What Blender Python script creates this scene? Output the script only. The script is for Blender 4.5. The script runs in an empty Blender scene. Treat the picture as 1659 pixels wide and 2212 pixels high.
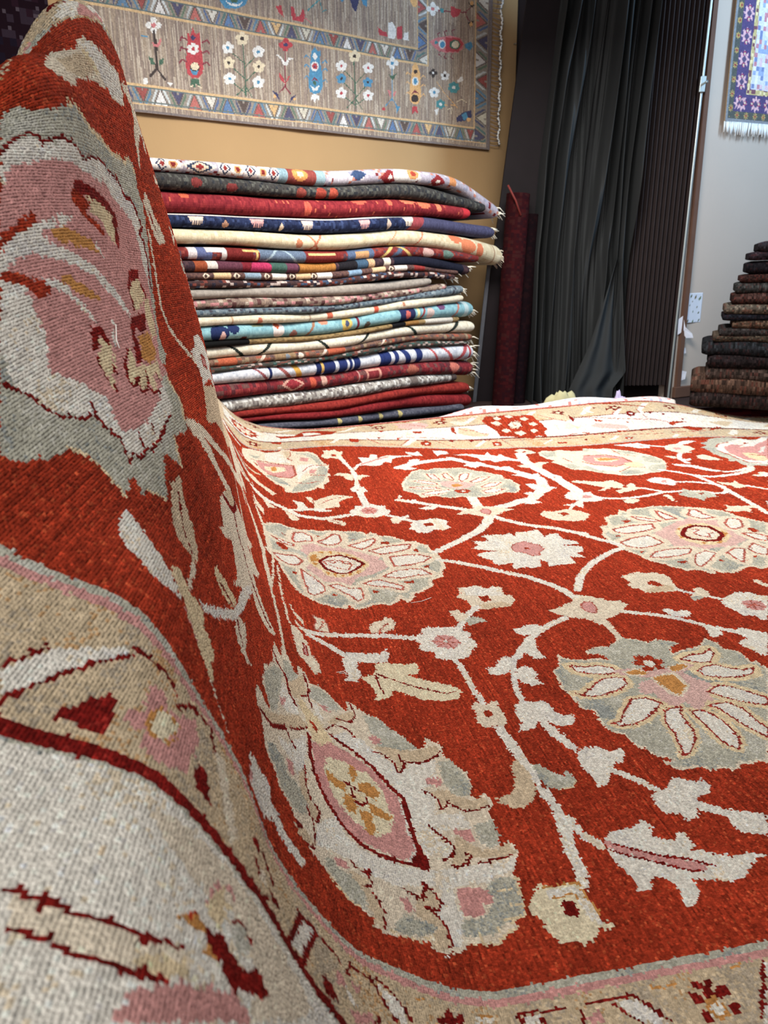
import bpy, bmesh, math, random
import numpy as np
from mathutils import Vector, Matrix

# ------------------------------------------------------------------ camera, world, lights, exposure
S = bpy.context.scene
COL = S.collection
H = 0.8                      # metres per design unit (the camera's height above the carpet)
CAM = np.array([0.0, -2.50886, 1.0])
RIGHT = np.array([0.98265668, -0.18464488, -0.01709147])
UP = np.array([0.07197517, 0.2948449, 0.95283055])
FWD = np.array([0.17089595, 0.93753547, -0.30302116])
def W(p):                    # design units -> world metres (floor at z = 0)
    p = np.asarray(p, float)
    return np.stack([p[..., 0] * H, p[..., 1] * H, (p[..., 2] + 0.1) * H], -1)
YAW = math.radians(10.3306)
FH = np.array([math.sin(YAW), math.cos(YAW)]); RH = np.array([math.cos(YAW), -math.sin(YAW)])
def room(lat, fwd, z=0.0):   # room frame: metres to the right / ahead of the photographer / above the floor
    q = CAM[:2] + (lat * RH + fwd * FH) / H
    return Vector((q[0] * H, q[1] * H, z))

cd = bpy.data.cameras.new('camera'); cam = bpy.data.objects.new('camera', cd); COL.objects.link(cam)
cd.sensor_fit = 'HORIZONTAL'; cd.sensor_width = 36.0; cd.lens = 36.0 * 1662.0 / 1659.0
cd.clip_start = 0.02; cd.clip_end = 60
loc = W(CAM)
cam.matrix_world = Matrix(((RIGHT[0], UP[0], -FWD[0], loc[0]), (RIGHT[1], UP[1], -FWD[1], loc[1]), (RIGHT[2], UP[2], -FWD[2], loc[2]), (0, 0, 0, 1)))
cd.dof.use_dof = True; cd.dof.focus_distance = 1.6; cd.dof.aperture_fstop = 11.0
S.camera = cam

wd = bpy.data.worlds.new('shop_air'); S.world = wd; wd.use_nodes = True
wd.node_tree.nodes['Background'].inputs[0].default_value = (0.72, 0.80, 1.0, 1)
wd.node_tree.nodes['Background'].inputs[1].default_value = 0.09

def area(name, loc, target, size, energy, color, sizey=None):
    l = bpy.data.lights.new(name, 'AREA'); l.energy = energy; l.color = color; l.size = size
    if sizey: l.shape = 'RECTANGLE'; l.size_y = sizey
    o = bpy.data.objects.new(name, l); COL.objects.link(o); o.location = loc
    o.rotation_euler = (Vector(target) - Vector(loc)).to_track_quat('-Z', 'Y').to_euler()
    return o
area('ceiling_lamp', W(np.array([1.5, 1.35, 2.7])).tolist(), W(np.array([1.4, 1.3, 0])).tolist(), 1.0, 80, (1.0, 0.97, 0.92))
area('ceiling_lamp_pile', room(-0.5, 2.2, 2.6), room(0.1, 4.6, 0.5), 0.8, 13, (1.0, 0.94, 0.85))
area('shop_front', room(-0.3, -1.5, 2.1), room(0.0, 0.9, 0.6), 1.8, 50, (1.0, 0.985, 0.96))
area('shop_window', room(3.4, 3.6, 2.9), room(1.9, 5.5, 2.4), 0.8, 62, (0.48, 0.73, 1.0), 1.0)
S.view_settings.view_transform = 'Standard'; S.view_settings.look = 'None'
S.view_settings.gamma = 1.0; S.view_settings.use_curve_mapping = False
S.view_settings.exposure = 0.6

# ------------------------------------------------------------------ helpers
rng = np.random.default_rng(7)
def lin(r, g, b):
    c = np.array([r, g, b], float) / 255.0
    return np.where(c <= 0.04045, c / 12.92, ((c + 0.055) / 1.055) ** 2.4)
def tag(o, label=None, cat=None, group=None, kind=None):
    if label: o['label'] = label
    if cat: o['category'] = cat
    if group: o['group'] = group
    if kind: o['kind'] = kind
    return o
def empty(name, loc):
    o = bpy.data.objects.new(name, None); COL.objects.link(o); o.location = loc; o.empty_display_size = 0.05
    return o
def link(name, me, mat, parent=None):
    o = bpy.data.objects.new(name, me); COL.objects.link(o)
    if mat is not None: me.materials.append(mat)
    if parent is not None:
        o.parent = parent
        o.matrix_parent_inverse = Matrix.Translation(-Vector(parent.location))
    return o
def grid_mesh(name, P, colors=None, knot=None, smooth=True, close_u=False):
    """P (n,m,3) vertex grid; colors (n-1,m-1,3) per face, linear"""
    n, m = P.shape[:2]
    me = bpy.data.meshes.new(name)
    i = np.arange(n - 1)[:, None]; j = np.arange(m - 1)[None]
    a = i * m + j
    F = np.stack([a, a + m, a + m + 1, a + 1], -1).reshape(-1, 4).astype(np.int32)
    me.vertices.add(n * m); me.vertices.foreach_set('co', np.ascontiguousarray(P, np.float32).ravel())
    me.loops.add(F.size); me.loops.foreach_set('vertex_index', F.ravel())
    me.polygons.add(len(F)); me.polygons.foreach_set('loop_start', np.arange(0, F.size, 4, dtype=np.int32))
    if smooth: me.polygons.foreach_set('use_smooth', np.ones(len(F), bool))
    if colors is not None:
        at = me.attributes.new('col', 'FLOAT_COLOR', 'FACE')
        c4 = np.ones((len(F), 4), np.float32); c4[:, :3] = colors.reshape(-1, 3); at.data.foreach_set('color', c4.ravel())
    if knot is not None:
        at = me.attributes.new('knot', 'FLOAT_VECTOR', 'POINT'); at.data.foreach_set('vector', np.ascontiguousarray(knot, np.float32).ravel())
    me.update(calc_edges=True)
    return me
class MB:
    """collects boxes, tubes and polygons into one mesh"""
    def __init__(s): s.v = []; s.f = []
    def add(s, v, f):
        b = len(s.v); s.v += [tuple(p) for p in v]; s.f += [tuple(b + k for k in q) for q in f]
    def box(s, c, ax, ay, az):
        c = Vector(c); ax = Vector(ax); ay = Vector(ay); az = Vector(az)
        s.add([c + ax * i + ay * j + az * k for i in (-1, 1) for j in (-1, 1) for k in (-1, 1)],
              [(0, 1, 3, 2), (4, 6, 7, 5), (0, 4, 5, 1), (2, 3, 7, 6), (0, 2, 6, 4), (1, 5, 7, 3)])
    def tube(s, pts, rad, n=6):
        pts = [Vector(p) for p in pts]; rings = []
        for k, p in enumerate(pts):
            d = (pts[min(k + 1, len(pts) - 1)] - pts[max(k - 1, 0)]).normalized()
            a = d.orthogonal().normalized() if abs(d.z) > 0.99 else d.cross(Vector((0, 0, 1))).normalized()
            b = d.cross(a); r = rad[k] if hasattr(rad, '__len__') else rad
            rings.append([p + (a * math.cos(t) + b * math.sin(t)) * r for t in (2 * math.pi * q / n for q in range(n))])
        v = [q for r in rings for q in r]
        f = [(k * n + q, k * n + (q + 1) % n, (k + 1) * n + (q + 1) % n, (k + 1) * n + q) for k in range(len(pts) - 1) for q in range(n)]
        f += [tuple(range(n - 1, -1, -1)), tuple((len(pts) - 1) * n + q for q in range(n))]
        s.add(v, f)
    def build(s, name, mat, parent=None, smooth=False, bevel=0):
        me = bpy.data.meshes.new(name); me.from_pydata(s.v, [], s.f); me.update()
        if smooth: me.polygons.foreach_set('use_smooth', np.ones(len(me.polygons), bool))
        o = link(name, me, mat, parent)
        if bevel:
            b = o.modifiers.new('bevel', 'BEVEL'); b.width = bevel; b.segments = 2
        return o

# ------------------------------------------------------------------ materials
def nodes(mat):
    mat.use_nodes = True; nt = mat.node_tree; return nt, nt.nodes, nt.links, nt.nodes['Principled BSDF']
def plain(name, rgb, rough=0.8, metal=0.0, noise=0.12, scale=30.0, bump=0.0, bscale=None):
    m = bpy.data.materials.new(name); nt, N, Lk, p = nodes(m)
    p.inputs['Roughness'].default_value = rough; p.inputs['Metallic'].default_value = metal; p.inputs['Specular IOR Level'].default_value = 0.5 if metal else 0.12
    tc = N.new('ShaderNodeTexCoord'); tx = N.new('ShaderNodeTexNoise'); tx.inputs['Scale'].default_value = scale; tx.inputs['Detail'].default_value = 5
    Lk.new(tc.outputs['Object'], tx.inputs['Vector'])
    mp = N.new('ShaderNodeMapRange'); mp.inputs['To Min'].default_value = 1 - noise; mp.inputs['To Max'].default_value = 1 + noise
    Lk.new(tx.outputs['Fac'], mp.inputs['Value'])
    mx = N.new('ShaderNodeVectorMath'); mx.operation = 'SCALE'; c = lin(*rgb); mx.inputs[0].default_value = c
    Lk.new(mp.outputs['Result'], mx.inputs['Scale']); Lk.new(mx.outputs['Vector'], p.inputs['Base Color'])
    if bump:
        t2 = N.new('ShaderNodeTexNoise'); t2.inputs['Scale'].default_value = bscale or scale * 4; t2.inputs['Detail'].default_value = 6
        Lk.new(tc.outputs['Object'], t2.inputs['Vector'])
        bp = N.new('ShaderNodeBump'); bp.inputs['Strength'].default_value = bump; bp.inputs['Distance'].default_value = 0.01
        Lk.new(t2.outputs['Fac'], bp.inputs['Height']); Lk.new(bp.outputs['Normal'], p.inputs['Normal'])
    return m
def woven(name, sheen=0.6, bump=0.7, dist=0.0016, rand=0.45, fuzz=700.0, rows=0.0):
    """wool: colour of every knot from the mesh, domed knots as fine relief"""
    m = bpy.data.materials.new(name); nt, N, Lk, p = nodes(m)
    a = N.new('ShaderNodeAttribute'); a.attribute_name = 'col'
    k = N.new('ShaderNodeAttribute'); k.attribute_name = 'knot'
    Lk.new(a.outputs['Color'], p.inputs['Base Color'])
    p.inputs['Roughness'].default_value = 0.95; p.inputs['Specular IOR Level'].default_value = 0.04
    p.inputs['Sheen Weight'].default_value = sheen; Lk.new(a.outputs['Color'], p.inputs['Sheen Tint']); p.inputs['Sheen Roughness'].default_value = 0.6
    vo = N.new('ShaderNodeTexVoronoi'); vo.voronoi_dimensions = '2D'; vo.inputs['Scale'].default_value = 1.0; vo.inputs['Randomness'].default_value = rand
    Lk.new(k.outputs['Vector'], vo.inputs['Vector'])
    inv = N.new('ShaderNodeMath'); inv.operation = 'SUBTRACT'; inv.inputs[0].default_value = 1.0; Lk.new(vo.outputs['Distance'], inv.inputs[1])
    sx = N.new('ShaderNodeSeparateXYZ'); Lk.new(k.outputs['Vector'], sx.inputs[0])
    pp = N.new('ShaderNodeMath'); pp.operation = 'PINGPONG'; pp.inputs[1].default_value = 0.5; Lk.new(sx.outputs[0], pp.inputs[0])
    rw = N.new('ShaderNodeMath'); rw.operation = 'MULTIPLY_ADD'; rw.inputs[1].default_value = rows; Lk.new(pp.outputs[0], rw.inputs[0]); Lk.new(inv.outputs[0], rw.inputs[2]); inv = rw
    tc = N.new('ShaderNodeTexCoord'); nz = N.new('ShaderNodeTexNoise'); nz.inputs['Scale'].default_value = fuzz; nz.inputs['Detail'].default_value = 3
    Lk.new(tc.outputs['Object'], nz.inputs['Vector'])
    ad = N.new('ShaderNodeMath'); ad.operation = 'MULTIPLY_ADD'; ad.inputs[1].default_value = 0.6; Lk.new(nz.outputs['Fac'], ad.inputs[0]); Lk.new(inv.outputs[0], ad.inputs[2])
    bp = N.new('ShaderNodeBump'); bp.inputs['Strength'].default_value = bump; bp.inputs['Distance'].default_value = dist
    Lk.new(ad.outputs[0], bp.inputs['Height']); Lk.new(bp.outputs['Normal'], p.inputs['Normal'])
    return m
M_PILE = woven('wool_pile', sheen=0.5, bump=1.0, dist=0.0042, rand=0.7, rows=0.9)
M_RUG = woven('wool_rug', sheen=0.25, bump=0.4, dist=0.002)
M_ROLL = woven('wool_fold', sheen=0.1, bump=0.5, dist=0.002, fuzz=350)
M_FRINGE = plain('cotton_fringe', (226, 216, 196), 0.95, noise=0.25, scale=120)
M_FRINGE2 = plain('white_fringe', (235, 235, 232), 0.95, noise=0.2, scale=120)
M_BACK = plain('jute_back', (176, 150, 116), 0.95, noise=0.15, scale=90, bump=0.2)

# ------------------------------------------------------------------ pattern rasteriser (works on the cloth's own coordinates)
def raster(idx, cu, cv, text, keys, mirrors=False, right=None):  # motif outlines were traced in image pixels, then projected onto the cloth
    ents = []
    for ln in text.strip().split('\n'):
        head, body = ln.split(':'); c = head[0]; rest = head[1:]; w = 0.0
        if 'w' in rest: rest, ws = rest.split('w'); w = float(ws) * 1e-4
        P = np.array([[float(q) for q in t.split(',')] for t in body.split()]) * 1e-3
        ents.append((c, int(rest) if rest else 0, w, P))
    todo = []
    if mirrors:                      # the carpet is woven symmetrically: parts unseen by the camera repeat the others
        for c, fl, w, P in ents:
            if fl & 2: todo.append((c, w, P * [1, -1], None))
            if fl & 4: todo.append((c, w, P * [-1, -1] + [2, 0], None))
        todo += [(c, w, P * [-1, 1] + [2, 0], right) for c, fl, w, P in ents if P[:, 0].mean() < 1.1]
        todo += [(c, w, P, ~right) for c, fl, w, P in ents]
    else:
        todo += [(c, w, P, None) for c, fl, w, P in ents]
    for c, w, P, only in todo:
        k = keys[c]; pad = w / 2
        lo = P.min(0) - pad; hi = P.max(0) + pad
        a0, a1 = np.searchsorted(cu, [lo[0], hi[0]]); b0, b1 = np.searchsorted(cv, [lo[1], hi[1]])
        if a1 <= a0 or b1 <= b0: continue
        X = cu[a0:a1][:, None]; Y = cv[b0:b1][None]
        if w:
            hit = np.zeros((a1 - a0, b1 - b0), bool)
            for p, q in zip(P[:-1], P[1:]):
                d = q - p; L2 = max(d @ d, 1e-12)
                t = np.clip(((X - p[0]) * d[0] + (Y - p[1]) * d[1]) / L2, 0, 1)
                hit |= (X - p[0] - t * d[0]) ** 2 + (Y - p[1] - t * d[1]) ** 2 < (w / 2) ** 2
        else:
            hit = np.zeros((a1 - a0, b1 - b0), bool)
            for p, q in zip(P, np.roll(P, -1, 0)):
                if p[1] == q[1]: continue
                hit ^= ((p[1] > Y) != (q[1] > Y)) & (X < (q[0] - p[0]) * (Y - p[1]) / (q[1] - p[1]) + p[0])
        if only is not None: hit = hit & only[a0:a1, b0:b1]
        idx[a0:a1, b0:b1][hit] = k

# ------------------------------------------------------------------ the room
M_WALL = plain('tan_plaster', (178, 145, 104), 0.9, noise=0.08, scale=3.0, bump=0.08, bscale=40)
M_WALL2 = plain('pale_plaster', (186, 172, 160), 0.9, noise=0.06, scale=2.0, bump=0.08, bscale=40)
M_FLOOR = plain('dark_floor', (52, 40, 38), 0.7, noise=0.2, scale=8)
M_DARK = plain('dark_wood', (44, 34, 34), 0.55, noise=0.25, scale=12)
M_BROWN = plain('brown_trim', (98, 72, 60), 0.6, noise=0.2, scale=12)
M_STEEL = plain('pale_metal', (190, 198, 196), 0.35, 0.7, noise=0.05)

f = MB(); f.box((1.5, 1.5, -0.05), (7, 0, 0), (0, 7, 0), (0, 0, 0.05))
tag(f.build('floor', M_FLOOR), kind='structure')
def slab(name, p0, p1, z0, z1, th, mat, kind='structure'):
    """upright slab between two floor points, thickness to the far side"""
    p0 = Vector((p0.x, p0.y, 0)); p1 = Vector((p1.x, p1.y, 0)); d = (p1 - p0); n = Vector((-d.y, d.x, 0)).normalized()
    b = MB(); b.box((p0 + p1) / 2 + n * th / 2 + Vector((0, 0, (z0 + z1) / 2)), d / 2, n * th / 2, Vector((0, 0, (z1 - z0) / 2)))
    o = b.build(name, mat)
    if kind: o['kind'] = kind
    return o
# back wall behind the pile: direction 52 degrees to the right of straight ahead
WD = np.array([math.sin(math.radians(52)), math.cos(math.radians(52))]); W0 = np.array([0.28, 6.69])
def wallp(t, z, off=0.0):    # point on the back wall (t, z in design units, off metres towards the room)
    q = (W0 + t * WD) * H; n = np.array([WD[1], -WD[0]])
    q = q + n * off
    return room(q[0], q[1], (z + 0.1) * H)
slab('wall_back', wallp(-4.6, 0), wallp(1.16, 0), 0, 3.4, 0.12, M_WALL)
# doorway zone
D0 = np.array([0.96, 6.56]); DD = np.array([2.47, 6.51]) - D0; DL = np.linalg.norm(DD); DD = DD / DL; DS = 0.897
def doorp(t, z, off=0.0):    # t in the same units as read on the old door plane, off metres towards the room
    q = (D0 + t * DS * DD) * H + np.array([DD[1], -DD[0]]) * off
    return room(q[0], q[1], max(0.0, (1 - (1 - z) * DS + 0.1) * H))
slab('wall_recess', doorp(-0.5, 0, -0.75), doorp(2.0, 0, -0.75), 0, 3.4, 0.1, M_DARK)
RD = np.array([math.sin(math.radians(64.6)), math.cos(math.radians(64.6))]); R0 = np.array([2.47, 6.51])
def rightp(t, z, off=0.0):
    q = (R0 + t * DS * RD) * H + np.array([RD[1], -RD[0]]) * off
    return room(q[0], q[1], (1 - (1 - z) * DS + 0.1) * H)
slab('wall_right', rightp(-0.02, 0), rightp(3.2, 0), 0, 3.4, 0.12, M_WALL2)
tr = MB(); tr.box((rightp(0.0, 0, 0.012) + rightp(0.05, 0, 0.012)) / 2 + Vector((0, 0, 1.7 - rightp(0, 0).z)), (rightp(0.05, 0) - rightp(0.0, 0)) / 2, Vector((RD[0] * RH[0] + 0, 0, 0)) * 0 + (rightp(0, 0, 0.012) - rightp(0, 0)), Vector((0, 0, 1.7)))
tag(tr.build('trim_1', M_BROWN), kind='structure')

# ------------------------------------------------------------------ the big draped carpet
ROWS={
-2.4:[(.3,0),(.12,.12),(.02,.27),(-.06,.42),(-.12,.5),(-.2,.53),(-.32,.57),(-.46,.58),(-.58,.5),(-.66,.35),(-.7,.15)],
-1.9:[(.3,0),(.14,.1),(.04,.27),(-.02,.42),(-.08,.535),(-.13,.585),(-.22,.63),(-.36,.72),(-.46,.77),(-.54,.72),(-.62,.55),(-.66,.35)],
-1.7:[(.3,0),(.13,.095),(.06,.18),(0,.3),(-.03,.42),(-.075,.54),(-.13,.65),(-.25,.73),(-.36,.85),(-.43,.94),(-.5,.94),(-.57,.82),(-.61,.6)],
-1.4:[(.3,0),(.1,.1),(0.02,.25),(-.07,.55),(-.14,.75),(-.22,.9),(-.28,1.03),(-.325,1.11),(-.37,1.14),(-.43,1.09),(-.49,.92),(-.53,.7)],
-1.2:[(.3,0),(.1,.09),(0.01,.25),(-.06,.55),(-.1,.77),(-.15,.89),(-.21,1.08),(-.24,1.2),(-.272,1.27),(-.32,1.27),(-.37,1.17),(-.41,.97),(-.44,.75)],
-.9:[(.3,0),(.1,.08),(.0,.25),(-.06,.5),(-.12,.71),(-.17,.9),(-.2,1.15),(-.222,1.35),(-.25,1.43),(-.29,1.43),(-.335,1.34),(-.37,1.12),(-.39,.88)],
-.5:[(.3,0),(.1,.06),(.0,.22),(-.05,.5),(-.08,.75),(-.115,.95),(-.165,1.2),(-.215,1.45),(-.252,1.535),(-.3,1.54),(-.345,1.43),(-.375,1.22),(-.39,1.0)],
-.2:[(.3,0),(.1,.05),(0,.18),(-.05,.45),(-.075,.66),(-.115,.9),(-.16,1.1),(-.22,1.3),(-.28,1.41),(-.35,1.45),(-.42,1.37),(-.46,1.2),(-.48,.95)],
.2:[(.3,0),(.1,.05),(0,.15),(-.06,.4),(-.1,.6),(-.17,.8),(-.26,1.),(-.36,1.15),(-.44,1.23),(-.52,1.23),(-.6,1.1),(-.65,.9)],
.8:[(.3,0),(.1,.05),(0,.12),(-.07,.32),(-.13,.5),(-.22,.68),(-.35,.82),(-.5,.92),(-.65,.95),(-.8,.88),(-.9,.7)],
1.5:[(.3,.0),(.12,.01),(0,.05),(-.08,.17),(-.16,.34),(-.28,.5),(-.45,.58),(-.65,.63),(-.9,.66),(-1.15,.68)],
2.4:[(.35,.01),(.12,.06),(0,.12),(-.07,.175),(-.16,.28),(-.28,.38),(-.45,.44),(-.65,.48),(-.9,.5),(-1.2,.51)],
}
ZF=np.array([(-.5,.03),(.1,.03),(.3,.045),(.44,.05),(.67,.036),(.97,.009),(1.36,-.02),(1.62,-.026),(1.9,-.036),(2.35,-.029),(2.65,-.024),(3.0,-.04),(3.4,-.06),(4.2,-.07)])
ZO=np.array([(-.5,.02),(.36,.018),(.7,.028),(1.17,.05),(1.6,.069),(2.1,.088),(2.5,.1),(2.8,.09),(3.1,.03),(3.4,-.04),(4.2,-.07)])
def curve(pts,u):
    P=np.array([(.6,0)]+pts,float)
    P=np.vstack([(.9,0),P,2*P[-1]-P[-2]])
    Q=[]
    for i in range(1,len(P)-2):
        t=np.linspace(0,1,60,endpoint=False)[:,None]
        Q.append(.5*((2*P[i])+(-P[i-1]+P[i+1])*t+(2*P[i-1]-5*P[i]+4*P[i+1]-P[i+2])*t*t+(-P[i-1]+3*P[i]-3*P[i+1]+P[i+2])*t**3))
    Q=np.vstack(Q+[P[-2:-1]])
    s=np.r_[0,np.cumsum(np.linalg.norm(np.diff(Q,axis=0),axis=1))]
    t=.6-u
    x=np.interp(t,s,Q[:,0]);z=np.interp(t,s,Q[:,1])
    d=Q[-1]-Q[-3];d=d/np.linalg.norm(d);o=np.maximum(t-s[-1],0)
    x=x+d[0]*o;z=z+d[1]*o
    return np.where(t<0,u,x),np.where(t<0,0,np.maximum(z,0))
def sstep(a,b,x):
    t=np.clip((x-a)/(b-a),0,1);return t*t*(3-2*t)
def spl(xk,Y,x):
    xk=np.array(xk);h=np.diff(xk);d=np.diff(Y,axis=0)/h[:,None]
    m=np.zeros_like(Y);m[0]=d[0];m[-1]=d[-1]
    for i in range(1,len(xk)-1): m[i]=(d[i-1]*h[i]+d[i]*h[i-1])/(h[i]+h[i-1])
    k=np.clip(np.searchsorted(xk,x)-1,0,len(xk)-2);t=((x-xk[k])/h[k])[:,None];H=h[k][:,None]
    return Y[k]*(2*t**3-3*t*t+1)+Y[k+1]*(-2*t**3+3*t*t)+H*m[k]*(t**3-2*t*t+t)+H*m[k+1]*(t**3-t*t)
def lin_tab(tab,x):
    # smooth interpolation of a table
    return spl(tab[:,0],tab[:,1:2],np.clip(x,tab[0,0],tab[-1,0]))[:,0]
def softplus(x,k=.06):
    return k*np.log1p(np.exp(np.clip(x/k,-30,30)))*.93
def surface(u,v):
    """grid u (n), v (m) -> (n,m,3) in units of camera height"""
    vk=sorted(ROWS)
    c=[curve(ROWS[k],u) for k in vk]
    X=spl(vk,np.array([a for a,b in c]),v).T; Z=spl(vk,np.array([b for a,b in c]),v).T
    zf=lin_tab(ZF,u)[:,None];zo=lin_tab(ZO,u)[:,None]
    a=sstep(.2,1.75,v)[None];b=sstep(1.7,2.4,v)[None]
    Z=np.maximum(Z,0)+zf*a*(1-b)+zo*b
    # the far left corner of the carpet is pushed up against the pile of carpets behind it
    lim=2.2+.59*X
    Y=np.broadcast_to(v,X.shape)
    Y=np.where(X<.6,Y-softplus(Y-lim),Y)
    return np.stack([X,Y,Z],-1)

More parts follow.
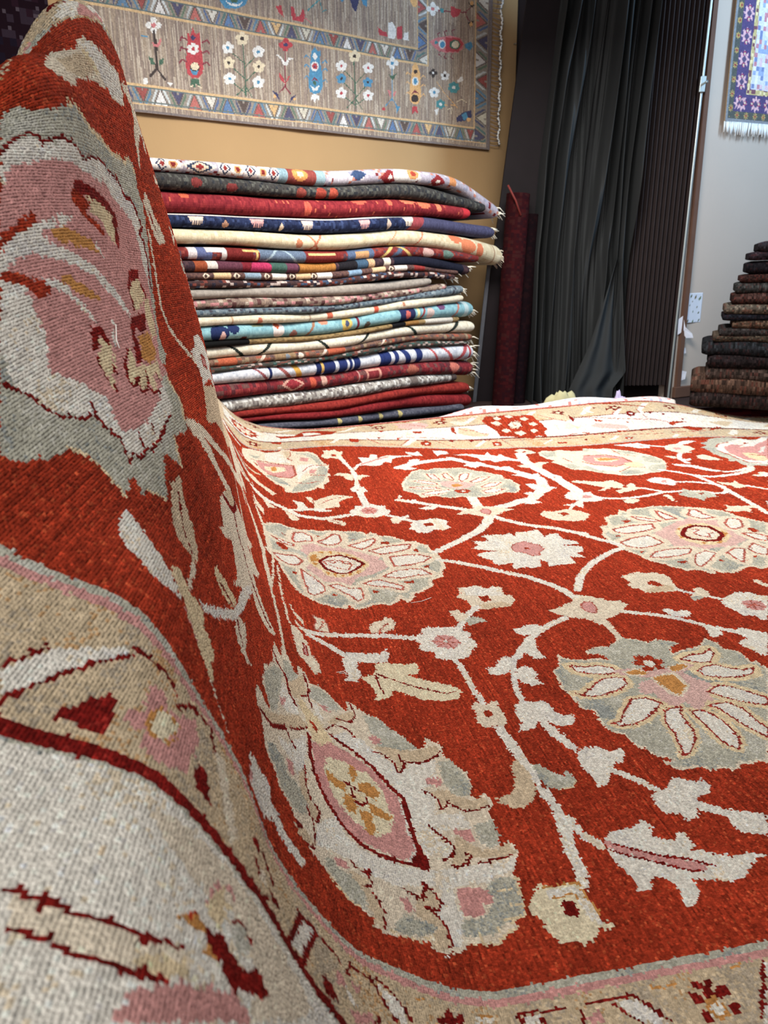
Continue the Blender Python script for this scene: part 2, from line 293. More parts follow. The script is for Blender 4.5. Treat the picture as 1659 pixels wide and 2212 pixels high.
PATTERN = """R:176,2057 216,2048 292,2073 359,2241 404,2257 447,2265 489,2250 526,2217 568,2201 526,2104 486,2097 440,2072 399,2045 357,2050 315,2033 260,2005 206,1981
W:354,2185 399,2201 440,2190 461,2124 407,2102 354,2073
R:603,1921 663,1920 647,1817 597,1830
R:142,1878 207,1888 198,1832 154,1852
Q:931,2290 1025,2283 1093,2258 1070,2158 990,2187
R:783,2321 834,2316 798,2278
R:785,1966 808,1959 783,1916
R:895,1949 919,1935 893,1892
R:819,2152 858,2135 829,2092
W:891,1755 972,1909 1004,1914 925,1760
W:476,1794 550,1974 578,1980 500,1785
Ew78:712,1935 765,1780 874,1767
B:-58,2152 13,2238 54,2196 91,2130 137,2072 70,2109 31,2116 -9,2098
B:7,2351 66,2355 122,2283 165,2265 205,2241 142,2239 104,2263 66,2304
R:-93,1991 -66,1991 -75,1938 -99,1932
R:-57,2359 -41,2348
R:35,2256 59,2250 43,2213
R:1505,2183 1559,2282 1621,2240 1685,2270 1748,2232 1812,2239 1858,2218 1860,2143 1873,2098 1879,1999 1846,1970 1835,1895 1781,1917 1733,1867 1677,1889 1600,1916 1541,1933 1550,2004 1529,2071 1515,2121
C:1587,2216 1625,2251 1643,2203 1605,2180
C:1677,2249 1711,2258 1728,2219 1691,2199
C:1759,2179 1799,2204 1814,2163 1775,2139
C:1785,2094 1828,2118 1846,2077 1805,2057
C:1763,2004 1801,2016 1810,1982 1771,1957
C:1649,1973 1703,2001 1723,1956 1676,1926
C:1580,2017 1622,2043 1640,2000 1600,1979
C:1553,2148 1599,2172 1619,2120 1579,2090
C:1644,2097 1679,2143 1720,2154 1748,2126 1747,2082 1714,2043 1669,2031 1645,2057
Dw64:1648,2096 1680,2137 1717,2144 1741,2118 1741,2083 1712,2048 1672,2040 1651,2064 1648,2096
Ew51:1692,2117 1691,2081 1704,2088
B:1900,2219 1965,2235 2025,2212 2065,2158 2091,2110 2039,2095 1974,2123 1915,2169
D:2089,2180 2108,2115 2082,2071 2080,2121
Ew44:1900,2219 1939,2170 1990,2125 2039,2095
C:2012,2067 2054,2060 2077,2024 2027,1977 1995,1990
O:2067,2018 2102,1996 2062,1971
Ew57:1897,1897 1950,1881 2008,1915 2083,1918
R:1277,2107 1303,2123 1288,2044 1285,1995 1265,2037
B:1325,2099 1369,2101 1411,2045 1439,1994 1491,1977 1466,1944 1395,1944 1332,1971 1304,2022
Ew48:1325,2099 1356,2054 1411,2045 1439,1994 1488,1978
C:1294,2224 1335,2237 1398,2198 1381,2139 1328,2160
Q:968,2244 1048,2274 1119,2264 1162,2198 1108,2125 1030,2129 954,2175
Ew65:1039,2234 1084,2206 1119,2172
R:1251,2289 1282,2321 1293,2275 1266,2257
R:1019,2080 1096,2073 1065,2035 1031,2039
R:988,2342 1056,2312 1031,2297
Ew61:1358,2268 1495,2271
Ew51:910,1963 1113,1943 1280,1888 1396,1878 1510,1861 1651,1859 1863,1847 2053,1851
W:910,1772 988,1909 1009,1896 937,1775
W:1325,1760 1415,1874 1433,1862 1352,1759
W:1754,1774 1842,1849 1852,1839 1775,1773
R:1021,1847 1062,1878 1087,1838 1060,1760 1028,1762 1012,1795
W:1037,1815 1056,1836 1067,1817 1044,1790
R:1460,1838 1491,1848 1517,1819 1499,1766 1449,1761
W:1465,1805 1485,1817 1494,1796 1473,1781
D:1202,1886 1237,1886 1220,1851
D:1327,1882 1361,1879 1334,1848
R:1857,1799 1930,1800 1910,1771 1860,1770
Ew63:1123,1874 1203,1740
Ew50:1535,1873 1559,1739
Ew55:880,1753 970,1922
R:2286,2380 2274,2361 2314,2342 2397,2312 2483,2289 2568,2248 2654,2212 2661,2224 2576,2264 2494,2311 2407,2334 2366,2349 2325,2366
Ew58:2171,2128 2308,2088 2461,2052 2626,2022 2692,1984
W:2237,2276 2264,2179 2239,2175 2219,2237
W:2382,2138 2459,2207 2479,2198 2404,2118
W:2576,2186 2599,2183 2605,2057 2577,2064
W:2722,2033 2779,2084 2803,2069 2738,2024
Ew42:2571,2192 2581,2057
Ew42:2371,2132 2451,2208
D:2486,2157 2526,2166 2537,2124 2517,2093 2479,2087 2470,2116
W:2492,2130 2513,2139 2521,2121 2497,2107
D:2298,2271 2318,2255 2296,2233
D:2370,2229 2403,2223 2369,2194
D:2641,2147 2658,2128 2634,2104
D:2717,2117 2735,2100 2708,2080
D:2810,2039 2837,2029 2812,2015
Q:2161,2001 2220,2029 2315,2004 2389,1968 2398,1925 2311,1932 2195,1975
R:2229,2084 2279,2058 2256,2043 2226,2060
R:2300,1910 2357,1903 2376,1882 2317,1882
R:2083,1926 2128,1910 2100,1898
R:2418,2026 2439,2007 2417,1995
R:2687,1976 2759,1991 2827,1986 2740,1958 2698,1925 2680,1948
R:2749,1906 2808,1912 2871,1886 2873,1863 2810,1837 2762,1860
R:3001,1916 3030,1911 2948,1857 2892,1844
Ew45:2373,1905 2492,1900 2525,1849
Ew50:2070,1895 2273,1854 2515,1816 2709,1823 2874,1839
W:2198,1783 2261,1838 2277,1825 2219,1766
W:2584,1739 2640,1784 2658,1774 2597,1721
W:3048,1828 3093,1830 3050,1766 3020,1774
R:2302,1799 2356,1791 2326,1753 2297,1768
W:2307,1781 2325,1788 2331,1775 2315,1768
D:2166,1840 2193,1834 2169,1815
D:2043,1819 2068,1818 2048,1798
C:-32,1610 29,1690 78,1679 102,1650 139,1665 176,1671 196,1701 238,1684 260,1638 343,1606 372,1533 388,1357 412,1308 405,1229 387,1195 405,1134 383,1112 385,1039 353,996 346,930 318,963 299,935 189,861 158,862 158,938 124,976 91,1064 55,1219 19,1338 -20,1381 -36,1470
G:257,1603 340,1582 372,1474 384,1316 397,1231 378,1122 353,1040 302,968 245,914 191,880 207,959 260,1078 297,1130 335,1174 362,1324 341,1463 301,1550
G:78,1130 136,1007 167,993 198,975 167,1066 124,1162
G:6,1552 75,1572 48,1497
W:102,1650 142,1653 181,1646 203,1520 231,1417 197,1429 163,1438 129,1464 95,1482
W:253,1364 330,1357 370,1290 310,1261 268,1174 235,1040 239,1157
P:47,1458 110,1423 147,1410 183,1386 232,1349 233,1178 199,1126 144,1136 97,1170 63,1283
Ew116:23,1469 94,1457 172,1401 236,1359 233,1178 204,1127 139,1133 97,1170
Y:83,1350 118,1354 152,1351 186,1339 192,1269 127,1213 85,1270
A:117,1336 147,1367 147,1269 118,1247
P:280,1511 324,1475 315,1410 277,1440
P:310,1261 342,1249 325,1187 298,1196
Ew66:274,1243 303,1304 327,1326 406,1310
Ew80:212,1658 236,1648 237,1576 215,1515 235,1461
B:200,1663 236,1648 237,1576 215,1515 206,1565
Ew62:225,1049 256,1032 333,1055
Ew62:301,1166 370,1144
R:31,1428 55,1359 45,1336
C:391,1491 417,1555 416,1605 452,1596 479,1618 497,1565 522,1564 500,1492 498,1433 477,1413 445,1441 414,1426 390,1479
R:449,1522 477,1506 468,1460 444,1476
W:485,1469 502,1422 524,1209 534,1131 517,987 502,920 486,923 502,1024 507,1210 477,1413
C:415,1131 444,1162 486,1145 510,1114 498,1033 467,1047 458,1103
C:531,1112 565,1113 596,1098 553,1073 530,1030 515,1040
W:524,1209 555,1299 591,1342 583,1444 642,1435 665,1521 698,1497 682,1424 750,1496 841,1486 765,1416 743,1334 717,1355 681,1288 636,1267 599,1289 563,1278 532,1189
P:573,1306 658,1393 752,1477 748,1452 653,1364 576,1284
W:463,910 482,932 529,925 535,899 536,857 511,844 471,859 465,885
R:491,893 502,892 500,876 489,877
Ww164:512,970 504,920
Ww287:500,846 500,674
W:417,610 442,633 453,668 485,654 520,686 545,658 582,644 575,608 591,575 575,534 550,525 517,503 471,512 415,581
P:464,600 481,633 509,638 534,623 539,588 520,559 492,553 471,569
Ew49:469,599 535,589
Ew43:488,631 515,557
Ew43:526,624 478,565
Ww334:432,563 373,548 301,537 194,552 141,606 69,648 26,708 -2,757
Ww261:331,630 251,653 140,590
W:183,749 230,738 236,701 248,674 282,673 320,662 331,616 305,629 277,636 250,638 195,617 201,687
C:247,822 277,819 283,772 316,801 370,834 420,822 466,788 422,766 388,736 390,675 344,664 306,666 267,671 278,726 261,754
R:241,703 278,703 272,672 243,665
Ew42:279,788 279,726
Ew42:297,720 353,775 417,799
C:301,537 332,523 370,493 382,449 371,431 351,456 319,491
Ew42:326,517 365,460
C:135,587 196,518 188,482 160,470 149,511
C:-31,1032 12,1026 46,919 80,851 113,800 95,757 53,842 12,898 -20,946
C:-13,870 8,792 26,708 48,672 69,631 100,579 65,550 44,651 15,723 2,796
C:-8,650 14,567 43,509 44,422 15,476 -1,517
D:602,610 612,628 615,608 605,590
Ww236:568,521 608,484 668,414
C:569,478 602,500 607,477 656,506 651,482 616,454 593,409 567,422
G:723,949 768,1059 784,1079 819,1160 870,1204 900,1182 952,1227 1029,1226 1092,1238 1130,1201 1154,1165 1186,1151 1217,1101 1255,1074 1243,1005 1269,979 1274,867 1254,828 1247,788 1212,744 1170,761 1064,703 1032,700 984,699 944,724 899,713 862,728 833,758 769,733 761,785 733,823 711,843 717,895
Cw112:723,949 768,1059 784,1079 819,1160 870,1204 900,1182 952,1227 1029,1226 1092,1238 1130,1201 1154,1165 1186,1151 1217,1101 1255,1074 1243,1005 1269,979 1274,867 1254,828 1247,788 1212,744 1170,761 1064,703 1032,700 984,699 944,724 899,713 862,728 833,758 769,733 761,785 733,823 711,843 723,949
Cw376:878,1117 915,1106 920,1012 884,1024 878,1117
Cw367:958,1115 987,1136 994,1017 980,987 956,1041 958,1115
Cw360:1035,1067 1070,1121 1102,1120 1064,1022 1021,973 1019,1004 1035,1067
Cw413:1057,959 1133,1039 1196,1056 1129,973 1073,937 1057,959
Cw404:1083,864 1149,928 1206,932 1164,873 1107,851 1083,864
Cw380:1073,796 1127,828 1186,809 1120,760 1077,757 1073,796
Cw387:783,1000 832,997 885,964 892,925 832,949 783,1000
Cw363:743,892 808,895 874,879 886,859 808,850 743,892
Cw343:779,783 833,820 917,837 926,808 852,773 787,764 779,783
W:878,1117 915,1106 920,1012 884,1024
Ew60:878,1117 915,1106 920,1012 884,1024 878,1117
W:958,1115 987,1136 994,1017 980,987 956,1041
Ew59:958,1115 987,1136 994,1017 980,987 956,1041 958,1115
W:1035,1067 1070,1121 1102,1120 1064,1022 1021,973 1019,1004
Ew58:1035,1067 1070,1121 1102,1120 1064,1022 1021,973 1019,1004 1035,1067
W:1057,959 1133,1039 1196,1056 1129,973 1073,937
Ew66:1057,959 1133,1039 1196,1056 1129,973 1073,937 1057,959
W:1083,864 1149,928 1206,932 1164,873 1107,851
Ew65:1083,864 1149,928 1206,932 1164,873 1107,851 1083,864
W:1073,796 1127,828 1186,809 1120,760 1077,757
Ew61:1073,796 1127,828 1186,809 1120,760 1077,757 1073,796
W:783,1000 832,997 885,964 892,925 832,949
Ew62:783,1000 832,997 885,964 892,925 832,949 783,1000
W:743,892 808,895 874,879 886,859 808,850
Ew58:743,892 808,895 874,879 886,859 808,850 743,892
W:779,783 833,820 917,837 926,808 852,773 787,764
Ew55:779,783 833,820 917,837 926,808 852,773 787,764 779,783
Q:910,972 964,988 989,955 1035,961 1077,915 1027,861 977,839 927,873 905,914
A:951,919 988,935 1010,903 976,873 950,877
G:903,802 953,829 1022,808 1045,744 1012,704 984,717 954,758 914,729 881,742
R:938,816 967,840 1016,824 1018,795 989,767 949,777
W:968,808 984,824 992,804 973,788
Ww466:987,690 974,531
Ww343:917,527 860,570 804,605 733,665 653,715
Ww525:1047,524 1120,559 1189,607 1250,631 1303,697 1353,767 1389,845 1424,975 1414,1025 1338,1175 1261,1272 1175,1352 1100,1441 1046,1425 905,1355 796,1268 760,1234
C:854,477 908,529 952,544 981,571 1047,541 1080,517 1123,491 1071,478 1028,440 996,416 957,417 932,445 902,475 870,466
P:966,501 987,525 1006,521 1010,483 995,450 978,451 966,469
Ew44:966,501 987,525 1006,521 1010,483 995,450 978,451 966,469 966,501
W:829,1338 864,1413 917,1430 899,1367 837,1292
W:769,1278 802,1268 857,1226 809,1192 765,1202
W:1079,1480 1112,1482 1158,1444 1159,1404 1102,1402
W:1119,1287 1185,1365 1233,1379 1260,1325 1217,1287 1171,1237 1139,1275
W:1254,1196 1323,1254 1363,1263 1370,1196 1322,1164 1291,1180
W:1312,1067 1374,1107 1401,1052 1457,1089 1450,1041 1418,976 1371,974 1348,1037
W:1313,882 1349,887 1374,849 1360,787 1312,776 1311,818
W:1369,795 1402,821 1440,790 1402,767 1368,723 1351,737
W:1244,728 1287,740 1293,699 1260,629 1237,652 1256,687
W:1187,589 1237,624 1260,601 1271,562 1218,547 1193,561
W:694,696 729,714 735,673 700,655
W:714,582 759,605 802,597 783,561 743,561
W:1127,1538 1215,1572 1276,1559 1317,1544 1360,1615 1356,1542 1385,1510 1416,1564 1424,1490 1453,1427 1490,1405 1477,1351 1427,1389 1378,1397 1322,1361 1309,1417 1254,1405 1256,1474 1215,1530 1171,1535
Pw74:1263,1517 1420,1405
W:872,1595 919,1574 948,1619 955,1511 910,1506 877,1529
Ww291:810,1477 876,1495
W:1045,1643 1092,1649 1124,1623 1115,1565 1072,1548 1035,1503 1037,1586
W:666,782 683,763 657,734
C:1527,1632 1575,1669 1608,1648 1624,1600 1633,1553 1590,1530 1553,1537 1538,1570
R:1566,1609 1589,1596 1567,1558 1553,1573
Ww595:1531,1542 1492,1376 1485,1240 1494,1106 1494,1031 1504,956 1500,711
C:1409,1269 1459,1286 1483,1267 1448,1208 1424,1226
C:1504,1290 1565,1332 1607,1309 1546,1253 1512,1167 1498,1210
W:1468,1013 1520,1037 1542,1019 1537,959 1484,937 1471,976
R:1500,995 1513,992 1498,971
C:1642,1552 1688,1608 1742,1588 1794,1614 1860,1575 1936,1575 1717,1099 1659,1122 1645,1233 1619,1307 1654,1344 1627,1406 1624,1480
G:1652,1551 1749,1572 1713,1454 1644,1433
G:1650,1260 1716,1250 1728,1164 1665,1134 1658,1196
Ew73:1727,1393 1734,1290
W:637,393 664,429 758,445 789,417 795,386 779,361 788,317 748,298 720,312 683,273 641,289 639,317 618,335 636,365
R:685,389 726,394 727,359 693,353
W:604,478 654,511 654,489 630,465 649,425 599,457
Ww392:975,413 942,338 882,253 814,195
Ww329:1000,415 1026,363 1092,281 1184,216 1247,145 1271,126
W:1414,652 1448,693 1476,707 1510,709 1521,689 1459,554 1433,560 1408,576 1400,606
W:1334,503 1392,516 1442,558 1468,570 1409,441 1395,488 1349,430 1335,433 1373,485
C:1194,401 1232,441 1271,424 1325,444 1354,429 1390,387 1396,345 1344,287 1296,276 1254,301 1223,309 1208,343
R:1275,398 1308,407 1316,372 1286,355
C:1546,875 1585,900 1606,872 1587,830 1561,848
C:1952,1634 2019,1598 2086,1590 2113,1548 2163,1496 2221,1348 2230,1268 2222,1196 2191,1120 2125,1005 2068,970 2008,963 1931,934 1861,939 1759,1038 1714,1112 1870,1454
G:2100,1521 2168,1478 2179,1395 2123,1418 2091,1461
G:2163,1340 2218,1318 2217,1198 2173,1156 2117,1207
G:2093,1128 2186,1122 2125,1005 2035,968 2041,1034
G:1923,1070 1993,1049 1994,981 1905,954 1858,979
G:1784,1211 1812,1123 1803,1016 1754,1065 1737,1163
G:1946,1620 1983,1609 1938,1543 1913,1549
W:1989,1592 2061,1568 2056,1474 2068,1376 2001,1446 1995,1518
W:1773,1242 1834,1169 1903,1117 1960,1130 1872,1055 1794,1085 1784,1162
P:1861,1435 1948,1447 2017,1410 2048,1338 2052,1231 1963,1172 1872,1181 1821,1263 1810,1323
Ew123:1868,1449 1997,1438 2054,1350 2050,1216 1922,1154 1826,1219 1798,1296
Y:1897,1382 1969,1379 2017,1303 1945,1265 1876,1297
A:1908,1365 1962,1366 2029,1314 1949,1300 1896,1298
O:2000,1219 2073,1223 2077,1134 2008,1100 1972,1140
Ew71:2089,1541 2083,1433 2140,1349
Ew66:1876,1027 1987,1121 2051,1086
Ww276:2093,1016 2131,962 2187,852 2180,619 2142,388 2113,192
Ww338:2187,852 2243,796 2338,803 2449,830 2515,872 2555,938
Ww268:2535,918 2445,869 2370,869
W:2218,1111 2271,1091 2309,1049 2329,960 2377,879 2329,882 2288,934 2271,1007 2213,1070
Ww255:2406,1339 2365,1293 2319,1204 2306,1107
C:2406,1530 2464,1556 2512,1553 2538,1478 2530,1401 2473,1360 2461,1318 2406,1339 2384,1395 2372,1447
P:2429,1472 2471,1472 2465,1426 2416,1414
W:2506,1555 2570,1614 2628,1613 2657,1590 2559,1535 2514,1519
C:2442,1248 2493,1259 2509,1179 2513,1104 2444,1129 2418,1183
C:2280,1309 2317,1280 2332,1214 2288,1230
W:2335,1198 2381,1197 2346,1151 2313,1162
W:2155,1660 2277,1660 2314,1662 2324,1626 2351,1583 2314,1516 2249,1526 2229,1582 2183,1616
P:2284,1592 2312,1598 2300,1563 2277,1559
Ww287:2343,1570 2398,1517
G:2649,1541 2708,1564 2773,1643 2846,1675 2919,1692 2986,1656 3024,1602 3182,1651 2639,913 2603,950 2548,927 2544,995 2564,1072 2519,1074 2556,1118 2552,1193 2545,1255 2572,1308 2586,1429 2642,1461
W:2667,1407 2745,1510 2842,1555 2974,1639 3042,1584 3162,1687 3208,1686 2673,958 2619,972 2608,1031 2605,1103 2618,1202 2632,1336
P:2709,1399 2808,1472 2860,1453 2958,1466 3029,1514 3156,1616 2725,1030 2669,1043 2624,1083 2650,1269
W:2932,1588 3030,1567 3015,1515 2915,1417 2802,1389 2874,1452
R:2919,1526 2955,1525 2896,1472
W:2941,1381 2992,1412 2862,1254 2815,1227
O:2713,1241 2782,1230 2791,1137 2725,1030 2677,1055 2676,1128
Ew174:2734,1191 2788,1152
Ew95:2667,1407 2739,1494 2831,1538
Ew96:2623,1323 2618,1202 2605,1103 2600,1019 2657,990
W:2444,770 2493,779 2522,819 2554,797 2504,727 2455,742
W:1914,825 1963,861 2005,861 2029,828 2041,788 2033,754 1982,688 1964,716 1935,748 1911,778
P:1969,797 2000,800 1993,766 1962,764
Ww262:2028,756 2112,730 2167,678 2185,617 2171,557 2124,509 2082,520 2051,560 1970,593 1882,596 1816,688
C:1597,687 1654,737 1585,831 1609,883 1694,841 1752,864 1762,802 1756,735 1808,792 1823,776 1801,725 1811,678 1741,652 1668,618 1676,667 1725,698 1680,731 1617,682
R:1746,749 1766,722 1735,707
G:1914,546 1960,575 1993,640 2012,560 2047,571 2060,547 2071,503 2053,459 2006,462 1966,416 1958,456 1936,481
R:2011,540 2039,532 2009,510
C:1629,511 1670,529 1704,511 1695,485 1641,453 1622,476
Ww269:1560,566 1637,537 1751,548 1882,596
C:1871,557 1870,518 1845,447 1859,425 1831,451 1842,545
W:1515,677 1548,678 1543,619 1564,575 1553,539 1508,523 1447,529
P:1494,632 1523,624 1530,593 1498,582 1474,588
C:2213,722 2233,681 2272,669 2308,704 2289,642 2296,585 2264,573 2229,572 2235,614 2205,656
Ww236:2302,594 2350,517
C:2009,342 2035,318 2080,306 2130,302 2129,285 2082,264 2057,213 2036,242 1991,237 1965,268 2007,299
W:2205,335 2227,348 2184,289
C:1370,359 1362,298 1332,275
G:1374,191 1414,196 1440,286 1483,314 1510,308 1547,372 1556,329 1587,370 1645,381 1712,390 1767,377 1826,353 1898,309 1951,263 1963,197 1984,146 2029,76 1738,-324 1700,-342 1687,-313 1638,-322 1618,-339 1581,-351 1552,-344 1536,-298 1518,-346 1504,-322 1486,-297 1451,-300 1437,-275 1416,-260 1411,-226 1376,-197 1376,-151 1351,-99 1334,-47 1336,93 1364,140
Cw154:1374,191 1414,196 1440,286 1483,314 1510,308 1547,372 1556,329 1587,370 1645,381 1712,390 1767,377 1826,353 1898,309 1951,263 1963,197 1984,146 2029,76 1738,-324 1700,-342 1687,-313 1638,-322 1618,-339 1581,-351 1552,-344 1536,-298 1518,-346 1504,-322 1486,-297 1451,-300 1437,-275 1416,-260 1411,-226 1376,-197 1376,-151 1351,-99 1334,-47 1336,93 1364,140 1374,191
Q:1535,72 1587,114 1642,144 1714,199 1791,211 1848,182 1874,131 1830,42 1848,-3 1881,-37 1833,-78 1779,-103 1702,-170 1703,-122 1620,-139 1600,-98 1533,-106 1534,-58 1504,0
Cw600:1402,152 1489,173 1581,173 1562,120 1491,96 1424,92 1399,118 1402,152
Cw600:1360,3 1413,35 1501,53 1512,-34 1462,-59 1402,-69 1364,-42 1360,3
Cw592:1390,-160 1433,-118 1509,-101 1576,-116 1547,-157 1489,-172 1431,-176 1390,-160
Cw444:1515,-240 1560,-172 1613,-149 1635,-178 1578,-232 1516,-283 1507,-271 1515,-240
Cw559:1680,-177 1731,-147 1762,-160 1679,-278 1673,-232 1680,-177
Cw600:1774,-163 1830,-115 1843,-180 1803,-235 1776,-211 1774,-163
Cw600:1860,-6 1901,-16 1929,-62 1897,-106 1865,-73 1860,-6
Cw600:1866,118 1913,166 1947,158 1947,128 1909,65 1863,41 1850,65 1866,118
Cw600:1781,244 1833,312 1855,307 1851,243 1869,192 1809,191 1781,244
Cw600:1685,332 1695,314 1713,215 1662,212 1666,272 1685,332
Cw600:1548,286 1581,262 1637,203 1604,196 1558,237 1548,286
W:1402,152 1489,173 1581,173 1562,120 1491,96 1424,92 1399,118
Ew86:1402,152 1489,173 1581,173 1562,120 1491,96 1424,92 1399,118 1402,152
W:1360,3 1413,35 1501,53 1512,-34 1462,-59 1402,-69 1364,-42
Ew77:1360,3 1413,35 1501,53 1512,-34 1462,-59 1402,-69 1364,-42 1360,3
W:1390,-160 1433,-118 1509,-101 1576,-116 1547,-157 1489,-172 1431,-176
Ew73:1390,-160 1433,-118 1509,-101 1576,-116 1547,-157 1489,-172 1431,-176 1390,-160
W:1515,-240 1560,-172 1613,-149 1635,-178 1578,-232 1516,-283 1507,-271
Ew55:1515,-240 1560,-172 1613,-149 1635,-178 1578,-232 1516,-283 1507,-271 1515,-240
W:1680,-177 1731,-147 1762,-160 1679,-278 1673,-232
Ew69:1680,-177 1731,-147 1762,-160 1679,-278 1673,-232 1680,-177
W:1774,-163 1830,-115 1843,-180 1803,-235 1776,-211
Ew76:1774,-163 1830,-115 1843,-180 1803,-235 1776,-211 1774,-163
W:1860,-6 1901,-16 1929,-62 1897,-106 1865,-73
Ew86:1860,-6 1901,-16 1929,-62 1897,-106 1865,-73 1860,-6
W:1866,118 1913,166 1947,158 1947,128 1909,65 1863,41 1850,65
Ew83:1866,118 1913,166 1947,158 1947,128 1909,65 1863,41 1850,65 1866,118
W:1781,244 1833,312 1855,307 1851,243 1869,192 1809,191
Ew99:1781,244 1833,312 1855,307 1851,243 1869,192 1809,191 1781,244
W:1685,332 1695,314 1713,215 1662,212 1666,272
Ew96:1685,332 1695,314 1713,215 1662,212 1666,272 1685,332
W:1548,286 1581,262 1637,203 1604,196 1558,237
Ew96:1548,286 1581,262 1637,203 1604,196 1558,237 1548,286
R:1485,240 1514,248 1521,224 1481,204
R:1375,83 1399,71 1374,57
R:1380,-94 1401,-105 1377,-117
R:1456,-221 1496,-219 1485,-244 1460,-243
R:1598,-248 1625,-232 1624,-254
R:1740,-237 1759,-230 1749,-250
R:1909,44 1938,37 1938,-4 1905,-10
O:1620,65 1669,123 1726,145 1785,138 1812,88 1818,31 1796,-30 1739,-81 1681,-99 1634,-87 1607,-43 1598,4
A:1646,100 1670,109 1644,73
A:1710,134 1731,129 1711,113
A:1797,36 1807,7 1768,-37
A:1710,-68 1742,-63 1708,-93
A:1644,-65 1668,-70 1648,-87
A:1612,27 1618,6 1599,-10
C:1638,47 1683,98 1732,115 1779,89 1782,20 1771,-11 1722,-58 1678,-54 1636,-18 1625,17
Dw183:1638,47 1683,98 1732,115 1779,89 1782,20 1771,-11 1722,-58 1678,-54 1636,-18 1625,17 1638,47
W:1697,74 1751,68 1766,17 1728,-27 1687,-18 1672,26
Ew69:1696,81 1722,68 1679,37 1690,1 1715,-18 1737,24 1757,19
Ww297:1260,117 1290,64 1331,9 1341,-24
Ww260:1335,-54 1277,-82 1175,-161 1114,-222 1062,-291 1018,-376
C:1204,-304 1232,-295 1270,-278 1297,-295 1331,-293 1350,-317 1358,-359 1343,-385 1336,-431 1319,-454 1220,-445 1211,-411 1191,-397 1194,-370 1213,-355
B:1227,-424 1299,-394 1325,-409 1323,-446 1282,-450 1252,-448 1222,-441
R:1263,-366 1287,-358 1300,-385 1301,-404 1278,-403 1260,-385
Ww160:1326,-442 1361,-487
C:1336,-503 1367,-483 1380,-450 1408,-443 1411,-475 1401,-509 1374,-521 1335,-529 1330,-519
G:1333,-507 1374,-503 1369,-524 1333,-533
Ww157:1393,-516 1430,-546
W:1405,-562 1443,-527 1494,-503 1531,-512 1555,-544 1575,-549 1460,-707 1442,-692 1444,-669 1412,-661 1409,-629 1399,-594
P:1469,-568 1488,-568 1511,-573 1530,-590 1517,-621 1494,-640 1468,-634 1454,-607
Ew60:1462,-583 1491,-602 1513,-624
Ew45:1498,-570 1475,-636
Ew51:1524,-582 1456,-615
C:1610,-422 1625,-435 1632,-470 1617,-491 1605,-464 1605,-441
C:865,-494 894,-496 930,-471 967,-454 981,-413 1005,-410 1019,-422 1064,-454 1074,-478 1110,-482 1119,-514 1096,-538 1063,-567 1007,-601 971,-631 969,-600 940,-571 918,-566 875,-524
P:979,-482 1002,-466 1021,-474 1016,-515 999,-552 984,-545 973,-522
Ew42:979,-482 1002,-466 1021,-474 1016,-515 999,-552 984,-545 973,-522 979,-482
Ww221:1073,-553 1162,-597 1203,-626 1239,-661 1266,-697 1333,-756 1346,-787
W:1197,-573 1223,-566 1238,-590 1272,-590 1273,-618 1244,-635 1209,-616
W:1260,-696 1276,-710 1289,-739 1283,-759 1257,-767 1239,-763 1252,-731
W:1337,-735 1356,-732 1377,-744 1394,-769 1411,-773 1323,-895 1310,-886 1303,-858 1293,-830 1300,-804 1333,-791 1327,-776 1330,-755
C:988,-597 1010,-594 1009,-632 1001,-696 1003,-731 964,-757 982,-706 983,-656
G:784,-775 789,-791 812,-806 855,-815 883,-815 912,-834 903,-794 865,-779 869,-767 903,-752 940,-757 970,-737 989,-720 1019,-727 1053,-762 1081,-748 1106,-757 1130,-779 1096,-792 1082,-834 1124,-818 1176,-809 1219,-772 1232,-795 1235,-836 1260,-854 1262,-880 1256,-916 1273,-920 1277,-951 1271,-967 1025,-1304 1024,-1300 1010,-1289 987,-1300 969,-1289 953,-1308 939,-1307 924,-1298 895,-1300 884,-1286 832,-1284 818,-1260 840,-1257 832,-1244 816,-1236 806,-1218 804,-1201 793,-1198 786,-1176 786,-1146 769,-1138 754,-1112 756,-1080 763,-1043 739,-1028 734,-955 726,-927 733,-923 740,-850 766,-832
Cw63:784,-775 789,-791 812,-806 855,-815 883,-815 912,-834 903,-794 865,-779 869,-767 903,-752 940,-757 970,-737 989,-720 1019,-727 1053,-762 1081,-748 1106,-757 1130,-779 1096,-792 1082,-834 1124,-818 1176,-809 1219,-772 1232,-795 1235,-836 1260,-854 1262,-880 1256,-916 1273,-920 1277,-951 1271,-967 1025,-1304 1024,-1300 1010,-1289 987,-1300 969,-1289 953,-1308 939,-1307 924,-1298 895,-1300 884,-1286 832,-1284 818,-1260 840,-1257 832,-1244 816,-1236 806,-1218 804,-1201 793,-1198 786,-1176 786,-1146 769,-1138 754,-1112 756,-1080 763,-1043 739,-1028 734,-955 726,-927 733,-923 740,-850 766,-832 784,-775
G:869,-767 903,-752 940,-757 970,-737 989,-720 1019,-727 1053,-762 1081,-748 1106,-757 1130,-779 1096,-792 1076,-839 1074,-857 1045,-870 929,-868 909,-846 903,-794 871,-781
Ow387:791,-832 822,-845 867,-849 893,-866 896,-885 869,-896 824,-881 796,-863 791,-832
Ow331:750,-964 763,-975 796,-948 842,-913 870,-911 897,-920 894,-947 863,-968 818,-982 782,-984 750,-964
Ow286:779,-1101 799,-1099 826,-1062 870,-1016 904,-1019 930,-1045 895,-1077 858,-1102 818,-1117 791,-1115 779,-1101
Ow226:919,-1082 938,-1071 966,-1072 950,-1093 940,-1165 928,-1194 907,-1219 887,-1239 864,-1246 877,-1229 883,-1201 892,-1173 898,-1120 919,-1082
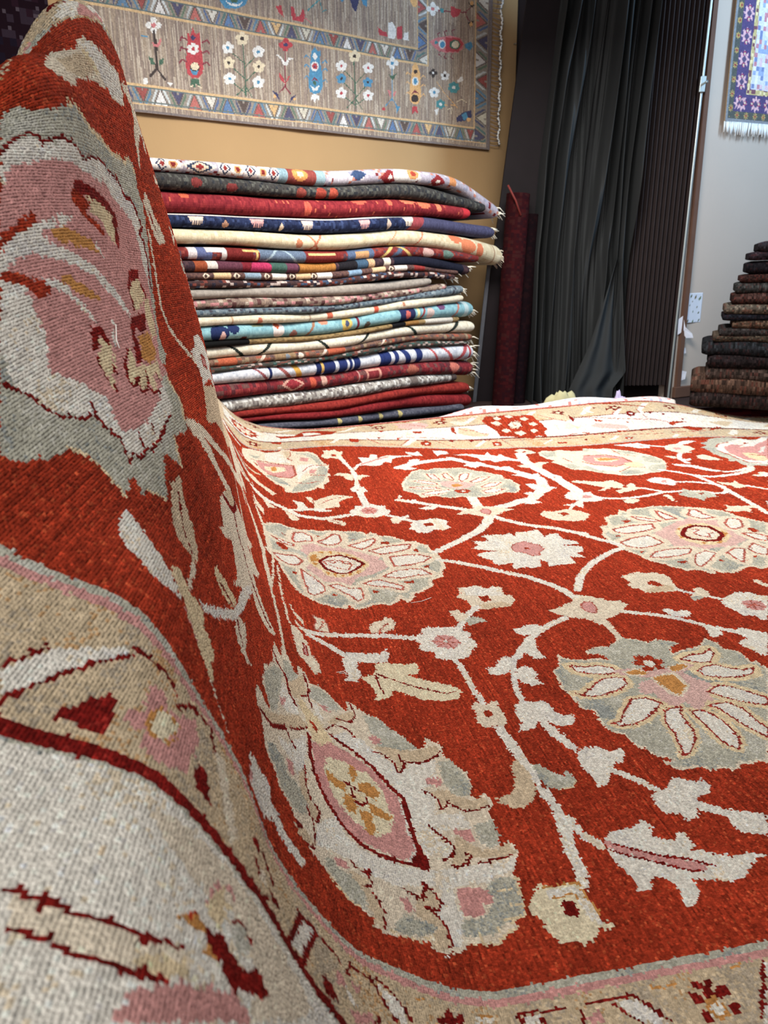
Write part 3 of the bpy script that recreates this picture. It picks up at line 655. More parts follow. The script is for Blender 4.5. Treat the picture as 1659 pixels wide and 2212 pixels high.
Ow290:980,-1095 1008,-1096 1020,-1118 1026,-1148 1027,-1180 1021,-1209 1010,-1232 995,-1248 982,-1231 976,-1199 980,-1095
Ow320:1027,-1081 1055,-1077 1084,-1078 1100,-1106 1104,-1174 1107,-1192 1085,-1223 1062,-1169 1047,-1090 1027,-1081
Ow364:1067,-1023 1103,-1004 1130,-1009 1156,-1037 1188,-1080 1169,-1107 1142,-1096 1114,-1077 1088,-1053 1067,-1023
Ow394:1099,-926 1131,-907 1159,-907 1182,-930 1210,-945 1246,-944 1226,-969 1183,-976 1140,-970 1104,-954 1099,-926
Ow400:1091,-861 1126,-847 1166,-846 1195,-827 1192,-852 1157,-891 1130,-888 1108,-877 1091,-861
W:791,-832 822,-845 867,-849 893,-866 896,-885 869,-896 824,-881 796,-863
Fw42:791,-832 822,-845 867,-849 893,-866 896,-885 869,-896 824,-881 796,-863 791,-832
W:750,-964 763,-975 796,-948 842,-913 870,-911 897,-920 894,-947 863,-968 818,-982 782,-984
Fw42:750,-964 763,-975 796,-948 842,-913 870,-911 897,-920 894,-947 863,-968 818,-982 782,-984 750,-964
W:779,-1101 799,-1099 826,-1062 870,-1016 904,-1019 930,-1045 895,-1077 858,-1102 818,-1117 791,-1115
Fw42:779,-1101 799,-1099 826,-1062 870,-1016 904,-1019 930,-1045 895,-1077 858,-1102 818,-1117 791,-1115 779,-1101
W:919,-1082 938,-1071 966,-1072 950,-1093 940,-1165 928,-1194 907,-1219 887,-1239 864,-1246 877,-1229 883,-1201 892,-1173 898,-1120
Fw42:919,-1082 938,-1071 966,-1072 950,-1093 940,-1165 928,-1194 907,-1219 887,-1239 864,-1246 877,-1229 883,-1201 892,-1173 898,-1120 919,-1082
W:980,-1095 1008,-1096 1020,-1118 1026,-1148 1027,-1180 1021,-1209 1010,-1232 995,-1248 982,-1231 976,-1199 976,-1164 980,-1128
Fw42:980,-1095 1008,-1096 1020,-1118 1026,-1148 1027,-1180 1021,-1209 1010,-1232 995,-1248 982,-1231 976,-1199 980,-1095
W:1027,-1081 1055,-1077 1084,-1078 1100,-1106 1104,-1174 1107,-1192 1085,-1223 1062,-1169 1047,-1090
Fw42:1027,-1081 1055,-1077 1084,-1078 1100,-1106 1104,-1174 1107,-1192 1085,-1223 1062,-1169 1047,-1090 1027,-1081
W:1067,-1023 1103,-1004 1130,-1009 1156,-1037 1188,-1080 1169,-1107 1142,-1096 1114,-1077 1088,-1053
Fw42:1067,-1023 1103,-1004 1130,-1009 1156,-1037 1188,-1080 1169,-1107 1142,-1096 1114,-1077 1088,-1053 1067,-1023
W:1099,-926 1131,-907 1159,-907 1182,-930 1210,-945 1246,-944 1226,-969 1183,-976 1140,-970 1104,-954
Fw43:1099,-926 1131,-907 1159,-907 1182,-930 1210,-945 1246,-944 1226,-969 1183,-976 1140,-970 1104,-954 1099,-926
W:1091,-861 1126,-847 1166,-846 1195,-827 1192,-852 1157,-891 1130,-888 1108,-877
Fw44:1091,-861 1126,-847 1166,-846 1195,-827 1192,-852 1157,-891 1130,-888 1108,-877 1091,-861
Q:885,-882 918,-878 954,-880 979,-903 1027,-896 1073,-882 1101,-888 1106,-901 1059,-926 1068,-951 1089,-978 1095,-1007 1067,-1012 1060,-1047 1059,-1062 1030,-1061 1024,-1080 996,-1094 989,-1072 989,-1052 963,-1067 943,-1062 938,-1041 938,-1000 911,-1005 903,-987 929,-949 965,-940 940,-918 907,-910 891,-895
C:965,-934 1018,-917 1041,-925 1038,-956 1039,-990 995,-1033 972,-1018 964,-973
A:972,-936 1012,-928 1029,-934 1027,-959 1031,-988 995,-1023 980,-1009 972,-970
C:908,-890 953,-882 973,-908 954,-921 918,-913
A:914,-892 950,-888 968,-906 954,-915 924,-908
C:1033,-891 1086,-882 1094,-899 1056,-920 1030,-917
A:1038,-892 1082,-887 1089,-897 1057,-914 1036,-913
R:957,-850 970,-844 975,-823 997,-818 1002,-832 1011,-821 1027,-828 1023,-846 1040,-850 1039,-868 1020,-879 1025,-898 1006,-900 1002,-884 989,-902 969,-898 965,-888 982,-874 963,-870
W:990,-851 1009,-849 1015,-866 1002,-884 988,-881 984,-865
G:25,304 46,310 67,357 111,388 133,373 191,369 237,386 267,373 300,389 355,364 398,354 428,340 443,297 461,326 489,280 523,272 561,224 569,197 606,188 635,143 640,142 642,80 657,23 658,-12 650,-82 626,-129 619,-169 577,-184 568,-235 534,-265 508,-282 492,-283 489,-310 468,-340 458,-321 450,-292 431,-332 405,-352 383,-338 355,-336 335,-353 309,-360 289,-353 293,-328 270,-337 265,-355 240,-353 215,-335 194,-332 169,-305 142,-283 123,-250 86,-118 72,-19 52,23 36,220
Cw141:25,304 46,310 67,357 111,388 133,373 191,369 237,386 267,373 300,389 355,364 398,354 428,340 443,297 461,326 489,280 523,272 561,224 569,197 606,188 635,143 640,142 642,80 657,23 658,-12 650,-82 626,-129 619,-169 577,-184 568,-235 534,-265 508,-282 492,-283 489,-310 468,-340 458,-321 450,-292 431,-332 405,-352 383,-338 355,-336 335,-353 309,-360 289,-353 293,-328 270,-337 265,-355 240,-353 215,-335 194,-332 169,-305 142,-283 123,-250 86,-118 72,-19 52,23 36,220 25,304
Q:171,189 223,241 280,221 314,219 350,173 395,138 430,94 460,75 440,34 488,11 466,-39 419,-81 397,-97 340,-114 302,-193 273,-155 219,-142 187,-120 185,-60 155,0 191,81 167,139
Cw600:146,249 158,326 193,344 225,311 224,254 198,251 152,215 146,249
Cw600:243,252 280,297 315,347 337,328 335,264 321,236 280,221 243,252
Cw600:355,203 459,261 466,240 437,183 398,155 355,203
Cw597:420,132 474,156 528,168 588,166 570,121 527,101 462,86 420,132
Cw549:484,52 548,60 595,49 629,18 596,-20 542,-40 485,-43 484,52
Cw508:427,-124 477,-84 534,-76 571,-90 592,-142 543,-141 479,-151 427,-124
Cw476:352,-171 379,-153 410,-151 448,-189 475,-224 468,-250 435,-219 386,-199 352,-171
Cw455:235,-178 268,-165 304,-203 337,-206 338,-248 333,-288 314,-305 296,-258 266,-213 235,-178
Cw427:153,-54 161,-70 188,-110 218,-181 217,-228 179,-274 162,-263 153,-125 153,-54
Cw600:51,10 93,38 141,67 166,26 146,-22 112,-40 84,-26 51,10
Cw600:58,201 99,197 146,186 148,164 105,167 58,201
W:146,249 158,326 193,344 225,311 224,254 198,251 152,215
Ew91:146,249 158,326 193,344 225,311 224,254 198,251 152,215 146,249
W:243,252 280,297 315,347 337,328 335,264 321,236 280,221
Ew85:243,252 280,297 315,347 337,328 335,264 321,236 280,221 243,252
W:355,203 459,261 466,240 437,183 398,155
Ew84:355,203 459,261 466,240 437,183 398,155 355,203
W:420,132 474,156 528,168 588,166 570,121 527,101 462,86
Ew83:420,132 474,156 528,168 588,166 570,121 527,101 462,86 420,132
W:484,52 548,60 595,49 629,18 596,-20 542,-40 485,-43
Ew76:484,52 548,60 595,49 629,18 596,-20 542,-40 485,-43 484,52
W:427,-124 477,-84 534,-76 571,-90 592,-142 543,-141 479,-151
Ew70:427,-124 477,-84 534,-76 571,-90 592,-142 543,-141 479,-151 427,-124
W:352,-171 379,-153 410,-151 448,-189 475,-224 468,-250 435,-219 386,-199
Ew66:352,-171 379,-153 410,-151 448,-189 475,-224 468,-250 435,-219 386,-199 352,-171
W:235,-178 268,-165 304,-203 337,-206 338,-248 333,-288 314,-305 296,-258 266,-213
Ew63:235,-178 268,-165 304,-203 337,-206 338,-248 333,-288 314,-305 296,-258 266,-213 235,-178
W:153,-54 161,-70 188,-110 218,-181 217,-228 179,-274 162,-263 153,-125
Ew59:153,-54 161,-70 188,-110 218,-181 217,-228 179,-274 162,-263 153,-125 153,-54
W:51,10 93,38 141,67 166,26 146,-22 112,-40 84,-26
Ew87:51,10 93,38 141,67 166,26 146,-22 112,-40 84,-26 51,10
W:58,201 99,197 146,186 148,164 105,167
Ew77:58,201 99,197 146,186 148,164 105,167 58,201
O:187,79 204,131 247,155 298,160 344,126 370,84 401,20 399,-13 366,-69 319,-99 272,-106 236,-89 229,-49 199,-4 187,35
A:196,94 223,114 228,47 198,28
A:233,140 255,150 248,119
A:268,152 289,154 281,123
A:301,148 319,132 312,110
A:327,124 345,108 338,86
A:347,90 367,62 354,54
A:378,26 391,11 375,-39
A:342,-53 366,-48 348,-86
A:316,-68 335,-72 319,-99
A:284,-75 303,-80 295,-105
A:262,-66 278,-65 269,-101
A:241,-47 254,-67 244,-88
A:198,28 221,24 210,-11
W:228,47 266,98 308,111 351,66 383,8 352,-34 316,-68 278,-65 243,-26
Dw121:228,47 266,98 308,111 351,66 383,8 352,-34 316,-68 278,-65 243,-26 228,47
Ew53:239,44 286,66 331,37 341,7 320,-37 284,-12 252,18 239,44
Ew53:260,47 278,32 302,60 314,29 336,13
R:76,154 101,162 124,129 100,91 76,124
R:108,282 123,270 111,260
R:244,323 262,326 249,311
R:371,275 392,270 377,255
R:481,217 513,210 508,185 481,192
R:583,106 602,113 599,84 583,88
R:586,-61 603,-55 601,-81 586,-78
R:483,-187 522,-181 517,-205 492,-199
R:372,-228 396,-248 372,-261
R:238,-243 263,-259 241,-265
R:118,-92 136,-95 130,-124 118,-117
Ww260:110,-567 161,-564 214,-552 287,-544 349,-558 438,-595
C:156,-431 168,-445 188,-450 196,-494 193,-540 154,-542 150,-513 160,-485
Ew42:156,-431 168,-445 188,-450 196,-494 193,-540 154,-542 150,-513 160,-485 156,-431
Ew42:183,-471 174,-509 161,-538
C:314,-499 333,-465 365,-457 372,-435 393,-448 396,-487 385,-522 353,-537 318,-533
Ew42:376,-478 340,-527
Ww238:125,-592 156,-607 190,-641 222,-678
C:80,-404 97,-453 118,-498 120,-538 102,-513 86,-449
C:88,-520 111,-558 139,-581 112,-580 94,-553
Ww323:659,64 828,201 893,267 949,339 976,392
Ww279:651,-16 713,-58 771,-110 831,-172 897,-233 951,-314 975,-376 981,-422
W:800,67 831,96 825,149 865,133 889,140 874,196 922,198 964,188 991,202 1001,153 1015,203 1070,204 1112,215 1114,173 1105,128 1138,153 1172,159 1167,113 1169,86 1208,51 1198,28 1126,27 1180,8 1201,-3 1189,-49 1156,-65 1168,-114 1115,-90 1112,-162 1072,-159 1034,-160 1008,-165 1017,-124 1000,-92 982,-159 939,-165 933,-148 879,-162 895,-106 861,-109 835,-114 831,-63 811,-36 796,-4 811,16 881,23 843,38
P:945,51 977,87 1012,98 1032,68 1056,49 1054,1 1027,-23 1018,-56 987,-49 970,-15 944,-3 941,21
Ew42:945,51 977,87 1012,98 1032,68 1056,49 1054,1 1027,-23 1018,-56 987,-49 970,-15 944,-3 941,21 945,51
R:987,29 1005,31 1008,18 991,12
C:648,-273 674,-274 714,-269 735,-298 766,-286 789,-305 775,-357 796,-371 798,-398 771,-443 738,-444 693,-451 669,-449 649,-432 650,-382 622,-340 640,-326
W:658,-280 712,-273 734,-302 764,-292 786,-309 769,-365 662,-340
B:651,-425 676,-413 752,-405 773,-435 766,-446 693,-451
R:694,-352 724,-355 722,-394 698,-401 690,-386
Ww212:665,-428 633,-462 603,-503 570,-560
C:571,-439 601,-438 611,-465 626,-484 596,-516 580,-513 575,-481
G:601,-510 631,-493 659,-511 663,-532 630,-539 604,-549
W:441,-571 457,-575 460,-546 481,-529 527,-546 552,-541 573,-572 595,-598 584,-624 593,-647 588,-680 566,-694 550,-729 526,-736 478,-732 460,-715 465,-684 437,-672 427,-649 441,-627 429,-611
P:473,-617 499,-591 521,-592 543,-608 549,-644 533,-668 506,-672 485,-657 478,-635
Ew46:475,-621 549,-644
Ew42:502,-592 522,-672
Ew42:541,-604 482,-656
W:504,-627 514,-619 518,-634 508,-642
W:719,-597 744,-595 773,-579 794,-580 806,-601 783,-626 760,-642 736,-644 722,-627
Ww229:895,-561 836,-593 780,-632 738,-672 707,-713 673,-760
Ww158:736,-678 667,-761 647,-800 618,-898 608,-985
W:724,-675 759,-669 747,-707 743,-752 749,-779 722,-780 697,-729
W:575,-796 599,-796 624,-758 644,-747 658,-759 646,-794 626,-831 590,-841 576,-829
W:652,-819 674,-809 693,-822 694,-852 681,-878 691,-905 661,-907 642,-886 636,-863
W:588,-981 611,-970 636,-978 657,-975 670,-998 669,-1028 680,-1049 707,-1050 704,-1064 687,-1088 658,-1087 645,-1075 634,-1054 617,-1055 598,-1083 556,-1090 574,-1064 575,-1032 578,-1008
W:617,-1055 634,-1054 644,-1088 654,-1135 664,-1175 650,-1185 619,-1110
W:655,-1186 672,-1175 691,-1173 708,-1180 722,-1200 754,-1192 749,-1218 735,-1235 712,-1242 695,-1261 667,-1303 644,-1305 649,-1285 647,-1258 641,-1238 645,-1208
Ww174:698,-1258 737,-1307 764,-1355
W:738,-1346 760,-1344 778,-1334 798,-1312 817,-1309 829,-1323 855,-1328 865,-1319 866,-1345 853,-1367 826,-1371 814,-1379 790,-1426 762,-1433 764,-1414 749,-1405 734,-1399 729,-1378
W:814,-1379 847,-1413 923,-1445 886,-1497 870,-1487 845,-1481 841,-1453 844,-1434 823,-1420 801,-1403
Ww161:509,-739 514,-807 513,-880 515,-957
C:484,-963 502,-952 513,-969 540,-955 554,-958 547,-987 547,-1016 546,-1044 532,-1060 519,-1052 495,-1061 483,-1049 481,-1021 484,-993
R:506,-993 520,-991 526,-1007 513,-1023 505,-1012
W:509,-1059 530,-1059 533,-1096 540,-1128 541,-1198 524,-1205 517,-1184 510,-1108
B:505,-1190 519,-1185 525,-1221 528,-1252 524,-1287 505,-1317 484,-1330 457,-1329 440,-1314 431,-1292 447,-1292 470,-1286 485,-1264 499,-1212
G:537,-1208 559,-1211 573,-1235 591,-1258 607,-1242 612,-1258 611,-1278 596,-1295 567,-1298 548,-1285 539,-1254
W:526,-1198 541,-1198 539,-1224 540,-1258 536,-1286 550,-1292 547,-1323 546,-1372 560,-1397 522,-1389 527,-1349 525,-1284 529,-1256 525,-1221
Ow42:569,-1297 596,-1295 610,-1278
W:527,-1370 556,-1370 556,-1401 543,-1416 531,-1452 529,-1491 529,-1521 522,-1524 511,-1552 497,-1534 503,-1515 509,-1484 508,-1450 520,-1393
W:559,-1370 564,-1418 584,-1449 586,-1480 561,-1453 547,-1420 546,-1399
W:594,-1442 609,-1429 641,-1428 672,-1419 686,-1411 693,-1427 687,-1441 675,-1459 682,-1458 702,-1470 721,-1468 739,-1448 745,-1462 745,-1482 743,-1490 729,-1505 747,-1504 763,-1520 794,-1529 833,-1530 856,-1537 853,-1542 830,-1541 803,-1563 783,-1577 754,-1582 730,-1572 693,-1564 694,-1579 687,-1598 669,-1613 656,-1618 649,-1611 657,-1596 660,-1565 650,-1553 634,-1541 632,-1549 611,-1572 599,-1572 587,-1567 597,-1557 596,-1539 583,-1491 586,-1475
P:589,-1447 623,-1471 686,-1512 720,-1528 736,-1539 722,-1551 700,-1542 669,-1520 630,-1498 606,-1482 588,-1464
Dw42:601,-1458 670,-1503 711,-1518 736,-1536 749,-1542
Dw42:587,-1469 610,-1488 701,-1544 723,-1550
C:562,-1417 584,-1463 586,-1480 561,-1447 556,-1431
C:17,-773 19,-827 36,-856 46,-901 61,-899 61,-841 85,-866 94,-903 114,-891 136,-907 180,-980 185,-928 203,-936 218,-961 233,-972 250,-978 265,-999 271,-1021 285,-1033 301,-1055 321,-1102 335,-1105 344,-1090 345,-1064 360,-1085 373,-1088 369,-1141 380,-1155 388,-1180 398,-1202 401,-1247 390,-1276 397,-1291 418,-1275 423,-1290 422,-1313 406,-1333 407,-1370 406,-1400 397,-1427 420,-1410 423,-1424 423,-1452 405,-1476 399,-1498 401,-1519 400,-1548 392,-1565 389,-1579 365,-1585 365,-1601 341,-1613 333,-1624 313,-1621 276,-1619 264,-1636 249,-1641 228,-1642 212,-1638 221,-1621 196,-1630 169,-1631 143,-1638 122,-1639 105,-1633 115,-1618 93,-1611 78,-1603 56,-1597 48,-1580 4,-1565 -35,-1563 -63,-1556 -63,-1533 -86,-1523 -113,-1523 -124,-1504 -146,-1501 -164,-1490 -174,-1468 -177,-1427 -197,-1424 -205,-1393 -194,-1343 -170,-1330 -156,-1341 -126,-1323 -129,-1288 -141,-1267 -155,-1266 -121,-1164 -121,-1130 -92,-1087 -51,-996 -51,-952 -27,-849 -15,-878 -3,-893
G2:-122,-1170 -47,-1005 -9,-980 -25,-1065 -77,-1246 -118,-1310 -129,-1263 -132,-1225
G:6,-896 26,-871 59,-912 31,-964 11,-991 -2,-959
B:11,-997 78,-874 77,-962 45,-1027 12,-1049
B2:-186,-1405 -128,-1335 -37,-1200 31,-1108 57,-1114 58,-1126 -45,-1262 -119,-1366 -153,-1390
W:-10,-1022 11,-1060 32,-1070 35,-1103 -20,-1158 -51,-1170 -35,-1105
P2:-40,-1135 -8,-1091 -29,-1153 -43,-1166
G:91,-922 119,-904 150,-935 166,-976 129,-998 102,-979 81,-978
W:85,-994 107,-990 107,-1034 111,-1049 89,-1058
P:107,-990 123,-983 134,-1005 116,-1007
B:115,-1060 143,-1018 180,-980 198,-968 198,-987 182,-1017 161,-1027 138,-1053
O:35,-1048 57,-1013 72,-1045 98,-1059 111,-1107 124,-1144 121,-1191 100,-1197 86,-1180 65,-1165 52,-1074
R:67,-1087 81,-1091 89,-1128 75,-1119
G:-159,-1465 -120,-1429 -82,-1416 -78,-1449 -32,-1421 -6,-1421 15,-1424 -12,-1480 -49,-1511 -85,-1520 -108,-1512 -124,-1492 -146,-1492
W:-100,-1367 -49,-1318 47,-1163 40,-1230 22,-1305 -20,-1374 -51,-1364 -96,-1392
P2:-69,-1399 -35,-1360 -33,-1407 -65,-1426
B:-16,-1375 26,-1301 14,-1398 25,-1412 37,-1409 41,-1421 28,-1456 6,-1467 7,-1430 -15,-1426
W:119,-1110 160,-1068 180,-1081 198,-1083 213,-1111 248,-1152 265,-1188 298,-1146 348,-1152 329,-1228 303,-1237 320,-1261 299,-1342 252,-1347 257,-1275 215,-1194 196,-1166 175,-1138 148,-1122
W:254,-1328 289,-1320 322,-1320 353,-1322 363,-1349 362,-1368 327,-1362 299,-1369 317,-1405 303,-1433 276,-1417 261,-1442 252,-1375
W:26,-1465 63,-1416 86,-1400 98,-1440 126,-1458 170,-1463 267,-1464 257,-1501 212,-1511 177,-1523 147,-1515 115,-1510 95,-1500 62,-1502 34,-1514 11,-1532
P:64,-1175 87,-1171 114,-1138 148,-1147 178,-1164 203,-1194 223,-1240 239,-1271 243,-1317 237,-1362 239,-1401 244,-1422 238,-1440 220,-1451 133,-1436 119,-1429 103,-1415 88,-1391 71,-1371 62,-1332 54,-1276
Dw97:57,-1156 48,-1241 52,-1293 61,-1336 76,-1374 90,-1404 109,-1428 131,-1445 168,-1454 254,-1459
Dw92:117,-1103 174,-1142 205,-1182 230,-1238 251,-1272
Dw96:251,-1276 247,-1375 249,-1404 254,-1435 255,-1456
D:249,-1404 256,-1461 226,-1454
Ww42:243,-1277 243,-1320 239,-1362 243,-1420 223,-1449
Y:97,-1199 116,-1198 146,-1187 149,-1217 168,-1208 188,-1207 210,-1254 212,-1278 210,-1312 220,-1329 201,-1384 160,-1408 144,-1395 120,-1377 104,-1354 89,-1325 84,-1294 81,-1250
A:149,-1186 164,-1213 157,-1243 144,-1260
A:86,-1249 100,-1261 129,-1272 122,-1301 100,-1293 86,-1282
A:157,-1253 184,-1242 205,-1266 190,-1295 171,-1286 158,-1274
A:118,-1306 141,-1300 138,-1354 113,-1359
A:169,-1307 217,-1333 207,-1348 180,-1345 169,-1330
A:146,-1341 172,-1339 173,-1366 171,-1389 157,-1410 150,-1401 148,-1374
O:143,-1288 163,-1289 164,-1306 146,-1324 141,-1313
Dw47:128,-1265 158,-1278
Dw42:138,-1277 139,-1308
Dw42:143,-1316 154,-1324 168,-1311 168,-1297
Dw95:-43,-932 -26,-965 5,-975 8,-1036 29,-1070
Dw55:79,-868 83,-941 77,-982 55,-1000
Dw53:77,-982 85,-1028
D2w101:-186,-1414 -160,-1400 -126,-1377 -36,-1245 -31,-1265 -6,-1271
Dw50:-12,-1214 58,-1128
Dw42:194,-939 199,-987 181,-1022 151,-1023
Dw42:110,-1090 138,-1053 163,-1053 179,-1068 180,-1081
Dw55:24,-1299 14,-1366 23,-1404 35,-1404 44,-1418 28,-1456 7,-1463 1,-1440
Dw50:15,-1460 15,-1501 4,-1536 -10,-1555 -50,-1568
B:-61,-1542 -29,-1531 8,-1532 -5,-1548 -50,-1568
D:-63,-1541 -32,-1526 -30,-1536 -51,-1552
G:218,-981 243,-974 264,-1004 284,-1038 304,-1064 321,-1102 295,-1106 266,-1100 233,-1098 246,-1069 226,-1052 224,-1021
P:216,-1068 236,-1059 243,-1087 221,-1097
B:214,-1107 246,-1099 295,-1106 332,-1108 357,-1097 368,-1112 358,-1134 325,-1148 295,-1150 281,-1147 268,-1183 256,-1181 261,-1150 237,-1118
Dw42:212,-1122 238,-1126 259,-1158 256,-1181 265,-1188 279,-1159 273,-1128
Dw42:279,-1144 297,-1150 324,-1151 351,-1141 365,-1124
G:353,-1157 379,-1159 396,-1217 397,-1246 388,-1276 371,-1279 353,-1261 348,-1228 348,-1195
P:312,-1206 337,-1208 346,-1228 334,-1236 312,-1224
B:341,-1245 356,-1269 388,-1293 412,-1288 417,-1299 411,-1318 379,-1321 360,-1310 342,-1293 319,-1305 322,-1276 314,-1253
Dw42:296,-1240 313,-1256 323,-1279 322,-1302 333,-1301 340,-1283
Dw42:341,-1290 359,-1313 368,-1320 393,-1320 413,-1312
Dw42:308,-1152 332,-1153 363,-1127
G:367,-1361 391,-1354 407,-1358 406,-1400 400,-1419 381,-1424 370,-1407 368,-1386
P:329,-1366 358,-1369 361,-1399 357,-1407 340,-1392
B:329,-1378 361,-1420 388,-1428 422,-1415 421,-1441 406,-1449 354,-1443 337,-1440 328,-1454 305,-1450 305,-1436 316,-1419
Dw42:284,-1345 311,-1389 320,-1411 304,-1430 288,-1437
Dw42:333,-1425 342,-1435 329,-1452 309,-1456 301,-1449
Dw42:351,-1454 405,-1451 416,-1445
W:303,-1457 358,-1458 421,-1454 409,-1474 402,-1483 369,-1487 351,-1504 326,-1493 312,-1501 291,-1498 274,-1463
G:353,-1499 382,-1495 400,-1501 398,-1548 389,-1579 364,-1585 344,-1592 337,-1604 304,-1602 279,-1605 281,-1579 291,-1572 330,-1567 340,-1550 353,-1534 346,-1518
P:296,-1503 316,-1501 347,-1515 346,-1544 329,-1543 325,-1566 292,-1563 289,-1540
Ow42:368,-1522 397,-1521
Ow42:373,-1555 395,-1557
Ow42:356,-1581 389,-1579
Ow42:306,-1597 307,-1615
Ow42:337,-1591 337,-1604
Ow42:401,-1498 398,-1548 391,-1563 389,-1579 365,-1585 365,-1601 342,-1611 334,-1622 281,-1618
W:276,-1479 291,-1498 288,-1523 284,-1538 288,-1568 280,-1584 277,-1606 268,-1623 256,-1627 257,-1597 251,-1576 241,-1557 254,-1553 262,-1530
B:224,-1523 242,-1509 252,-1517 257,-1540 249,-1556 239,-1558 253,-1578 256,-1599 256,-1621 251,-1629 225,-1641 215,-1635 227,-1613 223,-1606 219,-1585 203,-1576 213,-1540
Dw42:233,-1496 242,-1509 255,-1522 257,-1540 248,-1558 230,-1552
Dw42:234,-1558 245,-1570 253,-1584 255,-1623 246,-1628
Dw42:214,-1538 228,-1532 231,-1519
P:180,-1544 197,-1545 206,-1570 185,-1573
G:155,-1607 183,-1583 212,-1587 234,-1586 229,-1604 199,-1619 175,-1625 154,-1627
Ow42:144,-1633 197,-1626 227,-1611
G:29,-1536 52,-1527 64,-1539 87,-1541 101,-1553 106,-1570 105,-1594 116,-1597 93,-1611 74,-1600 59,-1584 48,-1568 28,-1565
P:60,-1514 84,-1512 85,-1529 60,-1534
B:84,-1532 111,-1528 131,-1528 115,-1551 126,-1558 135,-1572 137,-1615 128,-1634 108,-1632 115,-1618 112,-1597 111,-1567 97,-1552
Ow47:26,-1571 48,-1580 59,-1596 93,-1608
Dw42:97,-1501 103,-1514 120,-1518 131,-1507 125,-1523 131,-1535 124,-1549 110,-1551
Dw42:126,-1558 133,-1571 137,-1590 136,-1617 128,-1632
Dw42:188,-1521 222,-1536 232,-1518 244,-1506 234,-1495
Dw42:242,-1507 251,-1511
Dw42:227,-1553 242,-1557
Y:403,-1556 422,-1536 435,-1518 453,-1530 497,-1529 503,-1538 505,-1560 504,-1616 527,-1626 506,-1634 495,-1625 480,-1642 457,-1651 451,-1640 426,-1640 414,-1624 413,-1597 400,-1569
W:441,-1535 490,-1535 502,-1550 503,-1577 502,-1616 512,-1622 496,-1623 485,-1599 483,-1551 442,-1555
Aw42:432,-1525 452,-1532 496,-1531 503,-1538 505,-1598
Aw42:442,-1556 483,-1552 485,-1566
D:457,-1567 477,-1564 478,-1597 468,-1598 453,-1590
Ww42:235,-1649 237,-1653
D:186,-1761 197,-1756 205,-1742 214,-1743 216,-1753 222,-1745 233,-1739 233,-1749 229,-1758 183,-1769
Dw42:320,-1740 387,-1746
Dw42:316,-1744 317,-1756
W:321,-1745 351,-1750 349,-1762 317,-1756
Dw42:352,-1750 351,-1762
Dw42:418,-1746 487,-1743 493,-1750
Dw42:408,-1751 402,-1773
P:413,-1762 434,-1760 430,-1778 411,-1774
A:256,-1739 285,-1736 279,-1741 258,-1743
W:258,-1743 279,-1741 277,-1752 247,-1755
Dw42:493,-1750 507,-1772 523,-1793
Dw42:455,-1751 467,-1771 482,-1788
W:461,-1749 486,-1749 517,-1796 484,-1789 471,-1770
D:582,-1743 592,-1741 596,-1751 588,-1759 581,-1750
D:602,-1741 610,-1741 611,-1750 602,-1756 601,-1746
D:615,-1753 629,-1758 628,-1770 607,-1775 601,-1765 610,-1759
D:568,-1756 579,-1759 586,-1771 577,-1778 567,-1778 567,-1767
D:612,-1787 625,-1782 627,-1792 621,-1804 611,-1799
D:569,-1789 578,-1789 582,-1801 577,-1808 567,-1803
D:592,-1752 603,-1754 603,-1769 587,-1771
A:585,-1772 603,-1769 607,-1780 606,-1801 589,-1806 581,-1789
W:588,-1780 603,-1780 604,-1794 592,-1798 585,-1790
Dw42:706,-1731 694,-1750 646,-1813
W:712,-1730 716,-1729 649,-1822 644,-1822 694,-1755
A:520,-1739 559,-1740 554,-1744 523,-1744
A:647,-1733 673,-1728 674,-1732 647,-1736
W:-96,-1775 -55,-1761 -130,-1868 -169,-1880
Dw89:-91,-1763 -52,-1760 -139,-1883 -173,-1884 -91,-1763
Dw73:-53,-1763 -14,-1757 -1,-1764
Dw57:-217,-1883 -174,-1886
D:-63,-1836 -47,-1841 -44,-1862 -74,-1873 -86,-1869
P:-23,-1794 -5,-1792 -10,-1817 -30,-1822
W:-6,-1802 17,-1825 -4,-1832
P:15,-1788 47,-1773 27,-1797
Dw43:8,-1781 31,-1749 95,-1741 108,-1748 120,-1761 137,-1785
Dw42:80,-1747 87,-1768 105,-1796
W:84,-1747 106,-1751 121,-1764 126,-1790 106,-1798 91,-1768
P:-18,-1851 55,-1810 57,-1823 -5,-1862
D:64,-1805 73,-1813 60,-1821
A:152,-1739 170,-1736 157,-1743
D:-254,-1807 -227,-1786 -233,-1811 -245,-1820
Dw77:-250,-1838 -242,-1855
Dw154:-219,-1799 -196,-1816
Dw106:-213,-1855 -196,-1851
Dw42:-267,-1884 -239,-1889 -228,-1870
C:-238,-1833 -222,-1844 -241,-1867
W:-589,-1838 -559,-1795 -532,-1780 -504,-1759 -498,-1766 -531,-1804 -562,-1846 -573,-1866 -581,-1852
Dw42:-572,-1867 -557,-1842 -528,-1802 -494,-1763
Dw42:-591,-1836 -568,-1800
Dw53:-497,-1752 -456,-1746 -438,-1745 -424,-1758
Dw58:-419,-1770 -395,-1737 -357,-1732
Dw60:-357,-1732 -345,-1757 -320,-1799 -302,-1863
D:-529,-1864 -494,-1820 -485,-1822 -476,-1855 -485,-1870 -504,-1865 -516,-1864
P:-460,-1796 -454,-1776 -436,-1770 -433,-1788 -408,-1783 -388,-1752 -375,-1782 -383,-1821 -384,-1849 -423,-1869 -446,-1864 -444,-1845 -468,-1840 -469,-1826 -451,-1817
A:-451,-1832 -439,-1791 -406,-1792 -416,-1838 -435,-1843
Y:-443,-1827 -437,-1796 -410,-1795 -419,-1838 -434,-1837
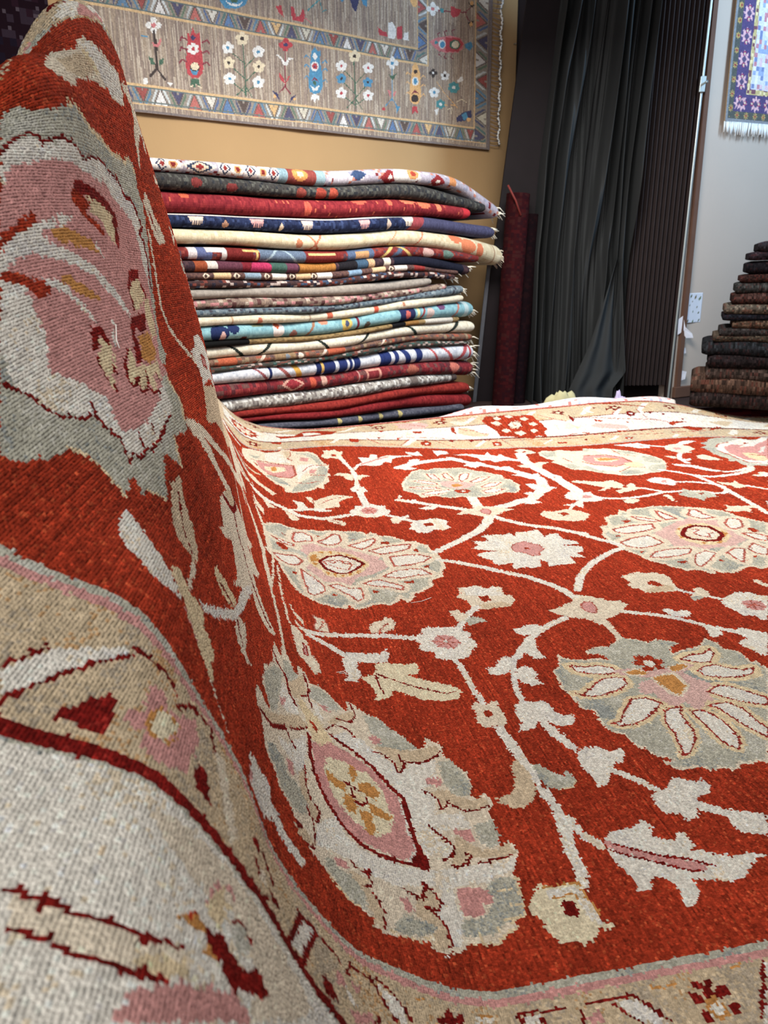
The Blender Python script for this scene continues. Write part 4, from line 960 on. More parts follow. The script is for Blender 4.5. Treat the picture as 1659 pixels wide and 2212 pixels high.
D:-378,-1845 -370,-1815 -355,-1815 -348,-1846 -336,-1857 -360,-1857
C:-345,-1760 -322,-1749 -290,-1851 -305,-1873 -336,-1782
C:-417,-1928 -387,-1917 -355,-1911 -314,-1908 -260,-1910 -231,-1916 -180,-1922 -131,-1933 -188,-1988 -259,-2034 -265,-2026 -251,-1982 -301,-1951 -352,-1964 -390,-1950 -404,-1940
C:-489,-2030 -456,-2040 -414,-2047 -390,-2043 -362,-2034 -344,-2033 -357,-2057 -384,-2067 -407,-2073 -438,-2069 -465,-2061 -483,-2054 -486,-2042
O:-395,-2057 -348,-2039 -346,-2049 -371,-2065 -395,-2068
Dw42:-493,-2029 -456,-2040 -429,-2045 -399,-2043 -356,-2032
Dw42:-483,-2057 -434,-2072 -421,-2074 -406,-2074 -366,-2065
A:-368,-2010 -348,-1990 -337,-1993 -315,-1993 -309,-2012 -332,-2020 -325,-2000 -354,-2009
D:-331,-1997 -307,-1987 -291,-1995 -279,-1998 -251,-1982 -230,-1994 -294,-2026 -309,-2012 -334,-2007
R:-353,-1996 -345,-1990 -344,-1997 -350,-2002
P:-394,-2085 -323,-2042 -288,-2029 -265,-2026 -264,-2038 -347,-2086 -371,-2098 -402,-2110 -397,-2097
O:-338,-1968 -311,-1940 -301,-1951 -313,-1980 -333,-1981
G:-297,-1965 -281,-1955 -264,-1967 -285,-1991 -291,-1978
Dw42:-297,-1965 -288,-1955 -274,-1956 -264,-1965
Pw42:-335,-1970 -326,-1948 -306,-1933 -289,-1937
B:-447,-1989 -437,-1983 -438,-1989
T:-1366,-889 -1359,-860 -1485,-608 -1464,-576 -1448,-568 -1413,-543 -1382,-537 -1329,-564 -1291,-524 -1310,-553 -1332,-570 -1340,-610 -1338,-685 -1318,-795 -1315,-878 -1322,-930 -1335,-995 -1355,-1023 -1204,-1180 -1184,-1227 -1196,-1212 -1215,-1163 -1369,-1001 -1364,-978 -1369,-938
W:-1349,-872 -1460,-570 -1442,-567 -1431,-555 -1412,-543 -1329,-760 -1319,-871 -1325,-926 -1333,-951 -1343,-917
P:-1326,-859 -1430,-594 -1422,-544 -1323,-785 -1319,-871
Dw94:-1354,-922 -1365,-863 -1353,-863
Dw42:-1461,-572 -1442,-567 -1429,-553
C6:-1176,-1150 -1190,-1112 -1272,-1019 -1270,-977 -1272,-926 -1287,-921 -1286,-875 -1270,-804 -1260,-772 -1262,-717 -1246,-708 -1229,-708 -1209,-716 -1204,-767 -1206,-805 -1216,-827 -1215,-872 -1220,-921 -1192,-1005 -1155,-1070 -1160,-1122 -1172,-1146
W6:-1285,-919 -1281,-875 -1273,-834 -1259,-796 -1257,-734 -1226,-721 -1209,-727 -1209,-811 -1223,-848 -1255,-894 -1271,-909
B6:-1241,-1025 -1266,-931 -1252,-897 -1236,-879 -1178,-1073
O6:-1268,-912 -1264,-886 -1257,-892 -1250,-873 -1245,-887 -1238,-854 -1230,-872 -1255,-909
C6:-1282,-552 -1252,-470 -1232,-456 -1212,-431 -1187,-555 -1155,-622 -1096,-670 -1140,-664 -1186,-641 -1205,-608 -1231,-613 -1245,-719
C6:-1215,-447 -1179,-459 -1157,-499 -1170,-533
C6:-1120,-460 -1107,-351 -1098,-476
C6:-1113,-481 -1125,-360 -1083,-350 -1073,-366 -1102,-356
G2:-1129,-1267 -1135,-1255 -1134,-1236 -1124,-1224 -1125,-1201 -1122,-1184 -1123,-1147 -1129,-1139 -1134,-1122 -1121,-1087 -1109,-1061 -1118,-974 -1106,-903 -1100,-848 -1098,-787 -1114,-756 -1101,-731 -1076,-728 -1058,-740 -1046,-730 -1023,-722 -871,-779 -838,-792 -794,-816 -760,-829 -724,-824 -705,-856 -711,-878 -708,-1160 -685,-1168 -660,-1154 -639,-1195 -630,-1177 -614,-1197 -623,-1279 -577,-1297 -611,-1341 -573,-1382 -555,-1406 -589,-1452 -588,-1469 -616,-1461 -618,-1477 -608,-1487 -609,-1511 -629,-1503 -657,-1503 -682,-1512 -700,-1524 -697,-1538 -704,-1558 -715,-1578 -717,-1592 -738,-1610 -800,-1541 -853,-1489 -962,-1393 -1099,-1285
O6w83:-1129,-1137 -1130,-1116 -1107,-1058 -1114,-938 -1103,-887 -1099,-793 -1111,-762 -1089,-730
O2w164:-708,-1160 -685,-1168 -660,-1154 -637,-1187
O2w42:-699,-1525 -681,-1513 -657,-1504 -628,-1504 -611,-1510
O2w70:-623,-1279 -577,-1297
O2w52:-589,-1452 -555,-1406
W:-1052,-1321 -1072,-1292 -1083,-1260 -1081,-1235 -1074,-1226 -1084,-1190 -1076,-1163 -1055,-1145 -1070,-1050 -1064,-943 -1050,-860 -1035,-839 -1018,-794 -970,-782 -907,-787 -843,-816 -816,-832 -790,-853 -778,-847 -735,-879 -716,-1198 -702,-1215 -688,-1227 -665,-1230 -654,-1255 -632,-1329 -627,-1357 -631,-1385 -627,-1416 -642,-1425 -637,-1445 -666,-1430 -689,-1439 -710,-1444 -712,-1463 -726,-1483 -747,-1505 -769,-1513 -787,-1525 -1831,-1077 -814,-1526 -827,-1513 -1771,-1067 -855,-1487 -948,-1405 -1033,-1336
P2:-1041,-1312 -1053,-1225 -1049,-1189 -1038,-1153 -1029,-1074 -1038,-1042 -1020,-977 -1006,-889 -984,-842 -964,-824 -947,-821 -904,-820 -882,-807 -847,-813 -806,-823 -775,-839 -726,-887 -708,-1208 -691,-1254 -681,-1272 -664,-1341 -666,-1408 -675,-1418 -720,-1397 -759,-1432 -785,-1460 -827,-1424 -877,-1416 -904,-1427 -926,-1408 -943,-1359 -950,-1403 -1005,-1359 -1022,-1336
D6w42:-1060,-1312 -1083,-1274 -1091,-1247 -1078,-1231 -1083,-1190 -1079,-1175 -1073,-1159 -1060,-1144 -1057,-1132 -1066,-1088 -1069,-1021 -1067,-945 -1058,-890 -1049,-866
D6w42:-1078,-1234 -1069,-1242
D6w87:-1063,-886 -1042,-864 -1031,-858 -1030,-818 -1014,-791 -991,-777 -977,-772 -965,-798 -948,-778 -915,-780 -893,-789 -860,-799
D2w42:-654,-1255 -647,-1289 -634,-1326 -626,-1364 -632,-1389 -626,-1411 -629,-1420 -639,-1424 -634,-1446 -666,-1430 -687,-1441 -710,-1443 -712,-1466 -732,-1497 -749,-1509 -778,-1518 -802,-1539
D2w42:-710,-1443 -727,-1432
D2w42:-656,-1381 -642,-1388 -632,-1389
D2w42:-656,-1333 -639,-1341
W2:-942,-1410 -954,-1370 -965,-1325 -973,-1255 -969,-1230 -956,-1305 -947,-1336 -933,-1311 -921,-1283 -905,-1254 -878,-1227 -848,-1203 -826,-1195 -812,-1203 -824,-1209 -883,-1257 -899,-1288 -915,-1326 -927,-1361 -921,-1428
W2:-899,-1448 -892,-1402 -888,-1349 -875,-1335 -848,-1319 -818,-1309 -825,-1320 -855,-1332 -876,-1354 -886,-1459
W6:-939,-1209 -923,-1201 -906,-1202 -918,-1214
R2:-958,-1396 -960,-1383 -979,-1333 -978,-1317 -965,-1325 -948,-1385 -941,-1405 -942,-1410
R2:-911,-1437 -912,-1412 -900,-1397 -890,-1374 -880,-1362 -873,-1373 -869,-1402 -881,-1401 -895,-1421 -905,-1443
A6:-955,-1308 -958,-1272 -949,-1246 -934,-1218 -917,-1215 -932,-1271 -934,-1296 -943,-1303
A2:-889,-1337 -890,-1317 -864,-1282 -849,-1273 -852,-1295 -872,-1329
O6:-1012,-1199 -1004,-1132 -992,-1113 -993,-1032 -977,-995 -965,-1019 -962,-1069 -944,-1039 -929,-1112 -939,-1138 -959,-1143 -974,-1164 -980,-1185 -994,-1168 -1003,-1185
R6:-1013,-1216 -1009,-1198 -992,-1174 -982,-1184 -977,-1207 -970,-1186 -957,-1163 -939,-1146 -943,-1169 -960,-1192 -972,-1214 -985,-1217 -991,-1227
D6w195:-1015,-1196 -1012,-1165 -997,-1090 -992,-1047 -977,-995 -963,-1054 -951,-1036 -932,-1083
O6:-876,-1007 -882,-890 -866,-866 -849,-860 -833,-898 -820,-1109 -823,-1159 -841,-1152 -856,-1133
D6w193:-877,-1049 -884,-955 -887,-884
D6w109:-873,-1078 -858,-1138 -840,-1144 -826,-1160
O6:-839,-871 -841,-837 -822,-842 -796,-841 -769,-851 -749,-1129 -741,-1189 -764,-901 -790,-905 -812,-899
D6w91:-863,-873 -849,-852 -842,-859
D2:-811,-1204 -815,-1175 -813,-909 -799,-912 -788,-1147 -786,-1185 -800,-1196 -788,-1217 -774,-1216 -753,-1234 -743,-1249 -744,-1266 -763,-1247 -798,-1221
A2:-783,-1207 -783,-1139 -770,-888 -738,-1218 -749,-1236 -769,-1218
O2:-764,-1274 -767,-1253 -750,-1265 -739,-1277 -740,-1250 -736,-1223 -739,-1158 -716,-1199 -706,-1227 -719,-1216 -714,-1236 -696,-1251 -697,-1273 -711,-1265 -722,-1255 -703,-1288 -703,-1302 -718,-1293 -716,-1303 -716,-1318 -726,-1320 -748,-1296
D2w42:-770,-1266 -752,-1298 -730,-1318 -718,-1321 -715,-1311 -725,-1287 -707,-1306 -701,-1299 -707,-1276 -725,-1254
D2w42:-707,-1276 -696,-1270 -696,-1251
D2w55:-719,-1216 -705,-1224
O2:-801,-1321 -791,-1319 -782,-1305 -748,-1331 -744,-1345 -722,-1365 -726,-1370 -744,-1358 -742,-1368 -775,-1354 -784,-1333
D2:-816,-1326 -810,-1307 -784,-1308 -785,-1315 -803,-1320 -794,-1333 -785,-1338 -785,-1357
D2w42:-775,-1358 -738,-1368
D2w42:-756,-1335 -742,-1339
D2w42:-732,-1359 -721,-1366
W2w42:-813,-1269 -791,-1293 -779,-1295
C6w120:-973,-722 -818,-757 -776,-743 -741,-704 -667,-591
W6:-711,-631 -715,-591 -739,-571 -741,-496 -704,-396 -677,-312 -650,-329 -641,-414 -597,-308 -585,-318 -631,-502 -625,-603 -660,-600
P6:-693,-543 -680,-496 -652,-482 -667,-544
F6w66:-693,-543 -680,-496 -652,-482 -667,-544 -693,-543
B:-622,-608 -600,-382 -231,2349 -181,1920 -495,-254 -554,-641 -579,-630
B:-596,-623 -235,2196 -187,1859 -190,1771 -505,-348 -186,1492 -261,467 -315,207 -493,-465 -524,-554 -533,-626 -550,-659 -561,-660 -563,-633
C6:-1055,-683 -1046,-664 -1018,-644 -983,-610 -955,-588 -947,-659 -960,-684 -991,-700 -1029,-710
D6w53:-1021,-690 -993,-671 -969,-647
C6:-1005,-447 -978,-386 -954,-470
G6:-978,-321 -954,-331 -895,-327 -889,-397 -910,-434 -948,-313
C6:-951,-324 -918,-339 -887,-324 -835,-335 -800,-326 -785,-347 -806,-367 -852,-338 -915,-330
C6:-785,-347 -723,-327 -743,-331
D6w106:-936,-317 -895,-327
C2:-631,-1164 -579,-805 -554,-739 -492,-637 -450,-554 -368,-252 -165,391 -98,462 -131,329 -262,-14 -407,-498 -461,-630 -499,-703 -529,-751 -489,-709 -440,-689 -391,-640 -349,-566 -381,-685 -417,-717 -515,-799 -544,-826 -617,-1184
Cw229:-114,402 -53,292 -20,156 3,-12 8,-207 9,-367
Cw153:2,-22 5,-323 18,-606 19,-723 17,-834
B2:-570,-1314 -569,-1364 -531,-1425 -509,-1451 -489,-1443 -470,-1421 -463,-1435 -454,-1420 -455,-1380 -462,-1372 -485,-1351 -518,-1345 -544,-1333
D2w42:-551,-1348 -528,-1373 -505,-1399 -490,-1407 -469,-1412
C2:-465,-1440 -453,-1427 -448,-1447 -454,-1511 -454,-1529 -464,-1521 -461,-1474
C2:-385,-735 -368,-631 -340,-558 -287,-479 -208,-331 -158,-280 -133,-305 -83,-225 -106,-340 -163,-473 -111,-435 -64,-460 -80,-538 -124,-614 -108,-647 -293,-1111 -273,-993 -287,-922 -307,-880 -366,-1028 -407,-1092 -366,-960 -377,-887 -396,-822
B2:-383,-733 -367,-636 -339,-565 -293,-513 -311,-634 -332,-684
D2w182:-302,-634 -262,-669 -217,-681 -170,-688 -138,-720
D2w183:-381,-760 -332,-690 -311,-641 -287,-511 -340,-558
C2:-300,-898 -153,-457 -131,-474 -64,-459 -78,-526 -121,-585 -134,-660 -105,-667 -72,-711 -15,-779 -24,-816 -53,-841 -88,-858 -121,-848 -137,-795 -148,-772 -222,-960 -317,-1176 -268,-1014 -281,-934
D2w130:-217,-652 -137,-708 -69,-782 -43,-794
W2:-423,-1498 -403,-1468 -366,-1397 -313,-1288 -288,-1201 -278,-1142 -212,-930 -154,-775 -143,-798 -202,-999 -298,-1300 -379,-1461 -405,-1497
O2:-401,-1299 -406,-1331 -384,-1338 -359,-1334 -326,-1306 -300,-1241 -300,-1216 -377,-1284
D2w64:-379,-1319 -346,-1296 -319,-1280
C2:-298,-1297 -273,-1233 -236,-1194 -236,-1250 -246,-1313 -238,-1329 -214,-1314 -244,-1361 -279,-1364 -297,-1345
D2w79:-289,-1284 -274,-1313 -261,-1328
O2:-499,-1547 -489,-1526 -466,-1525 -453,-1534 -435,-1516 -416,-1506 -405,-1515 -404,-1542 -380,-1549 -368,-1560 -367,-1582 -377,-1596 -364,-1611 -363,-1623 -371,-1637 -380,-1628 -418,-1603 -441,-1591 -458,-1577 -478,-1580 -495,-1564
C2w45:-369,-1635 -346,-1655 -316,-1676
W2:-596,-1530 -477,-1581 -459,-1586 -475,-1599 -510,-1620 -528,-1619 -570,-1603 -587,-1576 -595,-1552
P2w48:-456,-1588 -415,-1605
Cw84:63,-102 60,-384 66,-577
C:69,-587 86,-571 103,-594 108,-648 101,-732 92,-763 80,-770 77,-699 67,-632
C:50,-24 54,-71 44,-205 20,-379 13,-371 40,-171
C:51,40 56,-52 25,-335 14,-356 40,-162
C:-15,589 23,381 40,233 43,-17 30,5 25,250 6,391
C:69,-680 114,-629 122,-726 136,-767 138,-812 120,-823 115,-836 93,-780 76,-772
P:99,-665 108,-677 108,-739 97,-743
Fw42:99,-665 108,-677 108,-739 97,-743 99,-665
W2:-237,-1605 -204,-1582 -188,-1581 -154,-1561 -142,-1579 -147,-1597 -127,-1594 -110,-1608 -97,-1613 -60,-1610 -38,-1612 -53,-1640 -114,-1640 -141,-1633 -181,-1676 -244,-1685 -240,-1645
P2:-240,-1642 -225,-1652 -243,-1682
W:211,-666 238,-654 269,-653 318,-658 340,-637 343,-671 329,-712 248,-707 244,-736 249,-777 230,-818 198,-822 211,-791 208,-750
Y:295,-715 334,-716 375,-737 401,-728 405,-765 393,-789 361,-788 403,-823 443,-848 462,-864 482,-884 480,-900 461,-928 417,-926 376,-912 345,-876 318,-857 298,-887 267,-903 260,-897 271,-879 264,-826 243,-795 279,-773 291,-754
Dw44:289,-766 338,-817 373,-850 405,-873 441,-897 468,-892
Dw42:284,-778 289,-867
R:254,-719 292,-715 291,-754 277,-764 250,-771
Ww42:179,-789 201,-780 206,-786"""
def axis(segs):
    out = [segs[0][0]]
    for a, b, s0, s1 in segs:
        x = out[-1]
        while x < b - 1e-9:
            t = (x - a) / (b - a); x = x + s0 + (s1 - s0) * t; out.append(min(x, b))
    return np.array(out)
KU = axis([(-1.98, -1.42, .009, .005), (-1.42, 0.2, .0043, .0043), (0.2, 1.30, .0040, .0040), (1.30, 2.6, .0040, .0065), (2.6, 3.98, .0065, .012)])
KV = axis([(-2.36, -0.9, .0042, .0042), (-0.9, 1.0, .0042, .0070), (1.0, 2.36, .0070, .0070)])
PAL = {'R': (152, 51, 30), 'D': (112, 23, 19), 'W': (232, 224, 210), 'C': (227, 211, 187), 'B': (208, 186, 156), 'T': (202, 180, 148),
       'G': (178, 174, 157), 'P': (204, 147, 140), 'A': (196, 138, 78), 'O': (228, 205, 166), 'Y': (230, 215, 182), 'E': (170, 92, 78), 'F': (140, 48, 40), 'Q': (214, 176, 166)}
KEYS = {k: i for i, k in enumerate(PAL)}; PALA = np.array([lin(*PAL[k]) for k in PAL])
SIG = np.array([.25 if k in 'RDEF' else .12 for k in PAL])
cu = (KU[1:] + KU[:-1]) / 2; cv = (KV[1:] + KV[:-1]) / 2
idx = np.zeros((len(cu), len(cv)), np.int8)
U2, V2 = np.meshgrid(cu, cv, indexing='ij')
edge = np.maximum(np.abs(V2) - 1.70, np.maximum(-1.325 - U2, U2 - 3.325))
for lo, k in ((0.0, 'G'), (0.012, 'P'), (0.024, 'T'), (0.183, 'D'), (0.197, 'G'), (0.204, 'W'), (0.425, 'D'), (0.437, 'T'), (0.620, 'R'), (0.645, 'P')):
    idx[edge > lo] = KEYS[k]
# repeat motifs of the borders along each side
along = np.where(np.abs(V2) - 1.70 >= np.maximum(-1.325 - U2, U2 - 3.325), U2, V2)
far_side = (np.abs(V2) > 1.70) & (V2 < 0) & (U2 < 0.95)
rep = np.mod(along + 0.07, 0.40) - 0.20
for c0 in (0.105, 0.528):
    e = edge - c0
    ok = (np.abs(e) < 0.06) & ~far_side & ~((V2 > 0) & (c0 < 0.3) & (U2 > .2) & (U2 < 3))
    idx[ok & (np.abs(rep - e * 0.9 - 0.11) < 0.022)] = KEYS['W']
    r = np.hypot(rep + 0.09, e * 1.1); a = np.arctan2(e, rep + 0.09)
    idx[ok & (r < 0.036 + 0.012 * np.cos(6 * a))] = KEYS['D']; idx[ok & (r < 0.016)] = KEYS['Y']
e = edge - 0.315; rep2 = np.mod(along + 0.5, 0.95) - 0.475
ok = (np.abs(e) < 0.10) & ~far_side & ~((V2 > 0) & (U2 > .1) & (U2 < 3))
r = np.hypot(rep2, e * 1.15); a = np.arctan2(e, rep2)
idx[ok & (r < 0.095 + 0.010 * np.cos(14 * a))] = KEYS['R']; idx[ok & (r < 0.062 + 0.016 * np.cos(8 * a))] = KEYS['C']; idx[ok & (r < 0.022)] = KEYS['P']
idx[ok & (np.abs(np.abs(rep2) - 0.27) < 0.12 - np.abs(e - 0.03 * np.sin(rep2 * 20)) * 2.4)] = KEYS['B']
raster(idx, cu, cv, PATTERN, KEYS, mirrors=True, right=U2 > 1.98 + .726 * V2)  # split line is the image's right frame edge projected onto the carpet
# single knots stray across the colour edges
ii = np.clip(np.arange(len(cu))[:, None] + rng.choice([-1] + [0] * 9 + [1], idx.shape), 0, len(cu) - 1)
jj = np.clip(np.arange(len(cv))[None] + rng.choice([-1] + [0] * 9 + [1], idx.shape), 0, len(cv) - 1)
idx = np.where(np.isin(idx, [KEYS['D'], KEYS['E'], KEYS['F']]), idx, idx[ii, jj])
colr = PALA[idx]
nz = rng.normal(0, 1, idx.shape); pair = np.repeat(rng.normal(0, 1, (len(cu), len(cv) // 3 + 1)), 3, axis=1)[:, :len(cv)]; nz = nz * .75 + pair * .6
# abrash: uneven dyeing of the tan guard stripe and the grey-white wool
def soft(n_, m_, a, b):
    g = rng.normal(0, 1, (n_ // a + 3, m_ // b + 3)); g = np.repeat(np.repeat(g, a, 0), b, 1)
    g = np.apply_along_axis(lambda x: np.convolve(x, np.ones(a) / a, 'same'), 0, g); g = np.apply_along_axis(lambda x: np.convolve(x, np.ones(b) / b, 'same'), 1, g)
    return g[a:a + n_, b:b + m_]
sp = soft(len(cu), len(cv), 10, 16) + .6 * rng.normal(0, 1, idx.shape)
colr[(idx == KEYS['T']) & (sp > .9)] = lin(178, 162, 140); colr[(idx == KEYS['T']) & (sp < -1.2)] = lin(196, 156, 112)
colr[(idx == KEYS['W']) & (sp > 1.1)] = lin(212, 206, 198); colr[(idx == KEYS['W']) & (sp < -1.5)] = lin(226, 208, 180)
colr[(idx == KEYS['G']) & (sp > 1.0)] = lin(150, 152, 146); colr[(idx == KEYS['G']) & (sp < -1.0)] = lin(196, 192, 178)
streak = np.repeat(rng.normal(0, 1, (len(cu), len(cv) // 30 + 1)), 30, axis=1)[:, :len(cv)]
band = rng.normal(0, 1, (len(cu) // 24 + 2, len(cv) // 40 + 2)); band = np.repeat(np.repeat(band, 24, 0), 40, 1)[:len(cu), :len(cv)]
kk = np.ones(9) / 9
band = np.apply_along_axis(lambda x: np.convolve(x, np.ones(25) / 25, 'same'), 0, band); band = np.apply_along_axis(lambda x: np.convolve(x, np.ones(41) / 41, 'same'), 1, band)
red = np.isin(idx, [KEYS['R'], KEYS['D']])
gain = np.exp(SIG[idx] * nz + np.where(red, 0.13, 0.02) * streak + np.where(red, 0.10, 0.02) * band)
colr = colr * gain[..., None]
hot = red & (rng.random(idx.shape) < 0.06)
colr[hot] = colr[hot] * [1.5, 2.3, 2.2]
colr = np.clip(colr, 0, 0.9)
PG = W(surface(KU, KV))
tan_u = np.gradient(PG, axis=0); tan_v = np.gradient(PG, axis=1)
nrm = np.cross(tan_u, tan_v); nrm /= np.linalg.norm(nrm, axis=-1, keepdims=True) + 1e-12
PG2 = PG + nrm * (rng.normal(0, 0.0006, PG.shape[:2])[..., None])
KN = np.stack(np.broadcast_arrays(np.arange(len(KU))[:, None], np.arange(len(KV))[None], np.zeros((len(KU), len(KV)))), -1)
root = empty('draped_carpet', W(np.array([1.0, 0.0, -0.1])).tolist())
tag(root, 'huge red carpet with cream vines and palmettes, lying on floor and lifted up at left', 'carpet')
link('pile', grid_mesh('pile', PG2, colr, KN), M_PILE, root)
ui = np.unique(np.r_[np.arange(0, len(KU), 8), len(KU) - 1]); vi = np.unique(np.r_[np.arange(0, len(KV), 8), len(KV) - 1])
BK = (PG - nrm * 0.009)[np.ix_(ui, vi)]
link('backing', grid_mesh('backing', BK), M_BACK, root)
rim = []
for sl in ((ui, [0]), (ui, [len(KV) - 1]), ([0], vi), ([len(KU) - 1], vi)):
    a = PG[np.ix_(sl[0], sl[1])].reshape(-1, 3); b = (PG - nrm * 0.009)[np.ix_(sl[0], sl[1])].reshape(-1, 3)
    rim.append(np.stack([a, b], 1))
for q in rim: link('selvedge', grid_mesh('selvedge', q), M_BACK, root)
M_LINT = plain('lint_thread', (238, 232, 222), 0.9, noise=0.05)
def on_carpet(u, v, up=0.0015):
    i = int(np.searchsorted(KU, u)); j = int(np.searchsorted(KV, v)); return Vector((PG[i, j] + nrm[i, j] * up).tolist())
for k, (pts, lab) in enumerate([([(-0.8134, -1.27), (-0.7916, -1.2926), (-0.7787, -1.2952)], 'short white thread stuck on the pink palmette of the lifted carpet'), ([(0.2348, -1.649), (0.2373, -1.6534)], 'tiny white lint speck on the red field near the front border'), ([(0.1794, -0.7896), (0.1981, -0.7795), (0.2052, -0.7895)], 'curled white hair on the red field left of the cream leaf'), ([(0.472, -0.3611), (0.5061, -0.3546), (0.5432, -0.3377)], 'thin pale hair lying on the red field below the left palmette')]):
    b = MB(); b.tube([on_carpet(*p) for p in pts], 0.0007, 5)
    tag(b.build('lint_thread', M_LINT, smooth=True), lab, 'thread')

# ------------------------------------------------------------------ pile of folded carpets by the back wall
def speckle(shape, cols, p, sx=3, sy=2):
    """random blotches of the given colours"""
    n, m = shape; g = rng.random((n // sx + 2, m // sy + 2)); k = rng.integers(0, len(cols), g.shape)
    g = np.repeat(np.repeat(g, sx, 0), sy, 1)[:n, :m]; k = np.repeat(np.repeat(k, sx, 0), sy, 1)[:n, :m]
    return g < p, np.array([lin(*c) for c in cols])[k]
PS0 = np.array([-1.22, 4.4]) * H; PSD = np.array([0.75543468, 0.65522396])
def folded(name, label, cat, group, pts, base, spk=None, patches=(), depth=0.48, fringe=0, start=None, sig=0.10, origin=PS0, direc=PSD, n=520, stripes=None, sag=0.0, seed=1, fmat=None, back=0.0):
    r_ = np.random.default_rng(seed)
    P = np.array(pts, float)
    t0 = start if start is not None else -0.12
    P = np.vstack([[t0, P[0, 1], P[0, 2]], P]) if t0 < P[0, 0] - 0.02 else P
    t = np.linspace(P[0, 0], P[-1, 0], n)
    zz = spl(P[:, 0], P[:, 1:3], t); zc = zz[:, 0]; h = np.maximum(zz[:, 1], 0.012)
    endr = np.clip((P[-1, 0] - t) / 0.03, 0, 1); startr = np.clip((t - P[0, 0]) / 0.035, 0, 1)
    h = h * (0.72 + 0.28 * np.sqrt(endr)) * (0.6 + 0.4 * np.sqrt(startr))
    ang = np.radians(np.linspace(-90, 90, 15))
    rr = np.minimum(h / 2, 0.045) * 1.25
    wob = 0.008 * np.sin(t * 5 + seed) + 0.005 * np.sin(t * 13 + seed * 2.3) + back
    dep = (rr[:, None] * (1 - np.cos(ang))[None] + wob[:, None])
    z = zc[:, None] + h[:, None] / 2 * np.sin(ang)[None] * 0.97
    D = np.hstack([np.full((n, 1), depth), dep, np.full((n, 1), depth)])
    Z = np.hstack([(zc - h * 0.47)[:, None], z, (zc + h * 0.47)[:, None]])
    nx, ny = -direc[1], direc[0]
    lat = origin[0] + t[:, None] * direc[0] + D * nx; fw = origin[1] + t[:, None] * direc[1] + D * ny
    q = np.stack([lat * RH[0] + fw * FH[0], CAM[1] * H + lat * RH[1] + fw * FH[1], Z], -1)
    m = D.shape[1]
    c = np.broadcast_to(lin(*base), (n - 1, m - 1, 3)).copy()
    tc_ = (t[1:] + t[:-1]) / 2; ac = np.concatenate([[0.0], (np.arange(14) + 0.5) / 14, [1.0]])
    if spk:
        for cols, p, sx, sy in spk:
            msk, cc = speckle((n - 1, m - 1), cols, p, sx, sy); c[msk] = cc[msk]
    T_, A_ = np.meshgrid(tc_, ac, indexing='ij')
    for sh, pt, pa, st, sa, cc in patches:
        if sh == 'r': k = (np.abs(T_ - pt) < st) & (np.abs(A_ - pa) < sa)
        elif sh == 'e': k = ((T_ - pt) / st) ** 2 + ((A_ - pa) / sa) ** 2 < 1
        elif sh == 'd': k = np.abs(T_ - pt) / st + np.abs(A_ - pa) / sa < 1
        elif sh == 's': k = np.abs(T_ - pt - (A_ - 0.5) * sa) < st           # slanting stripe
        elif sh == 'v': k = (np.abs(T_ - pt) < st * (0.35 + A_)) & (A_ > pa - sa) & (A_ < pa + sa) & ((np.mod(T_ * 90, 1) < 0.6) | (A_ > pa))   # comb
        c[k] = lin(*cc)
    c = (c * .86 + c.mean(-1, keepdims=True) * .14) * .74
    c = np.clip(c * np.exp(r_.normal(0, sig, c.shape[:2]))[..., None] * np.exp(r_.normal(0, sig * .6, (n - 1, 1)))[..., None], 0, .9)
    kn = np.stack(np.broadcast_arrays(np.arange(n)[:, None] * 1.0, np.arange(m)[None] * 1.0, np.zeros((n, m))), -1)
    rt = empty(name, q[n // 2, 0].tolist()); tag(rt, label, cat, group)
    link('folded_body', grid_mesh('folded_body', q, c, kn), M_ROLL, rt)
    for e in (0, n - 1):
        me = bpy.data.meshes.new('fold_end'); me.from_pydata([tuple(v) for v in q[e]], [], [tuple(range(m))]); me.update()
        at = me.attributes.new('col', 'FLOAT_COLOR', 'FACE'); at.data.foreach_set('color', list(np.r_[c[min(e, n - 2)].mean(0) * .8, 1]))
        link('fold_end', me, M_ROLL, rt)
    if fringe:
        b = MB(); dirw = Vector((direc[0] * RH[0] + direc[1] * FH[0], direc[0] * RH[1] + direc[1] * FH[1], 0)); bk = Vector((nx * RH[0] + ny * FH[0], nx * RH[1] + ny * FH[1], 0))
        for k in range(fringe):
            f_ = r_.random(); base_p = Vector(q[-2, 8].tolist()) + bk * (0.02 + 0.10 * r_.random()); base_p.z = zc[-1] + (f_ - .5) * h[-1] * 0.9
            L = 0.03 + 0.035 * r_.random(); dz = r_.normal(0, .3)
            b.tube([base_p - dirw * 0.01, base_p + dirw * L * .5 + Vector((0, 0, dz * L * .3)) - bk * L * .2, base_p + dirw * L + Vector((0, 0, dz * L - .35 * L)) - bk * L * .4], [.004, .0035, .002], 5)
        b.build('fringe', fmat or M_FRINGE, rt, smooth=True)
    return rt
G1 = 'folded carpets in the pile by the tan wall'
def ros(x, w=.030):
    return [('r', x, .55, w, .36, (222, 212, 204)), ('d', x, .55, w * .85, .36, (48, 62, 92)), ('d', x, .55, w * .6, .26, (220, 206, 196)), ('d', x, .55, w * .34, .15, (140, 44, 40))]
def ros2(x, w=.030):
    return [('e', x, .55, w, .34, (226, 218, 206)), ('e', x, .55, w * .55, .2, (206, 150, 90)), ('e', x, .55, w * .3, .12, (130, 36, 34))]
med = []
for k, x in enumerate((0.011, 0.081, 0.130, 0.377, 0.445, 0.516, 0.585, 0.643)): med += (ros if k % 2 else ros2)(x, .036)
